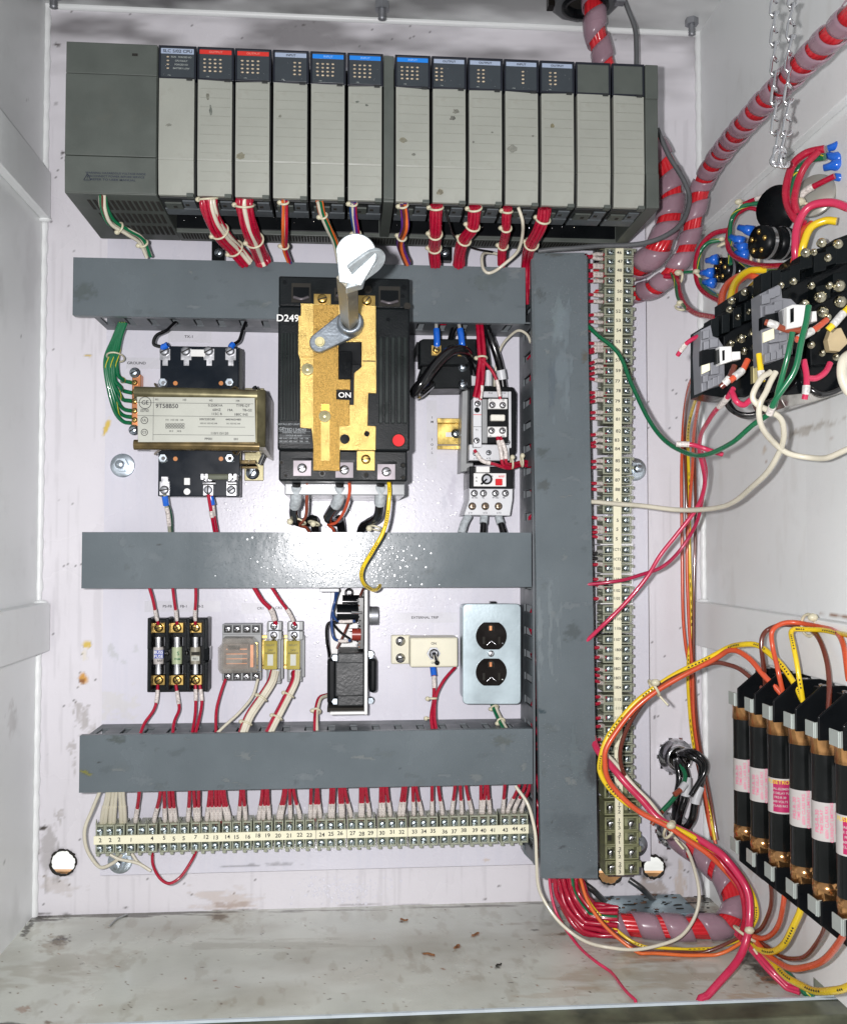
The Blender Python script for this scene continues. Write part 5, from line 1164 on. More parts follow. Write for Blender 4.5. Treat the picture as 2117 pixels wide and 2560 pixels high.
# ================================================================ lower terminal row
def hz_y(px): return 2100.5-(px-251)*.0262          # centre line of the marker strip
HN = [('2', 251), ('2', 275), ('2', 300), ('1', 328), ('', 356), ('4', 381), ('5', 411), ('5', 436), ('5', 461), ('7', 489), ('12', 514), ('13', 538), ('14', 567), ('15', 592), ('16', 618), ('18', 645), ('19', 670), ('20', 697),
      ('21', 724), ('22', 750), ('23', 775), ('24', 804), ('25', 827), ('26', 852), ('27', 880), ('28', 903), ('29', 927), ('30', 956), ('31', 980), ('32', 1005), ('33', 1035), ('34', 1059), ('35', 1083), ('36', 1111), ('37', 1136), ('38', 1159),
      ('39', 1186), ('40', 1209), ('41', 1232), ('43', 1262), ('44', 1286), ('45', 1308)]
ordn = ['first', 'second', 'third']
seen = {}
TD = .074
for i, (nm, x) in enumerate(HN):
    y = hz_y(x); c = seen.get(nm, 0); seen[nm] = c+1
    if nm in ('2', '5'): lab = 'small olive terminal block, %s of three marked %s in the lower row' % (ordn[c], nw(nm))
    elif nm == '': lab = 'small unnumbered olive terminal block between one and four in the lower row'
    else: lab = 'small olive terminal block marked %s in the lower terminal row' % nw(nm)
    t = T('terminal_block', lab, 'terminal block', (P(x, y, TD).x, -.034, P(x, y+40, TD).z), 'terminal blocks of the lower row')
    hw_ = 11.6
    mb = MB(); mb.bp(x-hw_, y-37, x+hw_, y+33, .034, .060, tblk)
    mb.bp(x-hw_, y-37, x-hw_+3.2, y+34, .060, TD, tblk); mb.bp(x+hw_-3.2, y-37, x+hw_, y+34, .060, TD, tblk)
    mb.bp(x-hw_+3.2, y-12, x+hw_-3.2, y+11, .060, TD-.001, tblk); mb.bp(x-hw_+3.2, y-37, x+hw_-3.2, y-33, .060, TD-.002, tblk); mb.bp(x-hw_+3.2, y+30, x+hw_-3.2, y+34, .060, TD-.002, tblk)
    mb.bp(x-hw_+1, y+34, x-2, y+41, .040, TD-.012, tblk)
    q = [(x-hw_, y-37), (x-hw_+1.5, y-52-(i*7 % 5)), (x-hw_+4.0, y-37)]; mb.plate(q, [], .060, .0625, tblk)
    q = [(x+hw_-4, y-37), (x+hw_-1.5, y-48-(i*5 % 4)), (x+hw_-.2, y-37)]; mb.plate(q, [], .064, .0662, tblk)
    part('body', mb, t, .0004)
    for dy in (-22, 21):
        mb = MB(); mb.bp(x-8.4, y+dy-9, x+8.4, y+dy+9, .0602, .0640, tblk2); mb.screw(x, y+dy, .0642, 8.4, zincb, .0035, random.choice([.5, .6, -.4, .55, .7, 1.2])); part('screw', mb, t)
t = T('marker_strip', 'long cream strip of handwritten numbers along the lower terminal row', 'marker strip', P(780, 2086, TD), )
mb = MB(); q = [(235, hz_y(235)-10), (1321, hz_y(1321)-11), (1321, hz_y(1321)+11), (235, hz_y(235)+11)]; mb.quad(q, TD-.0008, TD+.0008, cream); part('strip', mb, t)
mb = MB(); rs_ = random.Random(5)
for nm, x in HN:
    if nm: mb.text(nm, x+rs_.uniform(-1.5, 1.5), hz_y(x)+rs_.uniform(-1.5, 1.5), TD+.0009, 9.5, ink, rot=rs_.uniform(-.06, .06), sx=1.05)
part('numbers', mb, t)
mb = MB(); mb.bp(240, 2068, 1322, 2122, .0284, .0335, steel); solo('terminal_rail', mb, 'steel rail under the lower terminal row', 'rail')
for x in (790, 867, 943, 1019):
    mb = MB(); mb.bp(x-1.2, hz_y(x)-48, x+1.2, hz_y(x)+38, .055, TD+.002, clearm); solo('end_barrier', mb, 'thin clear divider in the lower terminal row beside terminal %s' % {790: 'twenty-four', 867: 'twenty-seven', 943: 'thirty', 1019: 'thirty-three'}[x], 'divider', 'clear dividers of the lower terminal row')
mb = MB(); mb.bp(1324, 2020, 1332, 2112, .030, .070, rackd); solo('end_bracket', mb, 'dark end plate at the right end of the lower terminal row', 'bracket', bev=.0006)
mb = MB(); mb.quad([(1306, 2112), (1340, 2125), (1345, 2170), (1310, 2135)], .030, .05, ductp); solo('angle_bracket', mb, 'small grey bracket at the foot of the upright duct', 'bracket', bev=.0006)
# wires from the lower duct into the terminals
RW = [(340, 349), (387, 402), (413, 411), (428, 423), (439, 432), (471, 475), (490, 485), (497, 497), (518, 525), (531, 530), (541, 540), (551, 548), (566, 553), (573, 560), (598, 603), (614, 609), (648, 657), (659, 666), (673, 669), (697, 711), (704, 716), (726, 725), (749, 733),
      (776, 778), (787, 792), (800, 794), (825, 828), (832, 835), (852, 849), (857, 856), (876, 861), (901, 902), (906, 908), (923, 914), (951, 952), (959, 959), (975, 966), (999, 1008), (1008, 1015), (1034, 1032), (1053, 1039), (1080, 1080), (1105, 1095), (1130, 1138), (1154, 1150), (1178, 1164),
      (1202, 1202), (1207, 1214), (1224, 1218), (1257, 1262), (1270, 1300), (1286, 1315), (1304, 1326)]
def near(x):
    b = min([h for h in HN if h[0]], key=lambda h: abs(h[1]-x)); return b
used = {}
groups = {}
for e, tp in RW: groups.setdefault(near(e), []).append((e, tp))
for (nm, bx), lst in groups.items():
    for k, (e, tp) in enumerate(lst):
        pos = '' if len(lst) == 1 else (('left' if k == 0 else 'right') if len(lst) == 2 else ['left', 'middle', 'right', 'far right'][min(k, 3)])
        which = 'the' if nm != '5' else {411: 'the leftmost', 436: 'the middle', 461: 'the rightmost'}[bx]
        lab = ('%s red wire dropping into %s terminal marked %s, lower row' % (pos, which, nw(nm))).strip()
        y1 = hz_y(e)-39; y0 = hz_y(tp)-120-6
        wire(lab, [(tp, y0, .088), (tp+(e-tp)*.15, y0+22, .083), (tp+(e-tp)*.55, y0+48, .074), (e, y1-12, .068), (e, y1+3, .062)], redw, 9.4, 'wire', 'wire', 'red wires into the lower terminal row', sleeves=((.50, .84),), r=.00195)
for k, (e, tp) in enumerate([(254, 271), (263, 276), (276, 284), (285, 292), (304, 300), (313, 308)]):
    y1 = hz_y(e)-36; y0 = hz_y(tp)-128
    wire('%s of the six white wires dropping into the terminals marked 2 and 1' % ['leftmost', 'second', 'third', 'fourth', 'fifth', 'rightmost'][k], [(tp, y0, .088), (tp+(e-tp)*.3, y0+26, .082), (e+(tp-e)*.25, y1-34, .074), (e, y1, .062)], whitew, 9, 'wire', 'wire', 'white wires into the lower terminal row', sleeves=((.52, .93),), r=.0019, lab=M('sleeve_cream', (.66, .62, .50), .4))
wire('red jumper loop hanging under the lower row from terminal 4 to terminal 7', [(381, 2132, .055), (383, 2160, .06), (400, 2195, .068), (425, 2208, .07), (452, 2193, .068), (480, 2150, .06), (491, 2128, .055)], redw, 8, r=.0016)
wire('white wire looping round the left end of the lower terminal row', [(252, 1975, .09), (228, 2030, .085), (213, 2080, .08), (220, 2130, .075), (248, 2166, .07), (280, 2160, .06), (305, 2138, .05)], whitew, 9, r=.0018)
wire('short white wire end below the terminals marked 2, loose tip pointing right', [(275, 2136, .055), (300, 2148, .055), (345, 2158, .055), (378, 2177, .056)], whitew, 8, r=.0017)
wire('short white wire crossing under terminal 1 to the same loose tip', [(330, 2134, .05), (345, 2155, .052), (372, 2174, .053)], whitew, 8, r=.0017)
# ================================================================ tall terminal row
VN = [('46', 631), ('47', 654), ('48', 676), ('49', 703), ('50', 728), ('51', 750), ('52', 778), ('53', 801), ('54', 826), ('55', 854), ('56', 879), ('57', 900), ('59', 928), ('77', 953), ('78', 977), ('79', 1003), ('80', 1025), ('81', 1048), ('82', 1078), ('83', 1100), ('84', 1122),
      ('85', 1153), ('86', 1175), ('87', 1200), ('88', 1225), ('6', 1249), ('', 1273), ('5', 1301), ('5', 1324), ('5', 1348), ('1CT1', 1375), ('1CT2', 1398), ('1100', 1421), ('1101', 1449), ('1102', 1476), ('1103', 1496), ('1104', 1524), ('1105', 1547), ('1106', 1571), ('1107', 1599),
      ('1800', 1624), ('1801', 1646), ('1802', 1672), ('1803', 1695), ('1804', 1719), ('1110', 1748), ('1111', 1770), ('1112', 1794), ('1113', 1825), ('1114', 1848), ('1115', 1871), ('1116', 1898), ('1117', 1925), ('1118', 1948)]
BIG = [('1T1', 1978), ('1T2', 2020), ('1T3', 2060), ('2T1', 2096), ('2T2', 2132), ('2T3', 2170)]
def vx(y):
    u = (y-631)/1550.0; return 1547.5-6.0*4*u*(1-u)+1.5*u+0
seen = {}
for i, (nm, y) in enumerate(VN+BIG):
    big = i >= len(VN); x = vx(y); c = seen.get(nm, 0); seen[nm] = c+1
    if nm == '5': lab = 'olive terminal block marked 5 in the tall row, %s of three from the top' % ordn[c]
    elif nm == '': lab = 'olive terminal block without a number in the tall row, just under the one marked 6'
    elif big: lab = 'larger olive terminal block marked %s at the foot of the tall row' % nw(nm)
    else: lab = 'olive terminal block marked %s in the tall terminal row' % nw(nm)
    t = T('terminal_block', lab, 'terminal block', (P(x, y, TD).x, -.034, P(x, y+10, TD).z), 'terminal blocks of the tall row')
    h = 17.5 if big else 10.8; xl, xr = (x-44, x+45) if big else (x-36, x+36)
    if big: xl, xr = x-36, x+48
    mb = MB(); bm = M('terminal_olive_green', (.25, .26, .14), .4, var=.25, vs=100, grime=.2) if big else tblk
    mb.bp(xl, y-h, xr, y+h, .034, .060, bm); mb.bp(xl, y-h, xr, y-h+3.2, .060, TD, bm); mb.bp(xl, y+h-3.2, xr, y+h, .060, TD, bm)
    mb.bp(x-12, y-h+3.2, x+12, y+h-3.2, .060, TD-.001, bm); mb.bp(xr-5, y-h+3.2, xr, y+h-3.2, .060, TD-.002, bm); mb.bp(xl, y-h+3.2, xl+5, y+h-3.2, .060, TD-.002, bm)
    mb.bp(xr, y-h+1, xr+6, y-2, .04, TD-.010, bm)
    if not big:
        for k in range(2): mb.plate([(xl, y-h+1+k*9), (xl-14-(i*5+k*3) % 6, y-h+3+k*9), (xl, y-h+5+k*9)], [], .058+.004*k, .0598+.004*k, bm if (i+k) % 3 else tblk2)
    part('body', mb, t, .0004)
    for dx in ((-21, 30) if big else (-22, 22)):
        mb = MB()
        if big and (nm in ('2T2', '2T3') or (nm == '2T1' and dx < 0)): mb.bp(x+dx-8, y-8, x+dx+8, y+8, .0602, .0612, soot_recess_black)
        else: mb.bp(x+dx-9, y-h+4, x+dx+9, y+h-4, .0602, .0608, tblk2)
        if not (nm == '2T1' and dx < 0): mb.screw(x+dx, y, .0612 if big else .0662, 10 if big else 8.4, steel if big else zincb, .0035, random.choice([1.2, 1.4, 1.0, .8, 1.5]) if 1240 < y < 1960 else random.uniform(0, 3), cross=(y < 1240))
        part('screw', mb, t)
t = T('marker_strip', 'long cream strip of handwritten numbers down the tall terminal row', 'marker strip', P(1545, 2190, TD))
mb = MB(); ys = [617+i*(2188-617)/16 for i in range(17)]
for a, b in zip(ys[:-1], ys[1:]): mb.quad([(vx(a)-9.5, a), (vx(a)+10, a), (vx(b)+10, b), (vx(b)-9.5, b)], TD-.0008, TD+.0010, cream)
part('strip', mb, t)
mb = MB()
for nm, y in VN: 
    if nm: mb.text(nm, vx(y)+rs_.uniform(-2, 2), y+rs_.uniform(-1, 1), TD+.0011, 8.0 if len(nm) < 3 else 7.0, ink, rot=rs_.uniform(-.08, .04), sx=1.15 if len(nm) < 3 else .92)
for nm, y in BIG:
    for k, ch in enumerate(nm): mb.text(ch, vx(y)+rs_.uniform(-1, 1), y-10+k*10, TD+.0011, 8, ink, rot=rs_.uniform(-.1, .1), sx=1.3)
part('numbers', mb, t)
mb = MB(); mb.quad([(1518, 614), (1580, 614), (1582, 2192), (1520, 2192)], .0284, .0335, steel); solo('terminal_rail', mb, 'steel rail under the tall terminal row', 'rail')
for y in (1361, 1435, 1509):
    mb = MB(); mb.bp(1500, y-1.3, 1582, y+1.3, .05, TD+.0003, whitep); solo('end_barrier', mb, 'thin white divider in the tall terminal row %s' % {1361: 'above the CT terminals', 1435: 'under terminal eleven-hundred', 1509: 'under terminal eleven-oh-three'}[y], 'divider', 'dividers of the tall terminal row')
VR = [638, 645, 662, 669, 683, 692, 703, 740, 754, 790, 804, 824, 859, 866, 880, 904, 914, 932, 949, 982, 990, 1004, 1032, 1049, 1084, 1104, 1118, 1153, 1168, 1208, 1225, 1295, 1319, 1330, 1344, 1382, 1398, 1413, 1447, 1467, 1499, 1620, 1642, 1673, 1692, 1710, 1741, 1758, 1792, 1817, 1848, 1866]
vg = {}
for y in VR: vg.setdefault(min([v for v in VN if v[0] and v[0] != '5' or v[1] in (1301, 1324, 1348)], key=lambda h: abs(h[1]-y)), []).append(y)
for (nm, by), lst in vg.items():
    for k, y in enumerate(lst):
        pos = '' if len(lst) == 1 else ('upper' if k == 0 else 'lower' if k == len(lst)-1 else 'middle')
        if nm == '5': wh = 'the %s terminal marked 5' % {1301: 'topmost', 1324: 'middle', 1348: 'lowest'}[by]
        else: wh = 'terminal %s' % nw(nm)
        dk_ = nm in ('1CT1', '1CT2')
        y0 = y+(by-y)*-.5+rs_.uniform(-5, 5); ye = y+rs_.uniform(-2, 4)
        xs = 1450+(y-631)*.020
        wire(('%s %s wire from the duct into %s of the tall row' % (pos, 'black' if dk_ else 'red', wh)).strip(), [(xs, y0, .080), (xs+22, y0+(ye-y0)*.3, .078), (1490+(y-631)*.008, ye-2, .074), (1513, ye, .066)], blkw if dk_ else redw, 9, 'wire', 'wire', 'wires into the tall terminal row', sleeves=((.46, .86),), r=.0019, lab=M('sleeve_grey', (.40, .40, .38), .45) if dk_ else None)
# ================================================================ cable bundles leaving the modules
rw_ = ('red_wires', redw); ww_ = ('white_wires', whitew)
def R12(a0, a1, n, lay=1): return [(math.cos(a0+(a1-a0)*i/max(1, n-1)), math.sin(a0+(a1-a0)*i/max(1, n-1))) for i in range(n)]
G = 'wire bundles leaving the modules'
full = ring(9)+ring(4, .4, .4)
bundle('white, green and brown cable leaving the power supply underside', [(258, 484, .180), (262, 520, .170), (280, 556, .155), (320, 580, .140), (352, 600, .125), (372, 640, .108)], 11.5, [('white_wires', whitew, ring(3)), ('green_wires', greenw, ring(2, 2.3)), ('brown_wire', brnw, [(0, -.8)])], ties=(.5, .85), wr=4.6, group=G, twist=1.4)
bundle('fat red bundle with broad white stripe, leaving the leftmost red-banded module', [(520, 494, .180), (524, 520, .176), (538, 560, .160), (562, 595, .140), (590, 625, .120), (615, 655, .106)], 21, [('red_wires', redw, ring(8, .6)+ring(4, 0, .45)), ('white_wires', whitew, [('f', -.35), ('f', -.8)])], ties=(.02, .52, .78), wr=6, group=G)
bundle('fat red bundle with white centre stripe, leaving the second red-banded module', [(612, 496, .180), (612, 520, .176), (622, 565, .160), (636, 600, .140), (652, 640, .110), (660, 660, .104)], 21, [('red_wires', redw, ring(9, 1.2)+ring(4, 0, .45)), ('white_wires', whitew, [('f', .05)])], ties=(.15, .62), wr=6, group=G)
bundle('thin mixed blue, red and white bundle leaving the first grey-banded input module', [(710, 500, .180), (712, 525, .172), (712, 575, .155), (712, 620, .125), (724, 655, .106)], 9.5, [('blue_wire', bluew, ring(2, 3)), ('red_wires', redw, ring(2, 0)), ('white_wires', whitew, [(0, .7)]), ('orange_wire', orgw, [(.6, -.5)])], ties=(.08, .72), wr=4.2, group=G, twist=1.0)
bundle('thin mixed orange, white and green bundle hidden at its end by the handle head', [(798, 502, .180), (806, 535, .168), (822, 570, .150), (838, 605, .13), (850, 655, .106)], 9.5, [('orange_wire', orgw, ring(2, 0)), ('red_wires', redw, [(.2, .8)]), ('white_wires', whitew, ring(2, 2)), ('green_wires', greenw, [(-.9, .2), (-.7, -.5)])], ties=(.3,), wr=4.2, group=G, twist=.8)
bundle('thin mixed blue and violet bundle leaving the module beside the centre post', [(882, 506, .180), (884, 535, .170), (890, 575, .155), (893, 600, .14), (900, 655, .106)], 9.5, [('blue_wire', bluew, ring(2, 3)), ('violet_wire', purw, ring(2, 1)), ('red_wires', redw, ring(2, 0)), ('white_wires', whitew, [(0, -.8)])], ties=(.06, .62), wr=4.2, group=G, twist=.6)
bundle('thin mixed violet and orange bundle leaving the blue-banded module right of the centre post', [(1007, 510, .180), (1012, 540, .170), (1012, 570, .160), (1002, 600, .14), (1004, 625, .125), (1018, 658, .106)], 10.5, [('orange_wire', orgw, ring(3, -.5)), ('violet_wire', purw, ring(2, 2.6)), ('brown_wire', brnw, [(0, -.9)]), ('white_wires', whitew, [(.2, .9)]), ('blue_wire', bluew, [(-.6, .1)])], ties=(.04, .55), wr=4.4, group=G, twist=.8)
bundle('straight red bundle leaving the first output module right of the centre post', [(1090, 512, .180), (1090, 540, .172), (1088, 580, .155), (1086, 620, .125), (1088, 662, .105)], 16, [('red_wires', redw, ring(8)+ring(3, 0, .4))], ties=(.08, .55, .76), wr=5, group=G)
bundle('bent red bundle leaving the middle output module', [(1186, 516, .180), (1186, 535, .174), (1180, 570, .160), (1160, 600, .14), (1148, 640, .115), (1146, 664, .105)], 16, [('red_wires', redw, ring(8)+ring(3, 0, .4))], ties=(.06, .38, .62), wr=5, group=G)
bundle('narrow red bundle leaving the single-column input module', [(1268, 518, .180), (1266, 545, .172), (1264, 580, .155), (1256, 620, .125), (1254, 662, .105)], 12, [('red_wires', redw, ring(6)+[(0, 0)])], ties=(.1, .45, .74), wr=4.8, group=G)
bundle('bent red bundle leaving the last output module, running behind the upright duct top', [(1360, 521, .180), (1358, 545, .174), (1346, 575, .160), (1328, 610, .135), (1318, 650, .10), (1316, 700, .088), (1318, 760, .080)], 16.5, [('red_wires', redw, ring(8)+ring(3, 0, .4))], ties=(.2, .5), wr=5, group=G)
wire('white wire looping from the single-column input module over the duct edge', [(1295, 518, .180), (1306, 555, .172), (1306, 590, .15), (1290, 632, .125), (1255, 665, .112), (1222, 683, .110), (1208, 672, .108), (1206, 640, .10), (1222, 631, .092), (1260, 640, .085)], whitew, 8, r=.0017)
wire('black wire crossing the dark rack underside between two red bundles', [(1112, 512, .170), (1120, 550, .16), (1138, 595, .14), (1180, 620, .12), (1230, 630, .10)], blkw, 6)
wire('grey cable looping from the rack right end down past the tall terminal row top', [(1642, 322, .115), (1672, 390, .115), (1712, 460, .118), (1722, 510, .12), (1700, 560, .125), (1645, 598, .125), (1570, 612, .122), (1480, 616, .120), (1400, 622, .118), (1345, 628, .115)], grayw, 11, 'cable', 'cable', r=.0026)
wire('grey cable hanging from the ceiling entry down to the rack top', [(1548, -40, .07), (1566, 15, .066), (1586, 70, .062), (1590, 120, .060), (1590, 175, .060)], grayw, 12, 'cable', 'cable', r=.0028)
# spiral-wrapped looms
def loom(label, pts, Rp, pitch, wid, **kw):
    t, p, Rr = bundle(label, pts, Rp*.86, [('red_wires', M('loom_red', (.62, .02, .03), .25, coat=.3), ring(12)), ('white_wires', whitew, [(.87*math.cos(1.0), .87*math.sin(1.0))])], 'wire_loom', wr=Rp*.30, sub=10, cat='wire loom', **kw)
    spiral(p, Rr*1.14, pitch, wid, t); return t
loom('spiral-wrapped red loom coming down from the ceiling entry behind the rack', [(1475, -60, .062), (1483, 0, .060), (1487, 70, .057), (1500, 120, .052), (1520, 190, .050)], 29, .034, .024)
loom('fat spiral-wrapped loom emerging right of the rack, curving to the tall terminal row', [(1632, 360, .080), (1662, 420, .085), (1678, 490, .088), (1668, 560, .088), (1645, 620, .085), (1612, 655, .070), (1575, 676, .040), (1530, 684, .024), (1480, 686, .020)], 33, .030, .020)
loom('long spiral-wrapped loom crossing the right side wall from upper right', [R(2150, 20, .060), R(2050, 118, .056), R(1960, 205, .052), R(1870, 300, .048), R(1800, 385, .040), (1757, 455, .115), (1738, 530, .105), (1722, 600, .098), (1690, 670, .090), (1640, 716, .070), (1595, 732, .045), (1550, 738, .024), (1480, 738, .020)], 25, .026, .017)
loom('spiral-wrapped red loom sweeping along the floor from the duct foot', [(1402, 2180, .085), (1415, 2240, .085), (1450, 2300, .090), (1520, 2340, .100), (1610, 2350, .110), (1710, 2348, .118), (1800, 2320, .118), (1832, 2270, .105), (1815, 2205, .085), (1765, 2150, .062), (1712, 2110, .044), (1685, 2090, .030)], 31, .034, .023)
bundle('thick sheaf of bare red wires leaving the foot of the upright duct', [(1415, 2185, .09), (1424, 2225, .092), (1448, 2270, .098), (1490, 2315, .108), (1545, 2345, .115)], 40, [('red_wires', redw, ring(14)+ring(8, .2, .6)), ('green_wires', greenw, [(-1.0, .1)])], wr=6.5)
wire('crimson wire leaving the duct foot and running forward over the floor edge', [(1372, 2190, .10), (1378, 2240, .105), (1400, 2300, .115), (1440, 2360, .14), (1490, 2405, .175), (1525, 2430, .19), (1556, 2475, .225), (1592, 2524, .2515)], pink, 8)
wire('white wire from under the lower duct, down past the duct foot and along the floor', [(1288, 1965, .10), (1318, 2010, .108), (1336, 2070, .112), (1340, 2150, .115), (1350, 2230, .12), (1385, 2290, .13), (1440, 2340, .14), (1510, 2368, .160), (1600, 2372, .160), (1680, 2352, .158), (1728, 2310, .150), (1746, 2240, .142), (1735, 2170, .125), (1712, 2120, .104), (1682, 2088, .10), (1640, 2035, .095), (1590, 1970, .09), (1545, 1915, .088), (1500, 1880, .08)], whitew, 9, sub=10)
wire('yellow wire looping from the duct foot along the floor', [(1445, 2190, .10), (1465, 2240, .11), (1500, 2290, .12), (1560, 2340, .13), (1620, 2370, .14), (1700, 2385, .145), (1790, 2370, .15), (1860, 2345, .17)], yelw, 8)
wire('orange wire looping from the duct foot, outermost along the floor', [(1448, 2190, .105), (1468, 2250, .118), (1515, 2320, .135), (1580, 2372, .15), (1640, 2396, .155), (1720, 2398, .16), (1800, 2385, .165), (1862, 2350, .175)], orgw, 9)
wire('brown wire looping along the floor beside the outermost orange one', [(1442, 2190, .10), (1462, 2245, .115), (1510, 2310, .13), (1575, 2362, .145), (1640, 2388, .15), (1720, 2388, .155), (1790, 2370, .16), (1855, 2340, .172)], brnw, 9)
# ================================================================ conductors of the devices
gw = [(.0, 1003), (.2, 1020), (.4, 1035), (.6, 1050), (.75, 980), (.9, 1068)]
for k, (ye, xo, nm) in enumerate(((957, 300, 'topmost'), (982, 292, 'second from the top'), (1003, 286, 'third from the top'), (1027, 281, 'fourth from the top'), (1043, 275, 'fifth from the top'), (1058, 270, 'lowest'))):
    wire('green wire with yellow stripe, %s of six entering the ground bar' % nm, [(316-k*3, 806, .080), (300-k*3.5, 850, .074), (xo-6+k*.2, 900, .066), (xo-3, 950-(k == 0)*12, .060), (xo+8+k*1.5, 935+(ye-935)*.70, .054), (308, ye-5, .046), (330, ye, .040)], greenw, 9, 'wire', 'wire', 'green wires to the ground bar', stripe=M('stripe_yellow', (.60, .52, .02), .3) if k % 2 == 0 else None, r=.0022)
mb = MB(); c = P(290, 893, .070); mb.torus(c, (0, .2, 1), .0085, .0009, tiem, 20, 6, 1.5); solo('cable_tie', mb, 'pale cable tie round the green ground wires', 'cable tie')
wire('black wire curving from the duct to the upper left transformer terminal', [(440, 806, .075), (418, 824, .085), (392, 840, .092), (386, 860, .094), (405, 868, .096), (420, 862, .098)], blkw, 9, crimp=(.80, 1.))
wire('black wire running from the duct to the upper right transformer terminal', [(615, 806, .075), (606, 830, .085), (598, 852, .092), (582, 862, .097), (577, 870, .098)], blkw, 9, crimp=(.72, 1.))
wire('pale wire with blue crimp below the lower left transformer terminal', [(412, 1236, .095), (416, 1262, .092), (422, 1295, .085), (426, 1345, .075)], M('grey_green_wire', (.33, .34, .26), .3), 9, crimp=(.05, .34), sleeves=((.4, .8),))
wire('green wire beside the pale one below the lower left transformer terminal', [(418, 1255, .088), (428, 1290, .08), (430, 1345, .07)], M('dark_green_wire', (.02, .08, .05), .3), 8)
wire('red wire with white sleeve below the middle transformer terminal', [(521, 1236, .095), (526, 1265, .092), (532, 1300, .085), (540, 1345, .075)], redw, 9, sleeves=((.45, .6),))
wire('red wire with blue crimp below the middle transformer terminal', [(526, 1238, .092), (532, 1262, .090), (537, 1296, .08), (546, 1345, .07)], redw, 8, crimp=(.05, .32), sleeves=((.34, .6),))
# breaker load cables
for lab, x, q in (('left', 742, [(742, 1206, .15), (740, 1250, .14), (734, 1280, .12), (742, 1304, .10), (768, 1305, .085), (785, 1300, .08), (790, 1350, .07)]),
                 ('middle', 850, [(850, 1206, .15), (846, 1250, .14), (828, 1276, .125), (820, 1295, .11), (838, 1305, .09), (850, 1300, .08), (856, 1350, .07)]),
                 ('right', 950, [(952, 1206, .15), (950, 1250, .14), (944, 1290, .12), (920, 1308, .10), (905, 1320, .09), (900, 1350, .075)])):
    wire('thick black cable with white marker under the breaker, %s one of three' % lab, q, blkw, 26, 'cable', 'cable', 'thick cables under the breaker', sleeves=((.03, .24),), r=.0047, lab=M('marker_pale', (.46, .50, .52), .4, var=.3, vs=300))
wire('brown wire running beside the left cable under the breaker', [(768, 1204, .15), (768, 1250, .14), (764, 1290, .12), (750, 1312, .10), (766, 1320, .09), (782, 1345, .07)], M('rust_wire', (.28, .06, .03), .3), 8)
wire('orange wire looping round the middle cable under the breaker', [(872, 1200, .16), (874, 1235, .15), (862, 1275, .13), (840, 1305, .11), (822, 1312, .10), (832, 1322, .09), (842, 1350, .07)], redo, 8)
wire('yellow wire hanging from the breaker across the bright patch of the middle duct', [(972, 1206, .17), (974, 1240, .172), (968, 1290, .17), (955, 1335, .168), (932, 1378, .166), (910, 1410, .160), (904, 1438, .155), (912, 1462, .14), (928, 1474, .125), (945, 1472, .11), (950, 1462, .098)], yelw, 11, r=.0020)
for x, y, w_, lab in ((745, 1303, 20, 'pale cable tie on the left cable under the breaker'), (785, 1308, 14, 'pale cable tie just right of the left cable under the breaker'), (938, 1320, 15, 'pale cable tie on the right cable under the breaker')):
    mb = MB(); mb.torus(P(x, y, .105), (.3, .3, 1), w_*.0004, .0010, tiem, 20, 6); mb.ball(P(x-(w_ if x != 785 else 2), y+1, .112), .0034, tiem, 8); solo('cable_tie', mb, lab, 'cable tie', 'cable ties under the breaker')
# wires at the small fuses and relays
for lab, q in (('red wire into the top of the left small fuse', [(373, 1466, .085), (383, 1500, .08), (390, 1535, .07), (396, 1560, .062)]), ('red wire into the top of the middle small fuse', [(432, 1466, .085), (436, 1500, .08), (441, 1535, .07), (443, 1560, .062)]),
               ('red wire into the top of the right small fuse', [(490, 1466, .085), (490, 1500, .08), (488, 1535, .07), (489, 1560, .062)])):
    wire(lab, q, redw, 9, 'wire', 'wire', 'red wires at the small fuses', sleeves=((.55, .86),), r=.0017)
for lab, q in (('red wire under the left small fuse', [(395, 1712, .058), (393, 1745, .062), (385, 1775, .068), (362, 1808, .078), (350, 1838, .088)]), ('red wire under the middle small fuse', [(440, 1712, .058), (446, 1750, .062), (448, 1775, .068), (436, 1805, .078), (432, 1838, .088)]),
               ('left red wire under the right small fuse', [(489, 1712, .058), (490, 1750, .062), (488, 1790, .072), (480, 1838, .088)]), ('right red wire under the right small fuse', [(500, 1712, .058), (505, 1750, .062), (502, 1780, .070), (488, 1838, .088)])):
    wire(lab, q, redw, 9, 'wire', 'wire', 'red wires at the small fuses', sleeves=((.10, .36),), r=.0017)
wire('red wire running to the top of the left slim relay', [(634, 1466, .085), (655, 1500, .08), (678, 1525, .074), (690, 1560, .066)], redw, 12, sleeves=((.62, .9),), r=.0024)
wire('red wire running to the top of the right slim relay', [(678, 1466, .085), (700, 1500, .08), (722, 1530, .074), (738, 1562, .066)], redw, 9, sleeves=((.58, .9),), r=.0018)
wire('red wire from the foot of the clear relay down into the duct', [(564, 1698, .058), (550, 1740, .064), (541, 1780, .072), (540, 1838, .088)], redw, 8, r=.0016)
wire('white wire from the foot of the clear relay slanting down left into the duct', [(645, 1698, .058), (632, 1740, .066), (600, 1780, .075), (565, 1812, .084), (540, 1836, .090)], whitew, 8, r=.0016)
bundle('white and red wires from the left slim relay sloping down left into the duct', [(688, 1678, .066), (680, 1705, .07), (655, 1745, .076), (625, 1790, .084), (605, 1840, .092)], 12, [('white_wires', whitew, [('f', -.2), ('f', .5), ('f', -.9)]), ('red_wires', redw, [('f', 1.4)])], ties=(.52, .85), wr=5)
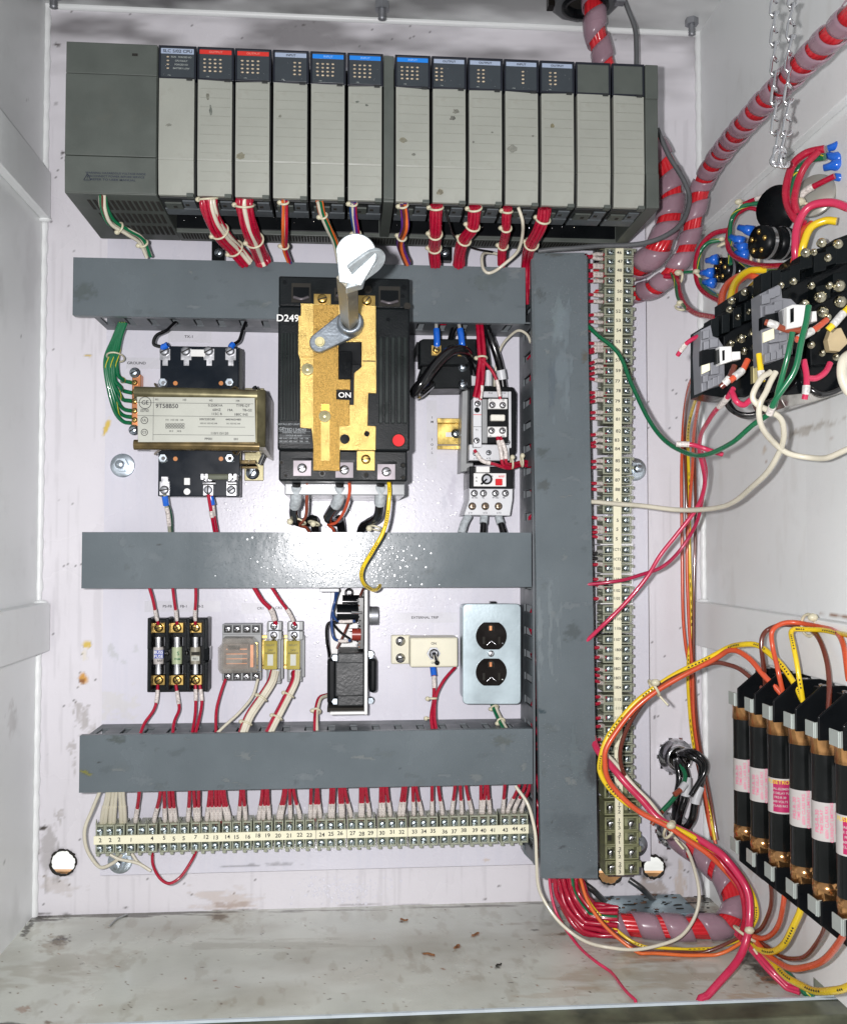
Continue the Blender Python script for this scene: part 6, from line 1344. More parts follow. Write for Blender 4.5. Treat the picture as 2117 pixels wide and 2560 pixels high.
bundle('white and red wires from the right slim relay sloping down left into the duct', [(742, 1678, .066), (738, 1705, .07), (716, 1750, .076), (690, 1800, .084), (670, 1840, .092)], 12, [('white_wires', whitew, [('f', 0), ('f', -.7)]), ('red_wires', redw, [('f', .9), ('f', 1.5)])], ties=(.45, .72), wr=5)
bundle('red and white pair from the power supply foot down into the duct', [(818, 1740, .050), (800, 1748, .060), (792, 1775, .070), (790, 1800, .08), (790, 1838, .09)], 9, [('white_wires', whitew, [(.6, .4)]), ('red_wires', redw, [(-.6, 0), (-.2, .8)])], ties=(.55,), wr=4.8)
wire('red wire with blue crimp below the toggle switch', [(1082, 1668, .05), (1085, 1700, .056), (1084, 1750, .066), (1078, 1790, .078), (1082, 1832, .088)], redw, 10, crimp=(0, .18), sleeves=((.19, .36),), r=.0020)
wire('red wire curving from the switch box corner to join its neighbour', [(1138, 1668, .05), (1110, 1700, .06), (1090, 1740, .068), (1086, 1790, .078), (1092, 1832, .088)], redw, 9, r=.0018)
for x, y in ((1080, 1746), (1076, 1795)):
    mb = MB(); p = P(x, y, .074); mb.torus(p, (0, .1, 1), .0048, .0010, tiem, 18, 6); mb.ball(p+Vector((-.005, -.002, 0)), .0026, tiem, 8); solo('cable_tie', mb, 'pale cable tie on the red wires below the toggle switch, %s one' % ('upper' if y < 1780 else 'lower'), 'cable tie', 'cable ties below the toggle switch')
bundle('white and green wires from the outlet box down into the duct', [(1232, 1760, .050), (1242, 1785, .060), (1255, 1810, .075), (1268, 1832, .09)], 9, [('white_wires', whitew, [(.5, 0), (.9, .3)]), ('green_wires', greenw, [(-.8, 0)])], ties=(.15, .6), wr=4.8)
# wires about the current transformer and contactor
wire('thick black cable arching from the contactor over the current transformer', [(1186, 940, .060), (1178, 900, .085), (1160, 878, .105), (1130, 876, .118), (1095, 905, .125), (1060, 950, .130), (1038, 978, .125), (1045, 985, .11), (1075, 960, .09)], blkw, 30, 'cable', 'cable', r=.0055, sub=10)
wire('lead with blue crimp on the left current transformer terminal', [(1090, 806, .085), (1091, 830, .090), (1092, 855, .092), (1091, 872, .090)], M('lead_grey', (.4, .4, .38), .4), 7, crimp=(.25, .85), r=.0020)
wire('lead with blue crimp on the right current transformer terminal', [(1146, 806, .085), (1151, 830, .090), (1154, 855, .092), (1156, 870, .090)], M('lead_grey', (.4, .4, .38), .4), 7, crimp=(.25, .85), r=.0020)
wire('thick black cable dropping from the duct to the contactor top right', [(1214, 812, .080), (1228, 850, .082), (1242, 890, .080), (1252, 930, .076), (1260, 985, .072)], blkw, 20, 'cable', 'cable', sleeves=((.72, .84),), r=.0042, lab=lgreyp)
wire('thick black cable dropping behind the red pair to the contactor middle', [(1200, 812, .070), (1210, 860, .070), (1218, 920, .070), (1220, 985, .068)], blkw, 18, 'cable', 'cable', sleeves=((.70, .90),), r=.0038, lab=lgreyp)
wire('thick black cable dropping straight to the contactor left terminal', [(1180, 900, .060), (1182, 940, .064), (1185, 985, .068)], blkw, 14, 'cable', 'cable', sleeves=((.4, .8),), r=.0034, lab=lgreyp)
wire('short black cable between the two blue crimps, coming from the duct', [(1142, 808, .07), (1132, 830, .066), (1124, 860, .060)], blkw, 16, 'cable', 'cable', r=.0035)
bundle('red wire pair from the duct to the contactor, tied once', [(1198, 812, .084), (1201, 850, .090), (1204, 895, .096), (1202, 920, .096), (1198, 960, .098), (1190, 995, .098)], 12, [('red_wires', redw, ring(3))], ties=(.42,), wr=5.5)
wire('red wire branching off to the second contactor cap', [(1204, 898, .098), (1228, 925, .100), (1242, 955, .100), (1250, 998, .099)], redw, 8, sleeves=((.62, .95),), r=.0017)
wire('red wire entering the left cap of the contactor', [(1203, 905, .098), (1206, 940, .10), (1204, 970, .10), (1200, 1000, .098)], redw, 8, sleeves=((.60, .95),), r=.0017)
wire('white wire curving behind the cables beside the contactor', [(1326, 856, .098), (1316, 834, .092), (1290, 828, .085), (1265, 850, .07), (1245, 890, .055), (1235, 950, .05), (1240, 990, .06)], whitew, 7, r=.0015)
for k, (lab, q) in enumerate((('red wire leaving the contactor lower cap, left one', [(1243, 1092, .098), (1250, 1125, .100), (1256, 1160, .098), (1272, 1166, .092), (1300, 1160, .08), (1330, 1164, .07)]), ('red wire leaving the contactor lower cap, right one', [(1250, 1092, .098), (1262, 1125, .101), (1265, 1158, .099), (1285, 1158, .090), (1312, 1154, .078), (1330, 1158, .07)]),
                             ('red wire from the contactor lower left sweeping right to the upright duct', [(1185, 1125, .098), (1205, 1150, .100), (1240, 1163, .099), (1275, 1170, .090), (1305, 1164, .078), (1330, 1166, .07)]))):
    wire(lab, q, redw, 9, sleeves=((.06, .32),), r=.0018)
for x, y in ((1279, 1156), (1304, 1152)):
    mb = MB(); p = P(x, y, .092); mb.torus(p, (1, 0, .1), .0062, .0010, tiem, 18, 6); mb.ball(p+Vector((0, -.004, .005)), .0028, tiem, 8); solo('cable_tie', mb, 'pale cable tie on the red wires between contactor and duct, %s one' % ('left' if x < 1290 else 'right'), 'cable tie', 'cable ties beside the contactor')
for lab, q in (('left', [(1172, 1288, .07), (1160, 1310, .075), (1150, 1345, .080)]), ('middle', [(1210, 1290, .07), (1208, 1312, .075), (1206, 1345, .08)]), ('right', [(1245, 1290, .07), (1252, 1312, .075), (1262, 1345, .08)])):
    wire('thick black cable under the overload relay, %s of three' % lab, q, blkw, 19, 'cable', 'cable', 'cables under the overload relay', sleeves=((.05, .45 if lab != 'left' else .85),), r=.0036, lab=M('marker_pale', (.46, .50, .52), .4, var=.3, vs=300))
# ================================================================ hanging chain
t = T('chain', 'bright steel twist-link chain hanging in a loop in front of the right side wall', 'chain', P(1950, 415, .365))
kd = .365
def link(cx, cy, ang, h, w, face):
    mb = MB(); c = P(cx, cy, kd); k = (DW-kd)/F; hh, ww = h*k/2, w*k/2; q = []
    for i in range(25):
        a = 2*math.pi*i/24; x = ww*math.cos(a); z = (hh-ww)*(1 if math.sin(a) >= 0 else -1)+ww*math.sin(a)
        tw = face+.5*(z/hh); v = Vector((x*math.cos(tw), x*math.sin(tw), z))
        q.append(c+Vector((v.x*math.cos(ang)+v.z*math.sin(ang), v.y, v.z*math.cos(ang)-v.x*math.sin(ang))))
    return mb.tube(q, .00115, chrome, 8, caps=False)
y = -20; i = 0
while y < 395:
    part('link', link(1934+(y/400)*3+(4 if y > 330 else 0), y, .0, 48, 22 if i % 2 else 20, .25 if i % 2 else 1.25), t); y += 37; i += 1
y = -10; i = 0
while y < 395:
    part('link', link(1979-(y/400)*16-(8 if y > 330 else 0), y+4, .05, 52, 24, 1.2 if i % 2 else .2), t); y += 40; i += 1
part('link', link(1943, 395, .4, 46, 30, .1), t); part('link', link(1958, 400, -.3, 40, 26, .5), t)
# ================================================================ selector switch bodies and pilot devices
def dev(label, cx, cy, off, r, h, mats, screws, rot):
    p = P(*R(cx, cy, off)); t = T('switch_body', label, 'switch', p, 'switch bodies on the right side')
    ax = Vector(rot).normalized()
    mb = MB(); mb.lathe(p, ax, [(0, .0001), (.0, r), (h*.45, r), (h*.46, r*.9), (h*.55, r*.9), (h*.56, r*.98), (h, r*.98), (h+.0005, .0001)], mats[0], 28); b = part('cylinder', mb, t)
    mb = MB(); mb.lathe(p+ax*h*.22, ax, [(0, r*1.02), (h*.12, r*1.02)], mats[1], 28); mb.lathe(p+ax*h*.75, ax, [(0, r*1.03), (h*.08, r*1.03)], mats[1], 28); part('clamp_ring', mb, t)
    mb = MB(); e_ = ortho(ax)
    for i in range(screws):
        a = 2*math.pi*i/max(1, screws)+.5; mb.ball(p+(e_[0]*math.cos(a)+e_[1]*math.sin(a))*r*.62, .0026, brass2, 8)
    if screws: part('terminal_screws', mb, t)
    return t
dev('upper short black and chrome switch body, just right of its blue crimps', 1895, 605, .045, .0145, .030, (black, chrome), 5, (.9, .25, .05))
dev('short black and chrome switch body lower down beside the pair of blue crimps', 1800, 675, .035, .0125, .026, (blackg, dsteel), 5, (.9, .25, .05))
dev('large black round body behind the loop of crimson wires', 1940, 520, .012, .021, .020, (black, dsteel), 0, (.8, .6, .1))
p = P(*R(2035, 490, .012)); t = T('round_plate', 'pale round steel plate on the right wall behind the crimson loop', 'plate', p)
mb = MB(); mb.lathe(p, Vector((-.75, -.66, .1)).normalized(), [(-.001, .0001), (-.001, .0185), (.0015, .0185), (.0022, .018), (.0023, .0001)], M('pale_steel', (.42, .41, .36), .35, .5, var=.15), 40); part('disc', mb, t)
# ================================================================ two large contactors on the right side
def C8(x, y): return (1517+x/2.895, 600+y/2.895)
def poly8(q): return [C8(*p) for p in q]
def scr(x, y, d, r, t, par, m=None):
    mb = MB(); c = P(*C8(x, y), d); k = (DW-d)/F; mb.lathe((c.x, -d+.002, c.z), (-.25, -1, .15), [(0, r*k*1.25), (.002, r*k*1.25), (.0021, r*k), (.0045, r*k*.9), (.0058, r*k*.4), (.0059, .0001)], m or M('screw_pale_brass', (.62, .58, .44), .22, 1., var=.3), 16); return part('terminal_screw', mb, par)
D1 = .335
t = T('contactor', 'black contactor with stepped grey side piece, the left one of two at the right', 'contactor', P(*C8(900, 1120), .29), 'large contactors at the right')
mb = MB(); mb.plate(poly8([(760, 640), (800, 560), (880, 520), (880, 430), (1000, 350), (1105, 310), (1118, 880), (1130, 1060), (1000, 1130), (830, 1130), (700, 1110), (700, 640)]), [], .285, D1-.02, blackg, .001); body = part('body', mb, t)
mb = MB(); mb.plate(poly8([(850, 700), (940, 640), (1040, 600), (1100, 560), (1110, 880), (1050, 900), (1000, 930), (850, 1000)]), [], D1-.0198, D1-.006, black, .001)
for x, y, w_, h_ in ((755, 580, 50, 125), (835, 545, 48, 125), (915, 500, 52, 130), (1000, 460, 52, 120), (880, 430, 45, 60), (960, 380, 50, 60), (1050, 340, 50, 60)): mb.plate(poly8([(x, y), (x+w_, y-14), (x+w_, y+h_-14), (x, y+h_)]), [], D1-.02, D1-.004, blackr, .0008)
part('contact_blocks', mb, body)
for x, y, r in ((905, 440, 8), (1000, 378, 8), (1085, 335, 8), (1075, 410, 7), (1068, 665, 10), (975, 712, 10), (895, 752, 8), (1080, 770, 8), (995, 805, 8), (890, 505, 7), (950, 560, 6), (1030, 520, 6), (870, 840, 6), (1070, 860, 6), (940, 850, 6)): scr(x, y, D1-.003, r, t, body)
mb = MB()
ga = M('aux_grey', (.20, .205, .225), .4, var=.12)
mb.plate(poly8([(686, 655), (745, 625), (760, 700), (800, 715), (842, 780), (845, 1035), (790, 1050), (690, 1090), (680, 820)]), [], D1-.02, D1-.002, ga, .0008)
for x, y, w_, h_ in ((700, 660, 36, 50), (750, 720, 50, 55), (705, 740, 30, 50), (752, 880, 55, 45), (700, 985, 28, 40), (735, 1020, 26, 50), (770, 1000, 26, 55), (805, 985, 28, 55), (755, 930, 50, 40)): mb.plate(poly8([(x, y), (x+w_, y-8), (x+w_, y+h_-8), (x, y+h_)]), [], D1-.002, D1+.003, ga, .0006)
aux = part('auxiliary_block', mb, t)
mb = MB(); mb.plate(poly8([(693, 800), (780, 790), (780, 875), (693, 900)]), [], D1-.002, D1+.006, blackg, .0005); part('socket', mb, aux)
mb = MB(); mb.plate(poly8([(690, 910), (740, 895), (742, 940), (690, 965)]), [], D1+.003, D1+.006, cream, .0004); part('pale_slide', mb, aux)
mb = MB(); mb.plate(poly8([(822, 778), (895, 775), (898, 870), (828, 892)]), [], D1+.002, D1+.012, whitep, .0008); mb.plate(poly8([(900, 815), (958, 812), (960, 856), (902, 866)]), [], D1+.002, D1+.010, whitep, .0008); pg = part('white_connector', mb, t)
mb = MB(); mb.plate(poly8([(795, 800), (824, 788), (826, 880), (797, 890)]), [], D1+.002, D1+.010, rackd, .0005); mb.plate(poly8([(832, 800), (850, 796), (850, 870), (834, 875)]), [], D1+.0121, D1+.0125, blackg); part('connector_slot', mb, pg)
mb = MB(); mb.plate(poly8([(1060, 915), (1095, 905), (1105, 1020), (1062, 1030)]), [], D1-.01, D1-.004, M('brass_tongue', (.50, .44, .22), .4, .5), .0005); part('brass_tongue', mb, t)
D2 = .355
t = T('contactor', 'black contactor with two-step grey side piece, the right one of two at the right', 'contactor', P(*C8(1450, 1120), .31), 'large contactors at the right')
mb = MB(); mb.plate(poly8([(1105, 300), (1180, 225), (1320, 215), (1390, 100), (1560, 60), (1650, 0), (1760, -40), (1760, 890), (1700, 1080), (1600, 1100), (1290, 1130), (1130, 1060)]), [], .30, D2-.02, blackg, .001); body = part('body', mb, t)
mb = MB()
for x, y, w_, h_ in ((1120, 250, 60, 120), (1200, 235, 50, 110), (1260, 240, 60, 110), (1330, 190, 60, 120), (1400, 120, 80, 90), (1500, 110, 80, 120), (1590, 60, 60, 120), (1660, 10, 90, 160), (1520, 340, 90, 90), (1640, 250, 100, 120), (1450, 560, 60, 90)): mb.plate(poly8([(x, y), (x+w_, y-18), (x+w_, y+h_-18), (x, y+h_)]), [], D2-.02, D2-.004, blackr, .0008)
mb.plate(poly8([(1470, 640), (1750, 560), (1750, 880), (1480, 900)]), [], D2-.0198, D2-.012, black, .001)
part('contact_blocks', mb, body)
for x, y, r in ((1545, 410, 13), (1562, 520, 12), (1680, 330, 13), (1690, 445, 13), (1430, 462, 10), (1440, 92, 10), (1556, 20, 10), (1675, 30, 10), (1660, 850, 7), (1500, 90, 7), (1600, 130, 8), (1610, 330, 8), (1480, 330, 8), (1350, 300, 8), (1260, 330, 7), (1520, 640, 8), (1600, 560, 8), (1560, 820, 7), (1480, 760, 8)): scr(x, y, D2-.003, r, t, body)
mb = MB()
mb.plate(poly8([(1112, 395), (1180, 360), (1250, 325), (1262, 425), (1330, 432), (1368, 470), (1352, 640), (1335, 820), (1240, 860), (1130, 890)]), [], D2-.02, D2-.002, ga, .0008)
for x, y, w_, h_ in ((1125, 400, 50, 60), (1175, 360, 40, 60), (1215, 345, 34, 60), (1150, 480, 60, 55), (1215, 450, 50, 60), (1180, 690, 60, 50), (1180, 760, 60, 50), (1145, 830, 30, 50), (1190, 810, 30, 55), (1235, 800, 28, 55), (1280, 760, 40, 60), (1250, 690, 50, 40)): mb.plate(poly8([(x, y), (x+w_, y-10), (x+w_, y+h_-10), (x, y+h_)]), [], D2-.002, D2+.003, ga, .0006)
aux = part('auxiliary_block', mb, t)
mb = MB(); mb.plate(poly8([(1125, 560), (1250, 520), (1250, 600), (1125, 640)]), [], D2-.002, D2+.005, blackg, .0005); part('socket', mb, aux)
mb = MB(); mb.plate(poly8([(1133, 670), (1205, 640), (1207, 710), (1135, 738)]), [], D2+.003, D2+.006, cream, .0004); part('pale_slide', mb, aux)
mb = MB(); mb.plate(poly8([(1312, 490), (1345, 475), (1438, 478), (1440, 600), (1390, 618), (1312, 632)]), [], D2+.003, D2+.018, whitep, .0012); mb.plate(poly8([(1442, 528), (1508, 522), (1512, 578), (1442, 590)]), [], D2+.003, D2+.014, whitep, .001); pg = part('white_connector', mb, t)
mb = MB(); mb.plate(poly8([(1325, 500), (1350, 490), (1350, 590), (1326, 600)]), [], D2+.0181, D2+.0186, blackg); mb.plate(poly8([(1270, 510), (1312, 495), (1312, 620), (1280, 600)]), [], D2+.002, D2+.012, M('connector_grey', (.2, .2, .21), .4), .0006); part('connector_slot', mb, pg)
mb = MB(); mb.plate(poly8([(1600, 720), (1625, 650), (1690, 640), (1740, 740), (1680, 800), (1615, 795)]), [], D2-.010, D2-.002, M('tan_piece', (.48, .38, .22), .5, var=.2), .0006); part('tan_slide', mb, t)
mb = MB(); mb.plate(poly8([(1250, 1130), (1290, 1205), (1480, 1170), (1700, 1100), (1700, 1080), (1600, 1095), (1290, 1128)]), [], .29, D2-.012, M('bright_bracket', (.50, .48, .45), .2, 1., var=.4, vs=80), .0006); part('bright_base', mb, t)
mb = MB(); x = P(*C8(1500, 900), .31).x; mb.box(x, XR-.0004, -.318, -.308, P(*C8(1400, 1040), .31).z, P(*C8(1400, 140), .31).z, side_plain); mb.box(P(*C8(760, 900), .288).x, XR-.0004, -.2845, -.2800, P(*C8(900, 1060), .288).z, P(*C8(900, 700), .288).z, side_plain); solo('support_bracket', mb, 'white bracket behind the two contactors at the right', 'bracket', bev=.001)
# ================================================================ fuse blocks with six long cartridge fuses
XFz = XR-.040
def FP(off, y, z):                          # metric: distance off the right wall, depth, height
    return Vector((XR-off, -y, z))
fd = [.206, .243, .281, .322, .360, .398]
zt0, zb0 = P(1850, 1748, .206).z, P(1850, 2108, .206).z
t = T('fuse_block', 'black six-pole fuse block on the right side wall', 'fuse block', FP(0, .30, zb0-.01))
for i, y in enumerate(fd):
    for top in (1, 0):
        mb = MB(); z0 = zt0 if top else zb0; s = 1 if top else -1
        # bracket wall across each pole with chamfered corner
        prof = [(.0, -.034), (.0, .030), (.030, .030), (.052, .012), (.052, -.006), (.030, -.006), (.026, -.034)]
        f = [FP(o, y+.014, z0+s*h_) for o, h_ in prof]; g = [FP(o, y+.0115, z0+s*h_) for o, h_ in prof]; k = len(f)
        mb.add(f+g, [tuple(range(k)), tuple(range(k, 2*k))[::-1]]+[(a, k+a, k+(a+1) % k, (a+1) % k) for a in range(k)], black)
        mb.add([FP(o, y-.0175, z0+s*h_) for o, h_ in ((0, -.03), (0, .026), (.022, .026), (.024, -.03))]+[FP(o, y+.0114, z0+s*h_) for o, h_ in ((0, -.03), (0, .026), (.022, .026), (.024, -.03))], [(0, 1, 2, 3), (7, 6, 5, 4), (0, 4, 5, 1), (1, 5, 6, 2), (2, 6, 7, 3), (3, 7, 4, 0)], blackr)
        part('end_housing', mb, t, .0008)
        mb = MB(); zz = z0+s*.001
        for o in (.028, .0515):
            mb.hexa([FP(o+.0012, y+.010, zz-.006), FP(o, y+.010, zz-.006), FP(o, y+.010, zz+.006), FP(o+.0012, y+.010, zz+.006), FP(o+.0012, y-.007, zz-.006), FP(o, y-.007, zz-.006), FP(o, y-.007, zz+.006), FP(o+.0012, y-.007, zz+.006)], M('clip_metal', (.42, .46, .43), .4, .2, var=.03))
        mb.box(XR-.0535, XR-.0485, -y-.0085, -y-.0070, zz-.006, zz+.006, M('clip_metal', (.42, .46, .43), .4, .2, var=.03))
        part('fuse_clip', mb, t, .0004)
        mb = MB(); mb.lathe(FP(.018, y-.002, z0+s*.027), (0, 0, s), [(0, .006), (.002, .006), (.0025, .004)], steel, 14); part('wire_lug', mb, t)
names = ['cartridge fuse with white pink-lettered band, first and farthest in the row on the right wall', 'cartridge fuse with white pink-lettered band, second in the row on the right wall', 'cartridge fuse with magenta and yellow label, third in the row on the right wall',
         'cartridge fuse with white pink-edged band, fourth in the row on the right wall', 'cartridge fuse with wide white band, fifth in the row on the right wall', 'cartridge fuse cut by the photo edge, nearest in the row on the right wall']
pk = M('label_pink_print', (.72, .16, .28), .5)
for i, y in enumerate(fd):
    a, b = FP(.040, y, zt0+.002), FP(.040, y, zb0-.002); f = T('cartridge_fuse', names[i], 'fuse', b, 'cartridge fuses on the right wall')
    mb = MB(); mb.tube([a.lerp(b, .10), a.lerp(b, .90)], .0106, M('fuse_black', (.006, .007, .007), .16, var=.3, spec=.4), 28); part('barrel', mb, f)
    for u0, u1 in ((0, .145), (.855, 1)):
        mb = MB(); mb.lathe(a.lerp(b, u0), b-a, [(0, .0001), (0, .0108), ((u1-u0)*.42*(a-b).length, .0112), ((u1-u0)*.45*(a-b).length, .0108), ((u1-u0)*(a-b).length, .0112), ((u1-u0)*(a-b).length+.0001, .0001)], ferr, 28); part('ferrule', mb, f)
    mag = i in (2, 5); u0, u1 = (.41, .625)
    mb = MB(); mb.tube([a.lerp(b, u0), a.lerp(b, u1)], .01075, lablw, 28, caps=False); bd = part('label_band', mb, f)
    mb = MB()
    if mag:
        n = 28; vs = []; fs_ = []
        for k in range(15):
            th = math.radians(-150+200*k/14)
            for u in (u0+.01, u1-.01): c = a.lerp(b, u); vs.append(c+Vector((math.cos(th), math.sin(th), 0))*.01095)
        fs_ = [(2*k, 2*k+1, 2*k+3, 2*k+2) for k in range(14)]; mb.add(vs, fs_, maglab, True)
    # curved lettering: rows of print wrapped round the barrel, facing the camera
    def wrap(s, u, h, th0, mat, rr, vert=False):
        vs, fs2 = txt(s); q = []
        c = a.lerp(b, u)
        for v in vs:
            xx, yy = (v.x, v.y) if not vert else (v.y*-1, v.x)
            th = th0+xx*h/.011; q.append(c+Vector((math.cos(th)*rr, math.sin(th)*rr, yy*h)))
        mb.add(q, fs2, mat)
    th0 = math.radians(-118)
    if mag:
        wrap('FUSETRON', (u0+u1)/2-.085, .0046, th0, ybl, .01115)
        for k, s in enumerate(('DUAL-ELEMENT', 'TIME DELAY FUSE', 'FRS-R 30', '600 VOLTS', 'CLASS RK5')): wrap(s, (u0+u1)/2-.045+k*.026, .0026, th0, lablw, .01115)
    else:
        for k, s in enumerate(('FRS-R-30', 'TIME DELAY', '600V CLASS RK5', 'CURRENT LIMITING', '200,000 AIR')): wrap(s, (u0+u1)/2, .0034 if k else .0046, th0-.62+k*.34, pk, .01100, True)
    part('lettering', mb, bd)
# ================================================================ conduit connectors low in the right corner
for (x, y, lab) in ((1687, 1890, 'round steel conduit connector above, with black cables, low on the back wall'), (1682, 2076, 'round steel conduit connector below it, where the wrapped loom ends')):
    p = P(x, y, .001); t = T('conduit_connector', lab, 'conduit connector', p, 'conduit connectors in the back wall')
    mb = MB(); mb.lathe((p.x, -.0004, p.z), (0, -1, 0), [(0, .020), (.003, .020), (.0035, .0185), (.005, .0185), (.006, .0150), (.016, .0150), (.0175, .0135), (.017, .0115), (.006, .0112)], chrome, 32); part('threaded_ring', mb, t)
    mb = MB()
    for i in range(10):
        a = 2*math.pi*i/10; mb.box(p.x+.0195*math.cos(a)-.0022, p.x+.0195*math.cos(a)+.0022, -.0030, -.0005, p.z+.0195*math.sin(a)-.0022, p.z+.0195*math.sin(a)+.0022, chrome)
    part('lock_nut', mb, t); mb = MB(); mb.cyl((p.x, -.004, p.z), (0, -1, 0), .0112, .002, soot_recess_black, 20); part('bore', mb, t)
for lab, q, m_, r_, sl in (('thick black cable bending right and down out of the upper conduit connector, outer one', [(1690, 1888, .008), (1700, 1884, .030), (1725, 1890, .045), (1752, 1910, .05), (1752, 1950, .05), (1738, 2000, .052), (1728, 2050, .05), (1705, 2080, .03)], blkw, .0042, ((.62, .74),)),
                          ('thick black cable dropping from the upper conduit connector, middle one', [(1688, 1892, .008), (1702, 1905, .036), (1715, 1940, .045), (1712, 1990, .048), (1700, 2030, .046), (1692, 2070, .025)], blkw, .0042, ((.42, .60),)),
                          ('thick black cable dropping from the upper conduit connector, inner left one', [(1684, 1892, .008), (1692, 1910, .030), (1698, 1950, .036), (1690, 2000, .04), (1686, 2060, .024)], blkw, .0042, ()),
                          ('thin black cable bent in a wide arc at the right of the conduit connectors', [(1692, 1884, .01), (1715, 1876, .040), (1745, 1885, .055), (1762, 1905, .058), (1758, 1935, .058), (1725, 1990, .06)], blkw, .0030, ()),
                          ('green wire end sticking out left between the conduit connectors', [(1702, 1912, .04), (1712, 1940, .05), (1704, 1965, .056), (1680, 2000, .06), (1650, 2032, .062)], greenw, .0026, ()),
                          ('brown cut wire end beside the white-marked cable', [(1712, 1960, .058), (1700, 1975, .062), (1684, 1987, .064)], M('rust_wire', (.28, .06, .03), .3), .0030, ((0, .5),)),
                          ('short bare copper-brown wire stub pointing down left', [(1655, 2028, .062), (1640, 2045, .064), (1628, 2062, .064)], M('rust_wire', (.28, .06, .03), .3), .0026, ())):
    wire(lab, q, m_, 10, 'wire' if 'wire' in lab else 'cable', 'wire' if 'wire' in lab else 'cable', r=r_, sleeves=sl, lab=lgreyp)
# hub plate and shavings on the floor, rear right
z = ZB+.0004
def fbox(x0, y0, x1, y1, h, m_, mb):
    a, b = PZ(x0, y0, ZB), PZ(x1, y1, ZB); return mb.box(a.x, b.x, min(b.y, a.y), max(a.y, b.y), z, z+h, m_)
mb = MB(); fbox(1500, 2250, 1745, 2292, .004, tealm, mb); t = solo('hub_plate', mb, 'blue-grey conduit hub plate on the floor behind the wrapped loom', 'plate', bev=.001)
mb = MB()
for i in range(70):
    p = PZ(random.uniform(1490, 1770), random.uniform(2246, 2296), ZB); r_ = random.uniform(.0005, .0016); mb.ball((p.x, p.y, z+.0045), r_, random.choice([soot_recess_black, soot_recess_black, M('debris_brown', (.12, .06, .03), .8)]), 6, (random.uniform(1, 4), 1, .5))
o = solo('metal_shavings', mb, 'dark shavings and grit scattered over the hub plate', 'debris'); o['kind'] = 'stuff'
for lab, x, y in (('dark bent metal scrap on the floor behind the duct foot', 1490, 2225), ('dark metal scrap standing against the back wall by the right hole', 1612, 2240)):
    mb = MB(); p = P(x, y, .02); p.z = ZB+.012; mb.tube(spline([p+Vector((-.018, 0, .016)), p+Vector((-.006, -.004, .008)), p+Vector((.004, 0, -.002)), p+Vector((.012, .004, -.010))], 5), .0034, M('scrap_metal', (.25, .25, .25), .3, .9, var=.5), 7); solo('metal_scrap', mb, lab, 'scrap')
for i, (x, y, rx, an, lab) in enumerate(((1188, 2338, 15, .35, 'long rusty flake'), (1142, 2368, 12, .6, 'short rusty flake'), (1072, 2388, 18, -.2, 'thin rusty curl'), (1246, 2415, 11, .6, 'small dark curl'), (1010, 2302, 13, -.2, 'brown hooked curl'))):
    mb = MB(); c = PZ(x, y, ZB); q = [Vector((c.x+rx*.0003*u*math.cos(an), c.y+rx*.0003*u*math.sin(an)*1.5+.0015*math.sin(u*3+i), ZB+.0012)) for u in (-1, -.5, 0, .5, 1)]
    mb.tube(spline(q, 4), .0009, M('rust_flake', (.22, .09, .03), .8) if i != 3 else soot_recess_black, 5); solo('metal_flake', mb, '%s lying on the cabinet floor, %s' % (lab, ['right of centre, behind the others', 'in front of the long rusty one', 'left of the short rusty one', 'nearest the crimson wire', 'farthest back of the group'][i]), 'debris', 'metal flakes on the floor')
mb = MB(); c = PZ(289, 2306, ZB); mb.tube(spline([c+Vector((.008, .02, .001)), c+Vector((.0, .006, .001)), c+Vector((-.003, -.012, .001))], 5), .001, greyp, 6); solo('wire_scrap', mb, 'thin grey scrap lying on the floor at the left rear', 'scrap')
# ================================================================ loose wires of the right half
G1 = 'wires in the upright loom beside the right corner'
for lab, q, m_, st in (('orange wire in the upright group, leftmost', [(1768, 885, .27), (1742, 925, .20), (1722, 965, .14), (1708, 1040, .07), (1704, 1150, .04), (1703, 1300, .03), (1705, 1500, .03), (1712, 1600, .03), (1722, 1680, .03), (1728, 1780, .03), (1742, 1880, .03), (1760, 2000, .04), (1778, 2090, .05)], redo, None),
                   ('yellow printed wire in the upright group', [(1768, 930, .26), (1740, 990, .18), (1722, 1060, .10), (1719, 1130, .05), (1722, 1250, .034), (1724, 1400, .032), (1727, 1560, .032), (1721, 1640, .032), (1719, 1720, .032), (1727, 1830, .032), (1750, 1940, .035), (1772, 2030, .045), (1786, 2100, .055)], yelw, 1),
                   ('brown wire in the upright group, rightmost', [(1772, 900, .27), (1752, 960, .20), (1740, 1050, .12), (1736, 1150, .06), (1737, 1300, .036), (1734, 1500, .034), (1732, 1640, .034), (1738, 1760, .034), (1752, 1880, .036), (1778, 2020, .046), (1792, 2100, .055)], brnw, None),
                   ('red-orange wire in the upright group, second from the right', [(1770, 945, .25), (1746, 1010, .18), (1732, 1090, .10), (1730, 1180, .055), (1722, 1280, .036), (1716, 1380, .034), (1722, 1560, .034), (1729, 1680, .034), (1733, 1780, .034), (1744, 1880, .036), (1770, 2040, .046), (1788, 2110, .055)], redo, None),
                   ('dark brown wire in the upright group, beside the yellow one', [(1764, 900, .26), (1734, 950, .19), (1716, 1010, .12), (1712, 1080, .06), (1714, 1200, .036), (1716, 1340, .032), (1728, 1500, .03), (1726, 1650, .03), (1724, 1760, .03), (1733, 1860, .032), (1758, 1990, .04), (1780, 2100, .05)], brnw, None)):
    wire(lab, q, m_, 9, 'wire', 'wire', G1, r=.0018)
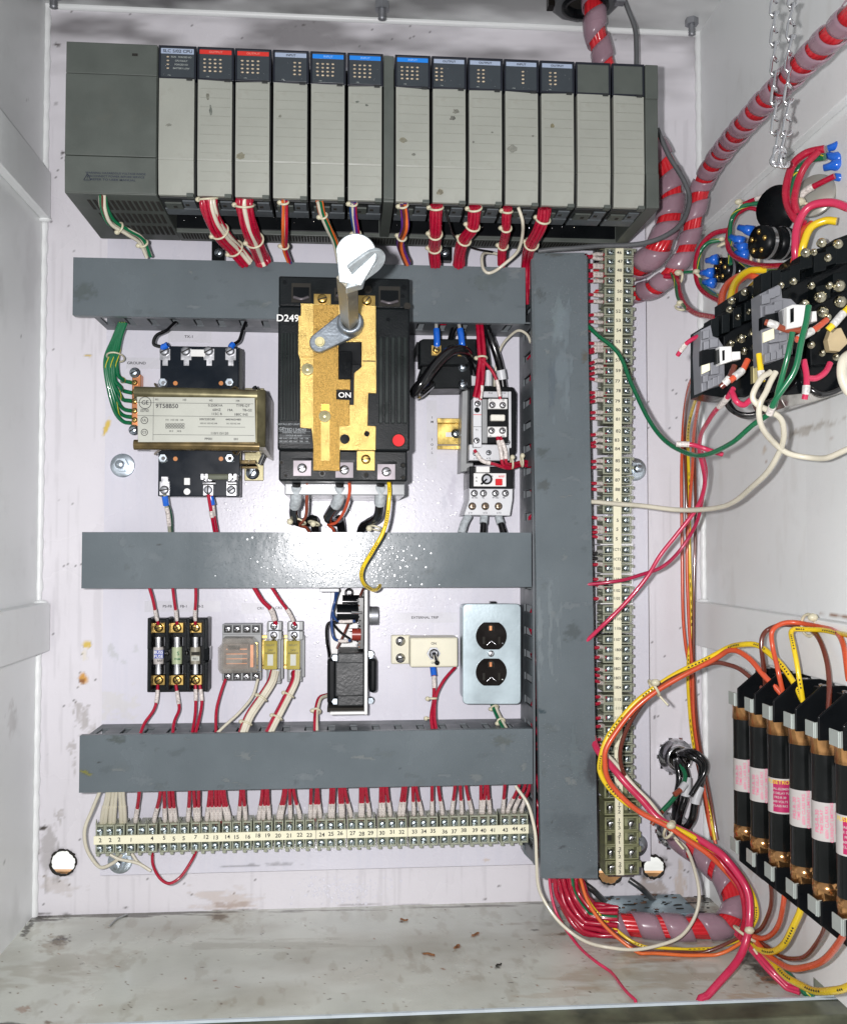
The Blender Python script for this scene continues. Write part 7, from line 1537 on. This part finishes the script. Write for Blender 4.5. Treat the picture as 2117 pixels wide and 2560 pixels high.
wire('crimson wire slanting from the contactors down to the upright duct near terminal 1107', [(1832, 972, .34), (1808, 1005, .32), (1775, 1045, .28), (1753, 1080, .24), (1748, 1120, .21), (1756, 1170, .19), (1760, 1215, .17), (1742, 1270, .15), (1690, 1335, .14), (1650, 1390, .135), (1617, 1440, .13), (1570, 1500, .125), (1510, 1560, .12), (1466, 1602, .11)], pink, 11, sleeves=((.05, .10),), r=.0022)
wire('crimson wire slanting to the upright duct near terminal 1101', [(1753, 1130, .20), (1763, 1180, .18), (1755, 1250, .15), (1738, 1310, .13), (1700, 1375, .12), (1650, 1420, .12), (1590, 1440, .12), (1530, 1455, .118), (1466, 1461, .11)], M('crimson_wire', (.42, .01, .06), .25, coat=.4), 9, r=.0019)
wire('short crimson wire with white tag crossing the green wire', [(1690, 1110, .235), (1730, 1112, .24), (1762, 1122, .245), (1785, 1130, .245), (1805, 1136, .245)], pink, 11, sleeves=((.0, .2),), r=.0022)
wire('crimson wire end with white tag left of the contactors', [(1757, 838, .33), (1735, 845, .32), (1712, 862, .31), (1693, 888, .30)], pink, 10, sleeves=((.62, .86),), r=.0019)
wire('long green wire sagging from the upright duct across to the contactors', [(1463, 812, .10), (1495, 838, .11), (1545, 885, .125), (1578, 960, .14), (1622, 1050, .17), (1665, 1105, .20), (1710, 1130, .23), (1765, 1137, .27), (1825, 1108, .31), (1880, 1065, .34), (1925, 1028, .36), (1945, 980, .375), (1965, 900, .385), (1980, 830, .388)], greenw, 12, r=.0022)
wire('green wire running up over the grey side piece into the white connector', [(1922, 1035, .365), (1938, 1000, .375), (1982, 930, .385), (2002, 860, .388), (2012, 810, .388), (2020, 765, .385)], greenw, 12, sleeves=((.0, .12),), r=.0024)
wire('white wire running from the upright duct below terminal 6, up to the contactors', [(1463, 1254, .10), (1520, 1257, .115), (1600, 1265, .14), (1700, 1274, .17), (1780, 1272, .21), (1840, 1250, .25), (1890, 1208, .29), (1930, 1160, .32), (1956, 1110, .34), (1955, 1060, .355), (1930, 1030, .36), (1890, 1010, .36), (1880, 985, .36), (1905, 945, .362), (1925, 930, .36)], whitew, 12, r=.0024)
wire('white wire curling from the contactors out to the right photo edge', [(1938, 930, .36), (1918, 970, .362), (1898, 1010, .362), (1902, 1060, .355), (1930, 1105, .34), (1965, 1130, .335), (2020, 1145, .34), (2070, 1142, .36), (2130, 1118, .38)], whitew, 12, r=.0024)
wire('thick white wire loop cut by the right photo edge', [(2135, 880, .42), (2108, 900, .42), (2104, 940, .42), (2118, 975, .42), (2135, 985, .42)], whitew, 20, r=.0038)
for lab, q, m_, sl in (('orange wire with white tag below the left contactor', [(1868, 900, .345), (1855, 925, .348), (1838, 940, .35), (1824, 952, .35)], redo, ((.35, .75),)), ('orange wire with white tag at the right contactor', [(2065, 800, .37), (2040, 820, .374), (2010, 838, .375), (1988, 850, .375)], redo, ((.45, .9),)),
                       ('yellow wire with white tag at the far right', [(2130, 760, .39), (2105, 785, .39), (2085, 808, .39), (2068, 825, .388)], yelw, ((.3, .75),)), ('yellow wire with white tag below the left contactor', [(1896, 885, .35), (1900, 920, .352), (1904, 955, .352)], yelw, ((.6, .95),)),
                       ('brown wire with white tag across the right grey side piece', [(1912, 805, .365), (1935, 812, .368), (1965, 824, .368), (2005, 826, .37)], M('rust_wire', (.28, .06, .03), .3), ((.12, .42),)), ('dark brown wire with white tag at the foot of the left contactor', [(1835, 915, .345), (1822, 945, .348), (1800, 968, .345)], brnw, ((.5, .8),)),
                       ('crimson wire with white tag hanging below the right contactor', [(2008, 900, .36), (2015, 940, .362), (2014, 975, .362), (2010, 998, .36)], pink, ((.55, .8),)), ('crimson wire curving right below the right contactor', [(2016, 945, .362), (2040, 945, .362), (2062, 930, .362), (2074, 908, .36)], pink, ()),
                       ('crimson wire curving below the left contactor', [(1828, 978, .34), (1840, 1003, .345), (1858, 1012, .345), (1875, 1000, .345)], pink, ()), ('black wire pair sagging below the left contactor', [(1808, 990, .30), (1825, 1022, .30), (1860, 1038, .30), (1900, 1030, .30), (1930, 1000, .30)], blkw, ()),
                       ('black wire sagging between the contactors', [(1812, 995, .29), (1840, 1032, .29), (1880, 1040, .29), (1925, 1012, .29)], blkw, ()), ('black wires bowed under the right contactor', [(1990, 900, .33), (2010, 955, .34), (2050, 985, .345), (2100, 970, .345), (2130, 930, .345)], blkw, ())):
    wire(lab, q, m_, 12, sleeves=sl, r=.0025, lab=M('tag_white', (.62, .61, .58), .4, var=.35, vs=420))
# loops around the switch bodies
for lab, q, m_, r_ in (('crimson wire loop, largest, curling round the lower switch body', [(1820, 575, .12), (1780, 585, .12), (1750, 620, .12), (1738, 665, .12), (1742, 705, .13), (1765, 735, .15), (1800, 755, .19)], redw, .0028),
                      ('crimson wire from the tied knot sagging to the left contactor', [(1660, 690, .09), (1690, 695, .10), (1698, 730, .12), (1712, 765, .15), (1745, 785, .19), (1790, 795, .24)], redw, .0028),
                      ('green wire in the loop left of the switch bodies', [(1800, 600, .13), (1765, 610, .125), (1745, 645, .12), (1748, 700, .13), (1775, 730, .16), (1800, 742, .19)], greenw, .0022),
                      ('green and yellow wire from the knot down to the left contactor', [(1675, 680, .09), (1688, 710, .11), (1694, 745, .13), (1715, 772, .16)], greenw, .0018),
                      ('green wire running right from the knot behind the crimson loop', [(1655, 690, .07), (1700, 682, .08), (1740, 678, .09)], greenw, .0016),
                      ('crimson wire arching from the knot over the upper switch body', [(1865, 520, .16), (1842, 535, .16), (1822, 570, .16), (1818, 610, .17), (1835, 640, .19), (1880, 660, .23), (1930, 664, .27), (1975, 664, .30)], redw, .0026),
                      ('crimson wire arching at the top of the group toward the black body', [(1925, 548, .20), (1905, 530, .19), (1870, 520, .18), (1845, 532, .17)], redw, .0022),
                      ('green wire arching beside it toward the upper switch body', [(1935, 508, .20), (1890, 508, .19), (1850, 520, .18), (1828, 550, .17), (1822, 600, .17), (1825, 660, .18)], greenw, .0022),
                      ('green wire sagging below the upper switch body', [(1826, 620, .17), (1845, 650, .19), (1890, 672, .23), (1960, 672, .28)], greenw, .0022),
                      ('red wire stub with pale sleeve reaching the black round body', [(1858, 510, .18), (1880, 500, .19), (1905, 492, .20), (1930, 480, .21)], redw, .0020),
                      ('crimson wire loop, upper, large, right of the black round body', [(2060, 372, .34), (2010, 385, .33), (1980, 415, .32), (1965, 460, .32), (1968, 510, .32), (1985, 545, .33), (2010, 560, .33)], redw, .0034),
                      ('crimson wire loop inside the upper one', [(2045, 378, .34), (2015, 410, .335), (1995, 450, .33), (1985, 500, .33), (1992, 535, .33)], redw, .0030),
                      ('green wire inside the upper crimson loops', [(2060, 392, .335), (2025, 400, .325), (1990, 430, .315), (1975, 475, .315), (1978, 520, .315)], greenw, .0030),
                      ('crimson wire loop, right, running down in front of the contactor', [(2120, 520, .36), (2070, 505, .35), (2020, 520, .34), (1992, 560, .335), (1988, 620, .335), (1990, 670, .33)], pink, .0034),
                      ('crimson wire with pale sleeve toward the lowest right blue crimp', [(2085, 440, .33), (2045, 460, .32), (2010, 480, .31), (1985, 510, .30)], redw, .0026),
                      ('yellow printed wire arching into the right contactor', [(2090, 553, .35), (2060, 552, .345), (2025, 570, .34), (2008, 610, .34), (2000, 650, .335)], yelw, .0032),
                      ('orange wire running behind the yellow arch into the right contactor', [(2030, 560, .33), (2000, 585, .33), (1988, 640, .33), (1980, 680, .325)], redo, .0036),
                      ('orange wire arching into the left contactor', [(1885, 690, .24), (1850, 690, .24), (1815, 715, .25), (1803, 750, .27), (1803, 785, .29)], redo, .0034),
                      ('yellow wire arching into the left contactor', [(1912, 675, .25), (1870, 678, .25), (1838, 705, .26), (1826, 740, .28), (1820, 780, .30)], yelw, .0032),
                      ('red-orange wire behind the yellow arch, left contactor', [(1900, 695, .25), (1868, 690, .25), (1840, 712, .26), (1835, 745, .28)], redo, .0028)):
    wire(lab, q, m_, 10, r=r_, group='looped wires around the switch bodies', sleeves=(((.45, .9),) if 'sleeve' in lab else ()), stripe=(M('stripe_yellow', (.60, .52, .02), .3) if m_ is greenw and r_ > .0017 else None))
for lab, a, b in (('topmost right blue crimp terminal, cut by the photo edge', (2068, 372, .31), (2125, 352, .32)), ('blue crimp terminal just below the topmost, at the green wire', (2066, 388, .31), (2108, 398, .32)), ('blue crimp terminal third down at the right', (2058, 420, .31), (2105, 408, .32)), ('blue crimp terminal fourth down at the right', (2085, 442, .32), (2125, 448, .32)),
                  ('blue crimp terminal above the upper switch body', (1845, 568, .17), (1880, 578, .18)), ('middle blue crimp at the upper switch body', (1825, 592, .17), (1856, 606, .18)), ('lower blue crimp at the upper switch body', (1838, 612, .18), (1862, 622, .19)), ('lowest blue crimp at the upper switch body', (1838, 632, .18), (1868, 638, .19)),
                  ('blue crimp above the lower switch body', (1765, 652, .14), (1792, 648, .15)), ('middle blue crimp at the lower switch body', (1752, 682, .14), (1782, 682, .15)), ('lower blue crimp at the lower switch body', (1758, 705, .14), (1785, 708, .15))):
    p0, p1 = P(*a), P(*b); dv = (p1-p0).normalized(); L_ = (p1-p0).length
    mb = MB(); mb.lathe(p0, dv, [(0, .0001), (0, .0030), (L_*.35, .0034), (L_*.55, .0048), (L_, .0054), (L_+.0003, .0001)], bluec, 12); solo('crimp_terminal', mb, lab, 'crimp terminal', 'blue crimp terminals at the switch bodies')
for i, (x, y, d, s, lab) in enumerate(((1697, 693, .10, 1.1, 'pale cable tie knot left of the lower switch body'), (1701, 768, .14, .9, 'pale cable tie low on the wires left of the contactors'), (1847, 518, .175, 1., 'pale cable tie on the arching green and crimson wires'), (1742, 690, .125, .9, 'pale cable tie on the largest crimson loop'), (1805, 610, .16, .8, 'pale cable tie between the two switch bodies'), (1886, 650, .23, 1., 'pale cable tie on the sagging crimson wire over the contactor'), (1998, 520, .31, 1.3, 'pale cable tie where the upper crimson loops meet'))):
    mb = MB(); p = P(x, y, d); mb.torus(p, (math.cos(i*1.3), .2, math.sin(i*1.3)), .0058*s, .0014, tiem, 18, 6); mb.ball(p+Vector((-.003, -.006, .003)), .0036*s, tiem, 8, (1.2, 1, .8)); solo('cable_tie', mb, lab, 'cable tie', 'cable ties around the switch bodies')
# lower right: loops between the duct, the fuse block and the floor
for lab, q, m_, r_ in (('yellow wire arching from the third fuse to the tall terminal row and floor', [(2006, 1752, .30), (1985, 1710, .29), (1945, 1655, .27), (1905, 1620, .25), (1860, 1610, .23), (1815, 1622, .20), (1740, 1660, .18), (1650, 1708, .165), (1580, 1765, .16), (1520, 1840, .16), (1500, 1900, .16), (1508, 1950, .16), (1560, 2005, .165), (1640, 2050, .17), (1740, 2098, .18), (1820, 2155, .19), (1872, 2220, .195), (1890, 2280, .20), (1870, 2330, .20)], yelw, .0026),
                      ('red-orange wire arching from the second fuse to the tall terminal row and floor', [(1955, 1738, .26), (1915, 1695, .25), (1870, 1645, .23), (1830, 1626, .21), (1780, 1650, .19), (1640, 1728, .17), (1575, 1785, .165), (1522, 1855, .165), (1512, 1905, .165), (1525, 1960, .165), (1600, 2030, .17), (1690, 2080, .18), (1780, 2145, .19), (1850, 2225, .195), (1868, 2290, .195), (1855, 2340, .19)], redo, .0026),
                      ('dark brown wire arching from the first fuse over to the tall terminal row and down', [(1905, 1722, .22), (1870, 1690, .21), (1830, 1664, .20), (1785, 1658, .19), (1730, 1675, .18), (1640, 1722, .165), (1585, 1790, .15), (1552, 1860, .145), (1555, 1920, .14), (1590, 1985, .14), (1635, 2035, .15), (1670, 2070, .16), (1760, 2120, .175), (1835, 2195, .185), (1862, 2270, .19), (1850, 2330, .185)], brnw, .0022),
                      ('crimson wire crossing the tall terminal row foot, down to the floor corner', [(1480, 1838, .10), (1496, 1880, .12), (1545, 1935, .14), (1600, 1998, .15), (1655, 2052, .16), (1745, 2098, .18), (1812, 2145, .20), (1862, 2215, .21), (1874, 2290, .22), (1858, 2370, .225), (1812, 2440, .240), (1736, 2522, .2515)], pink, .0036),
                      ('white wire crossing the tall terminal row foot beside the crimson one', [(1500, 1870, .115), (1545, 1918, .135), (1598, 1980, .145), (1640, 2025, .15), (1672, 2070, .155)], whitew, .0022),
                      ('second crimson wire running beside it to the floor corner', [(1660, 2056, .155), (1740, 2105, .175), (1800, 2155, .19), (1845, 2215, .20), (1862, 2290, .205), (1848, 2345, .20)], redw, .0026),
                      ('dark brown wire dropping from the foot of the second fuse', [(1916, 2158, .25), (1925, 2215, .25), (1926, 2270, .24), (1905, 2315, .22), (1875, 2338, .20)], brnw, .0020),
                      ('red-orange wire dropping from the foot of the third fuse', [(1960, 2190, .29), (1958, 2260, .28), (1945, 2310, .26), (1915, 2345, .23), (1878, 2340, .21)], redo, .0024),
                      ('yellow wire dropping from the foot of the fourth fuse', [(2008, 2230, .31), (1995, 2290, .30), (1965, 2350, .28), (1930, 2380, .25), (1890, 2368, .22), (1868, 2345, .20)], yelw, .0030),
                      ('thin brown wire dropping from the foot of the fifth fuse', [(2068, 2275, .355), (2055, 2330, .34), (2025, 2380, .31), (1985, 2398, .28), (1945, 2385, .25), (1885, 2345, .21)], brnw, .0020),
                      ('orange wire from the right photo edge to the floor corner', [(2125, 2305, .40), (2095, 2360, .37), (2040, 2410, .33), (1980, 2420, .29), (1930, 2398, .25), (1880, 2345, .21)], redo, .0028),
                      ('yellow wire along the bottom right to the floor corner', [(2130, 2462, .40), (2080, 2478, .37), (2020, 2472, .32), (1970, 2445, .28), (1925, 2400, .24), (1880, 2345, .21)], yelw, .0030),
                      ('green wire with yellow stripe in the floor corner', [(1925, 2400, .22), (1962, 2430, .235), (1995, 2465, .245), (2030, 2500, .25)], greenw, .0030)):
    wire(lab, q, m_, 10, r=r_, sub=10, group='loose wires between duct, fuses and floor', stripe=(M('stripe_yellow', (.60, .52, .02), .3) if m_ is greenw else None))
bundle('crimson wires lying in the floor corner and running over the sill', [(1845, 2330, .19), (1885, 2375, .215), (1925, 2420, .23), (1965, 2462, .24), (2000, 2500, .248)], 14, [('red_wires', pink, ring(5)+[(0, 0)])], wr=6)
for lab, q, m_ in (('dark brown wire arching over the fuse tops, first', [(1912, 1715, .24), (1906, 1650, .25), (1904, 1600, .25), (1920, 1572, .25), (1960, 1562, .26), (2005, 1566, .27)], brnw), ('red-orange wire arching over the fuse tops', [(1958, 1740, .28), (1945, 1680, .28), (1930, 1620, .27), (1930, 1580, .27), (1955, 1558, .27), (2010, 1560, .28), (2075, 1572, .32), (2105, 1610, .36), (2120, 1700, .39)], redo),
                   ('yellow printed wire arching over the fuse tops', [(2006, 1755, .31), (1995, 1680, .31), (1980, 1610, .30), (1978, 1580, .29), (2000, 1572, .29), (2050, 1576, .31), (2095, 1582, .34), (2130, 1592, .38)], yelw), ('dark brown wire dropping to the fourth fuse', [(2015, 1566, .28), (2045, 1595, .31), (2065, 1650, .33), (2072, 1710, .34), (2070, 1775, .345)], brnw)):
    wire(lab, q, m_, 9, r=.0022, group='wires arching over the fuses')
for x, y, d, s, ax, lab in ((2020, 1563, .285, 1.5, (1, .2, 0), 'pale cable tie on the wires arching over the fuses'), (1634, 1720, .17, 1.35, (1, 0, .6), 'pale cable tie on the yellow, orange and brown arch beside the tall terminal row'), (1672, 2074, .17, 1.4, (1, 0, -.6), 'pale cable tie where the loose wires cross the lower conduit connector'), (1862, 2335, .21, 1.8, (.5, 0, .8), 'pale cable tie in the floor corner at the right')):
    mb = MB(); p = P(x, y, d); mb.torus(p, ax, .0062*s, .0014, tiem, 20, 6); mb.ball(p+Vector((-.002, -.008*s, .005*s)), .0040, tiem, 8, (1.2, 1, .9)); mb.tube([p+Vector((.003, -.006*s, -.005*s)), p+Vector((.010, -.008*s, -.011*s))], .0012, tiem, 5); solo('cable_tie', mb, lab, 'cable tie')
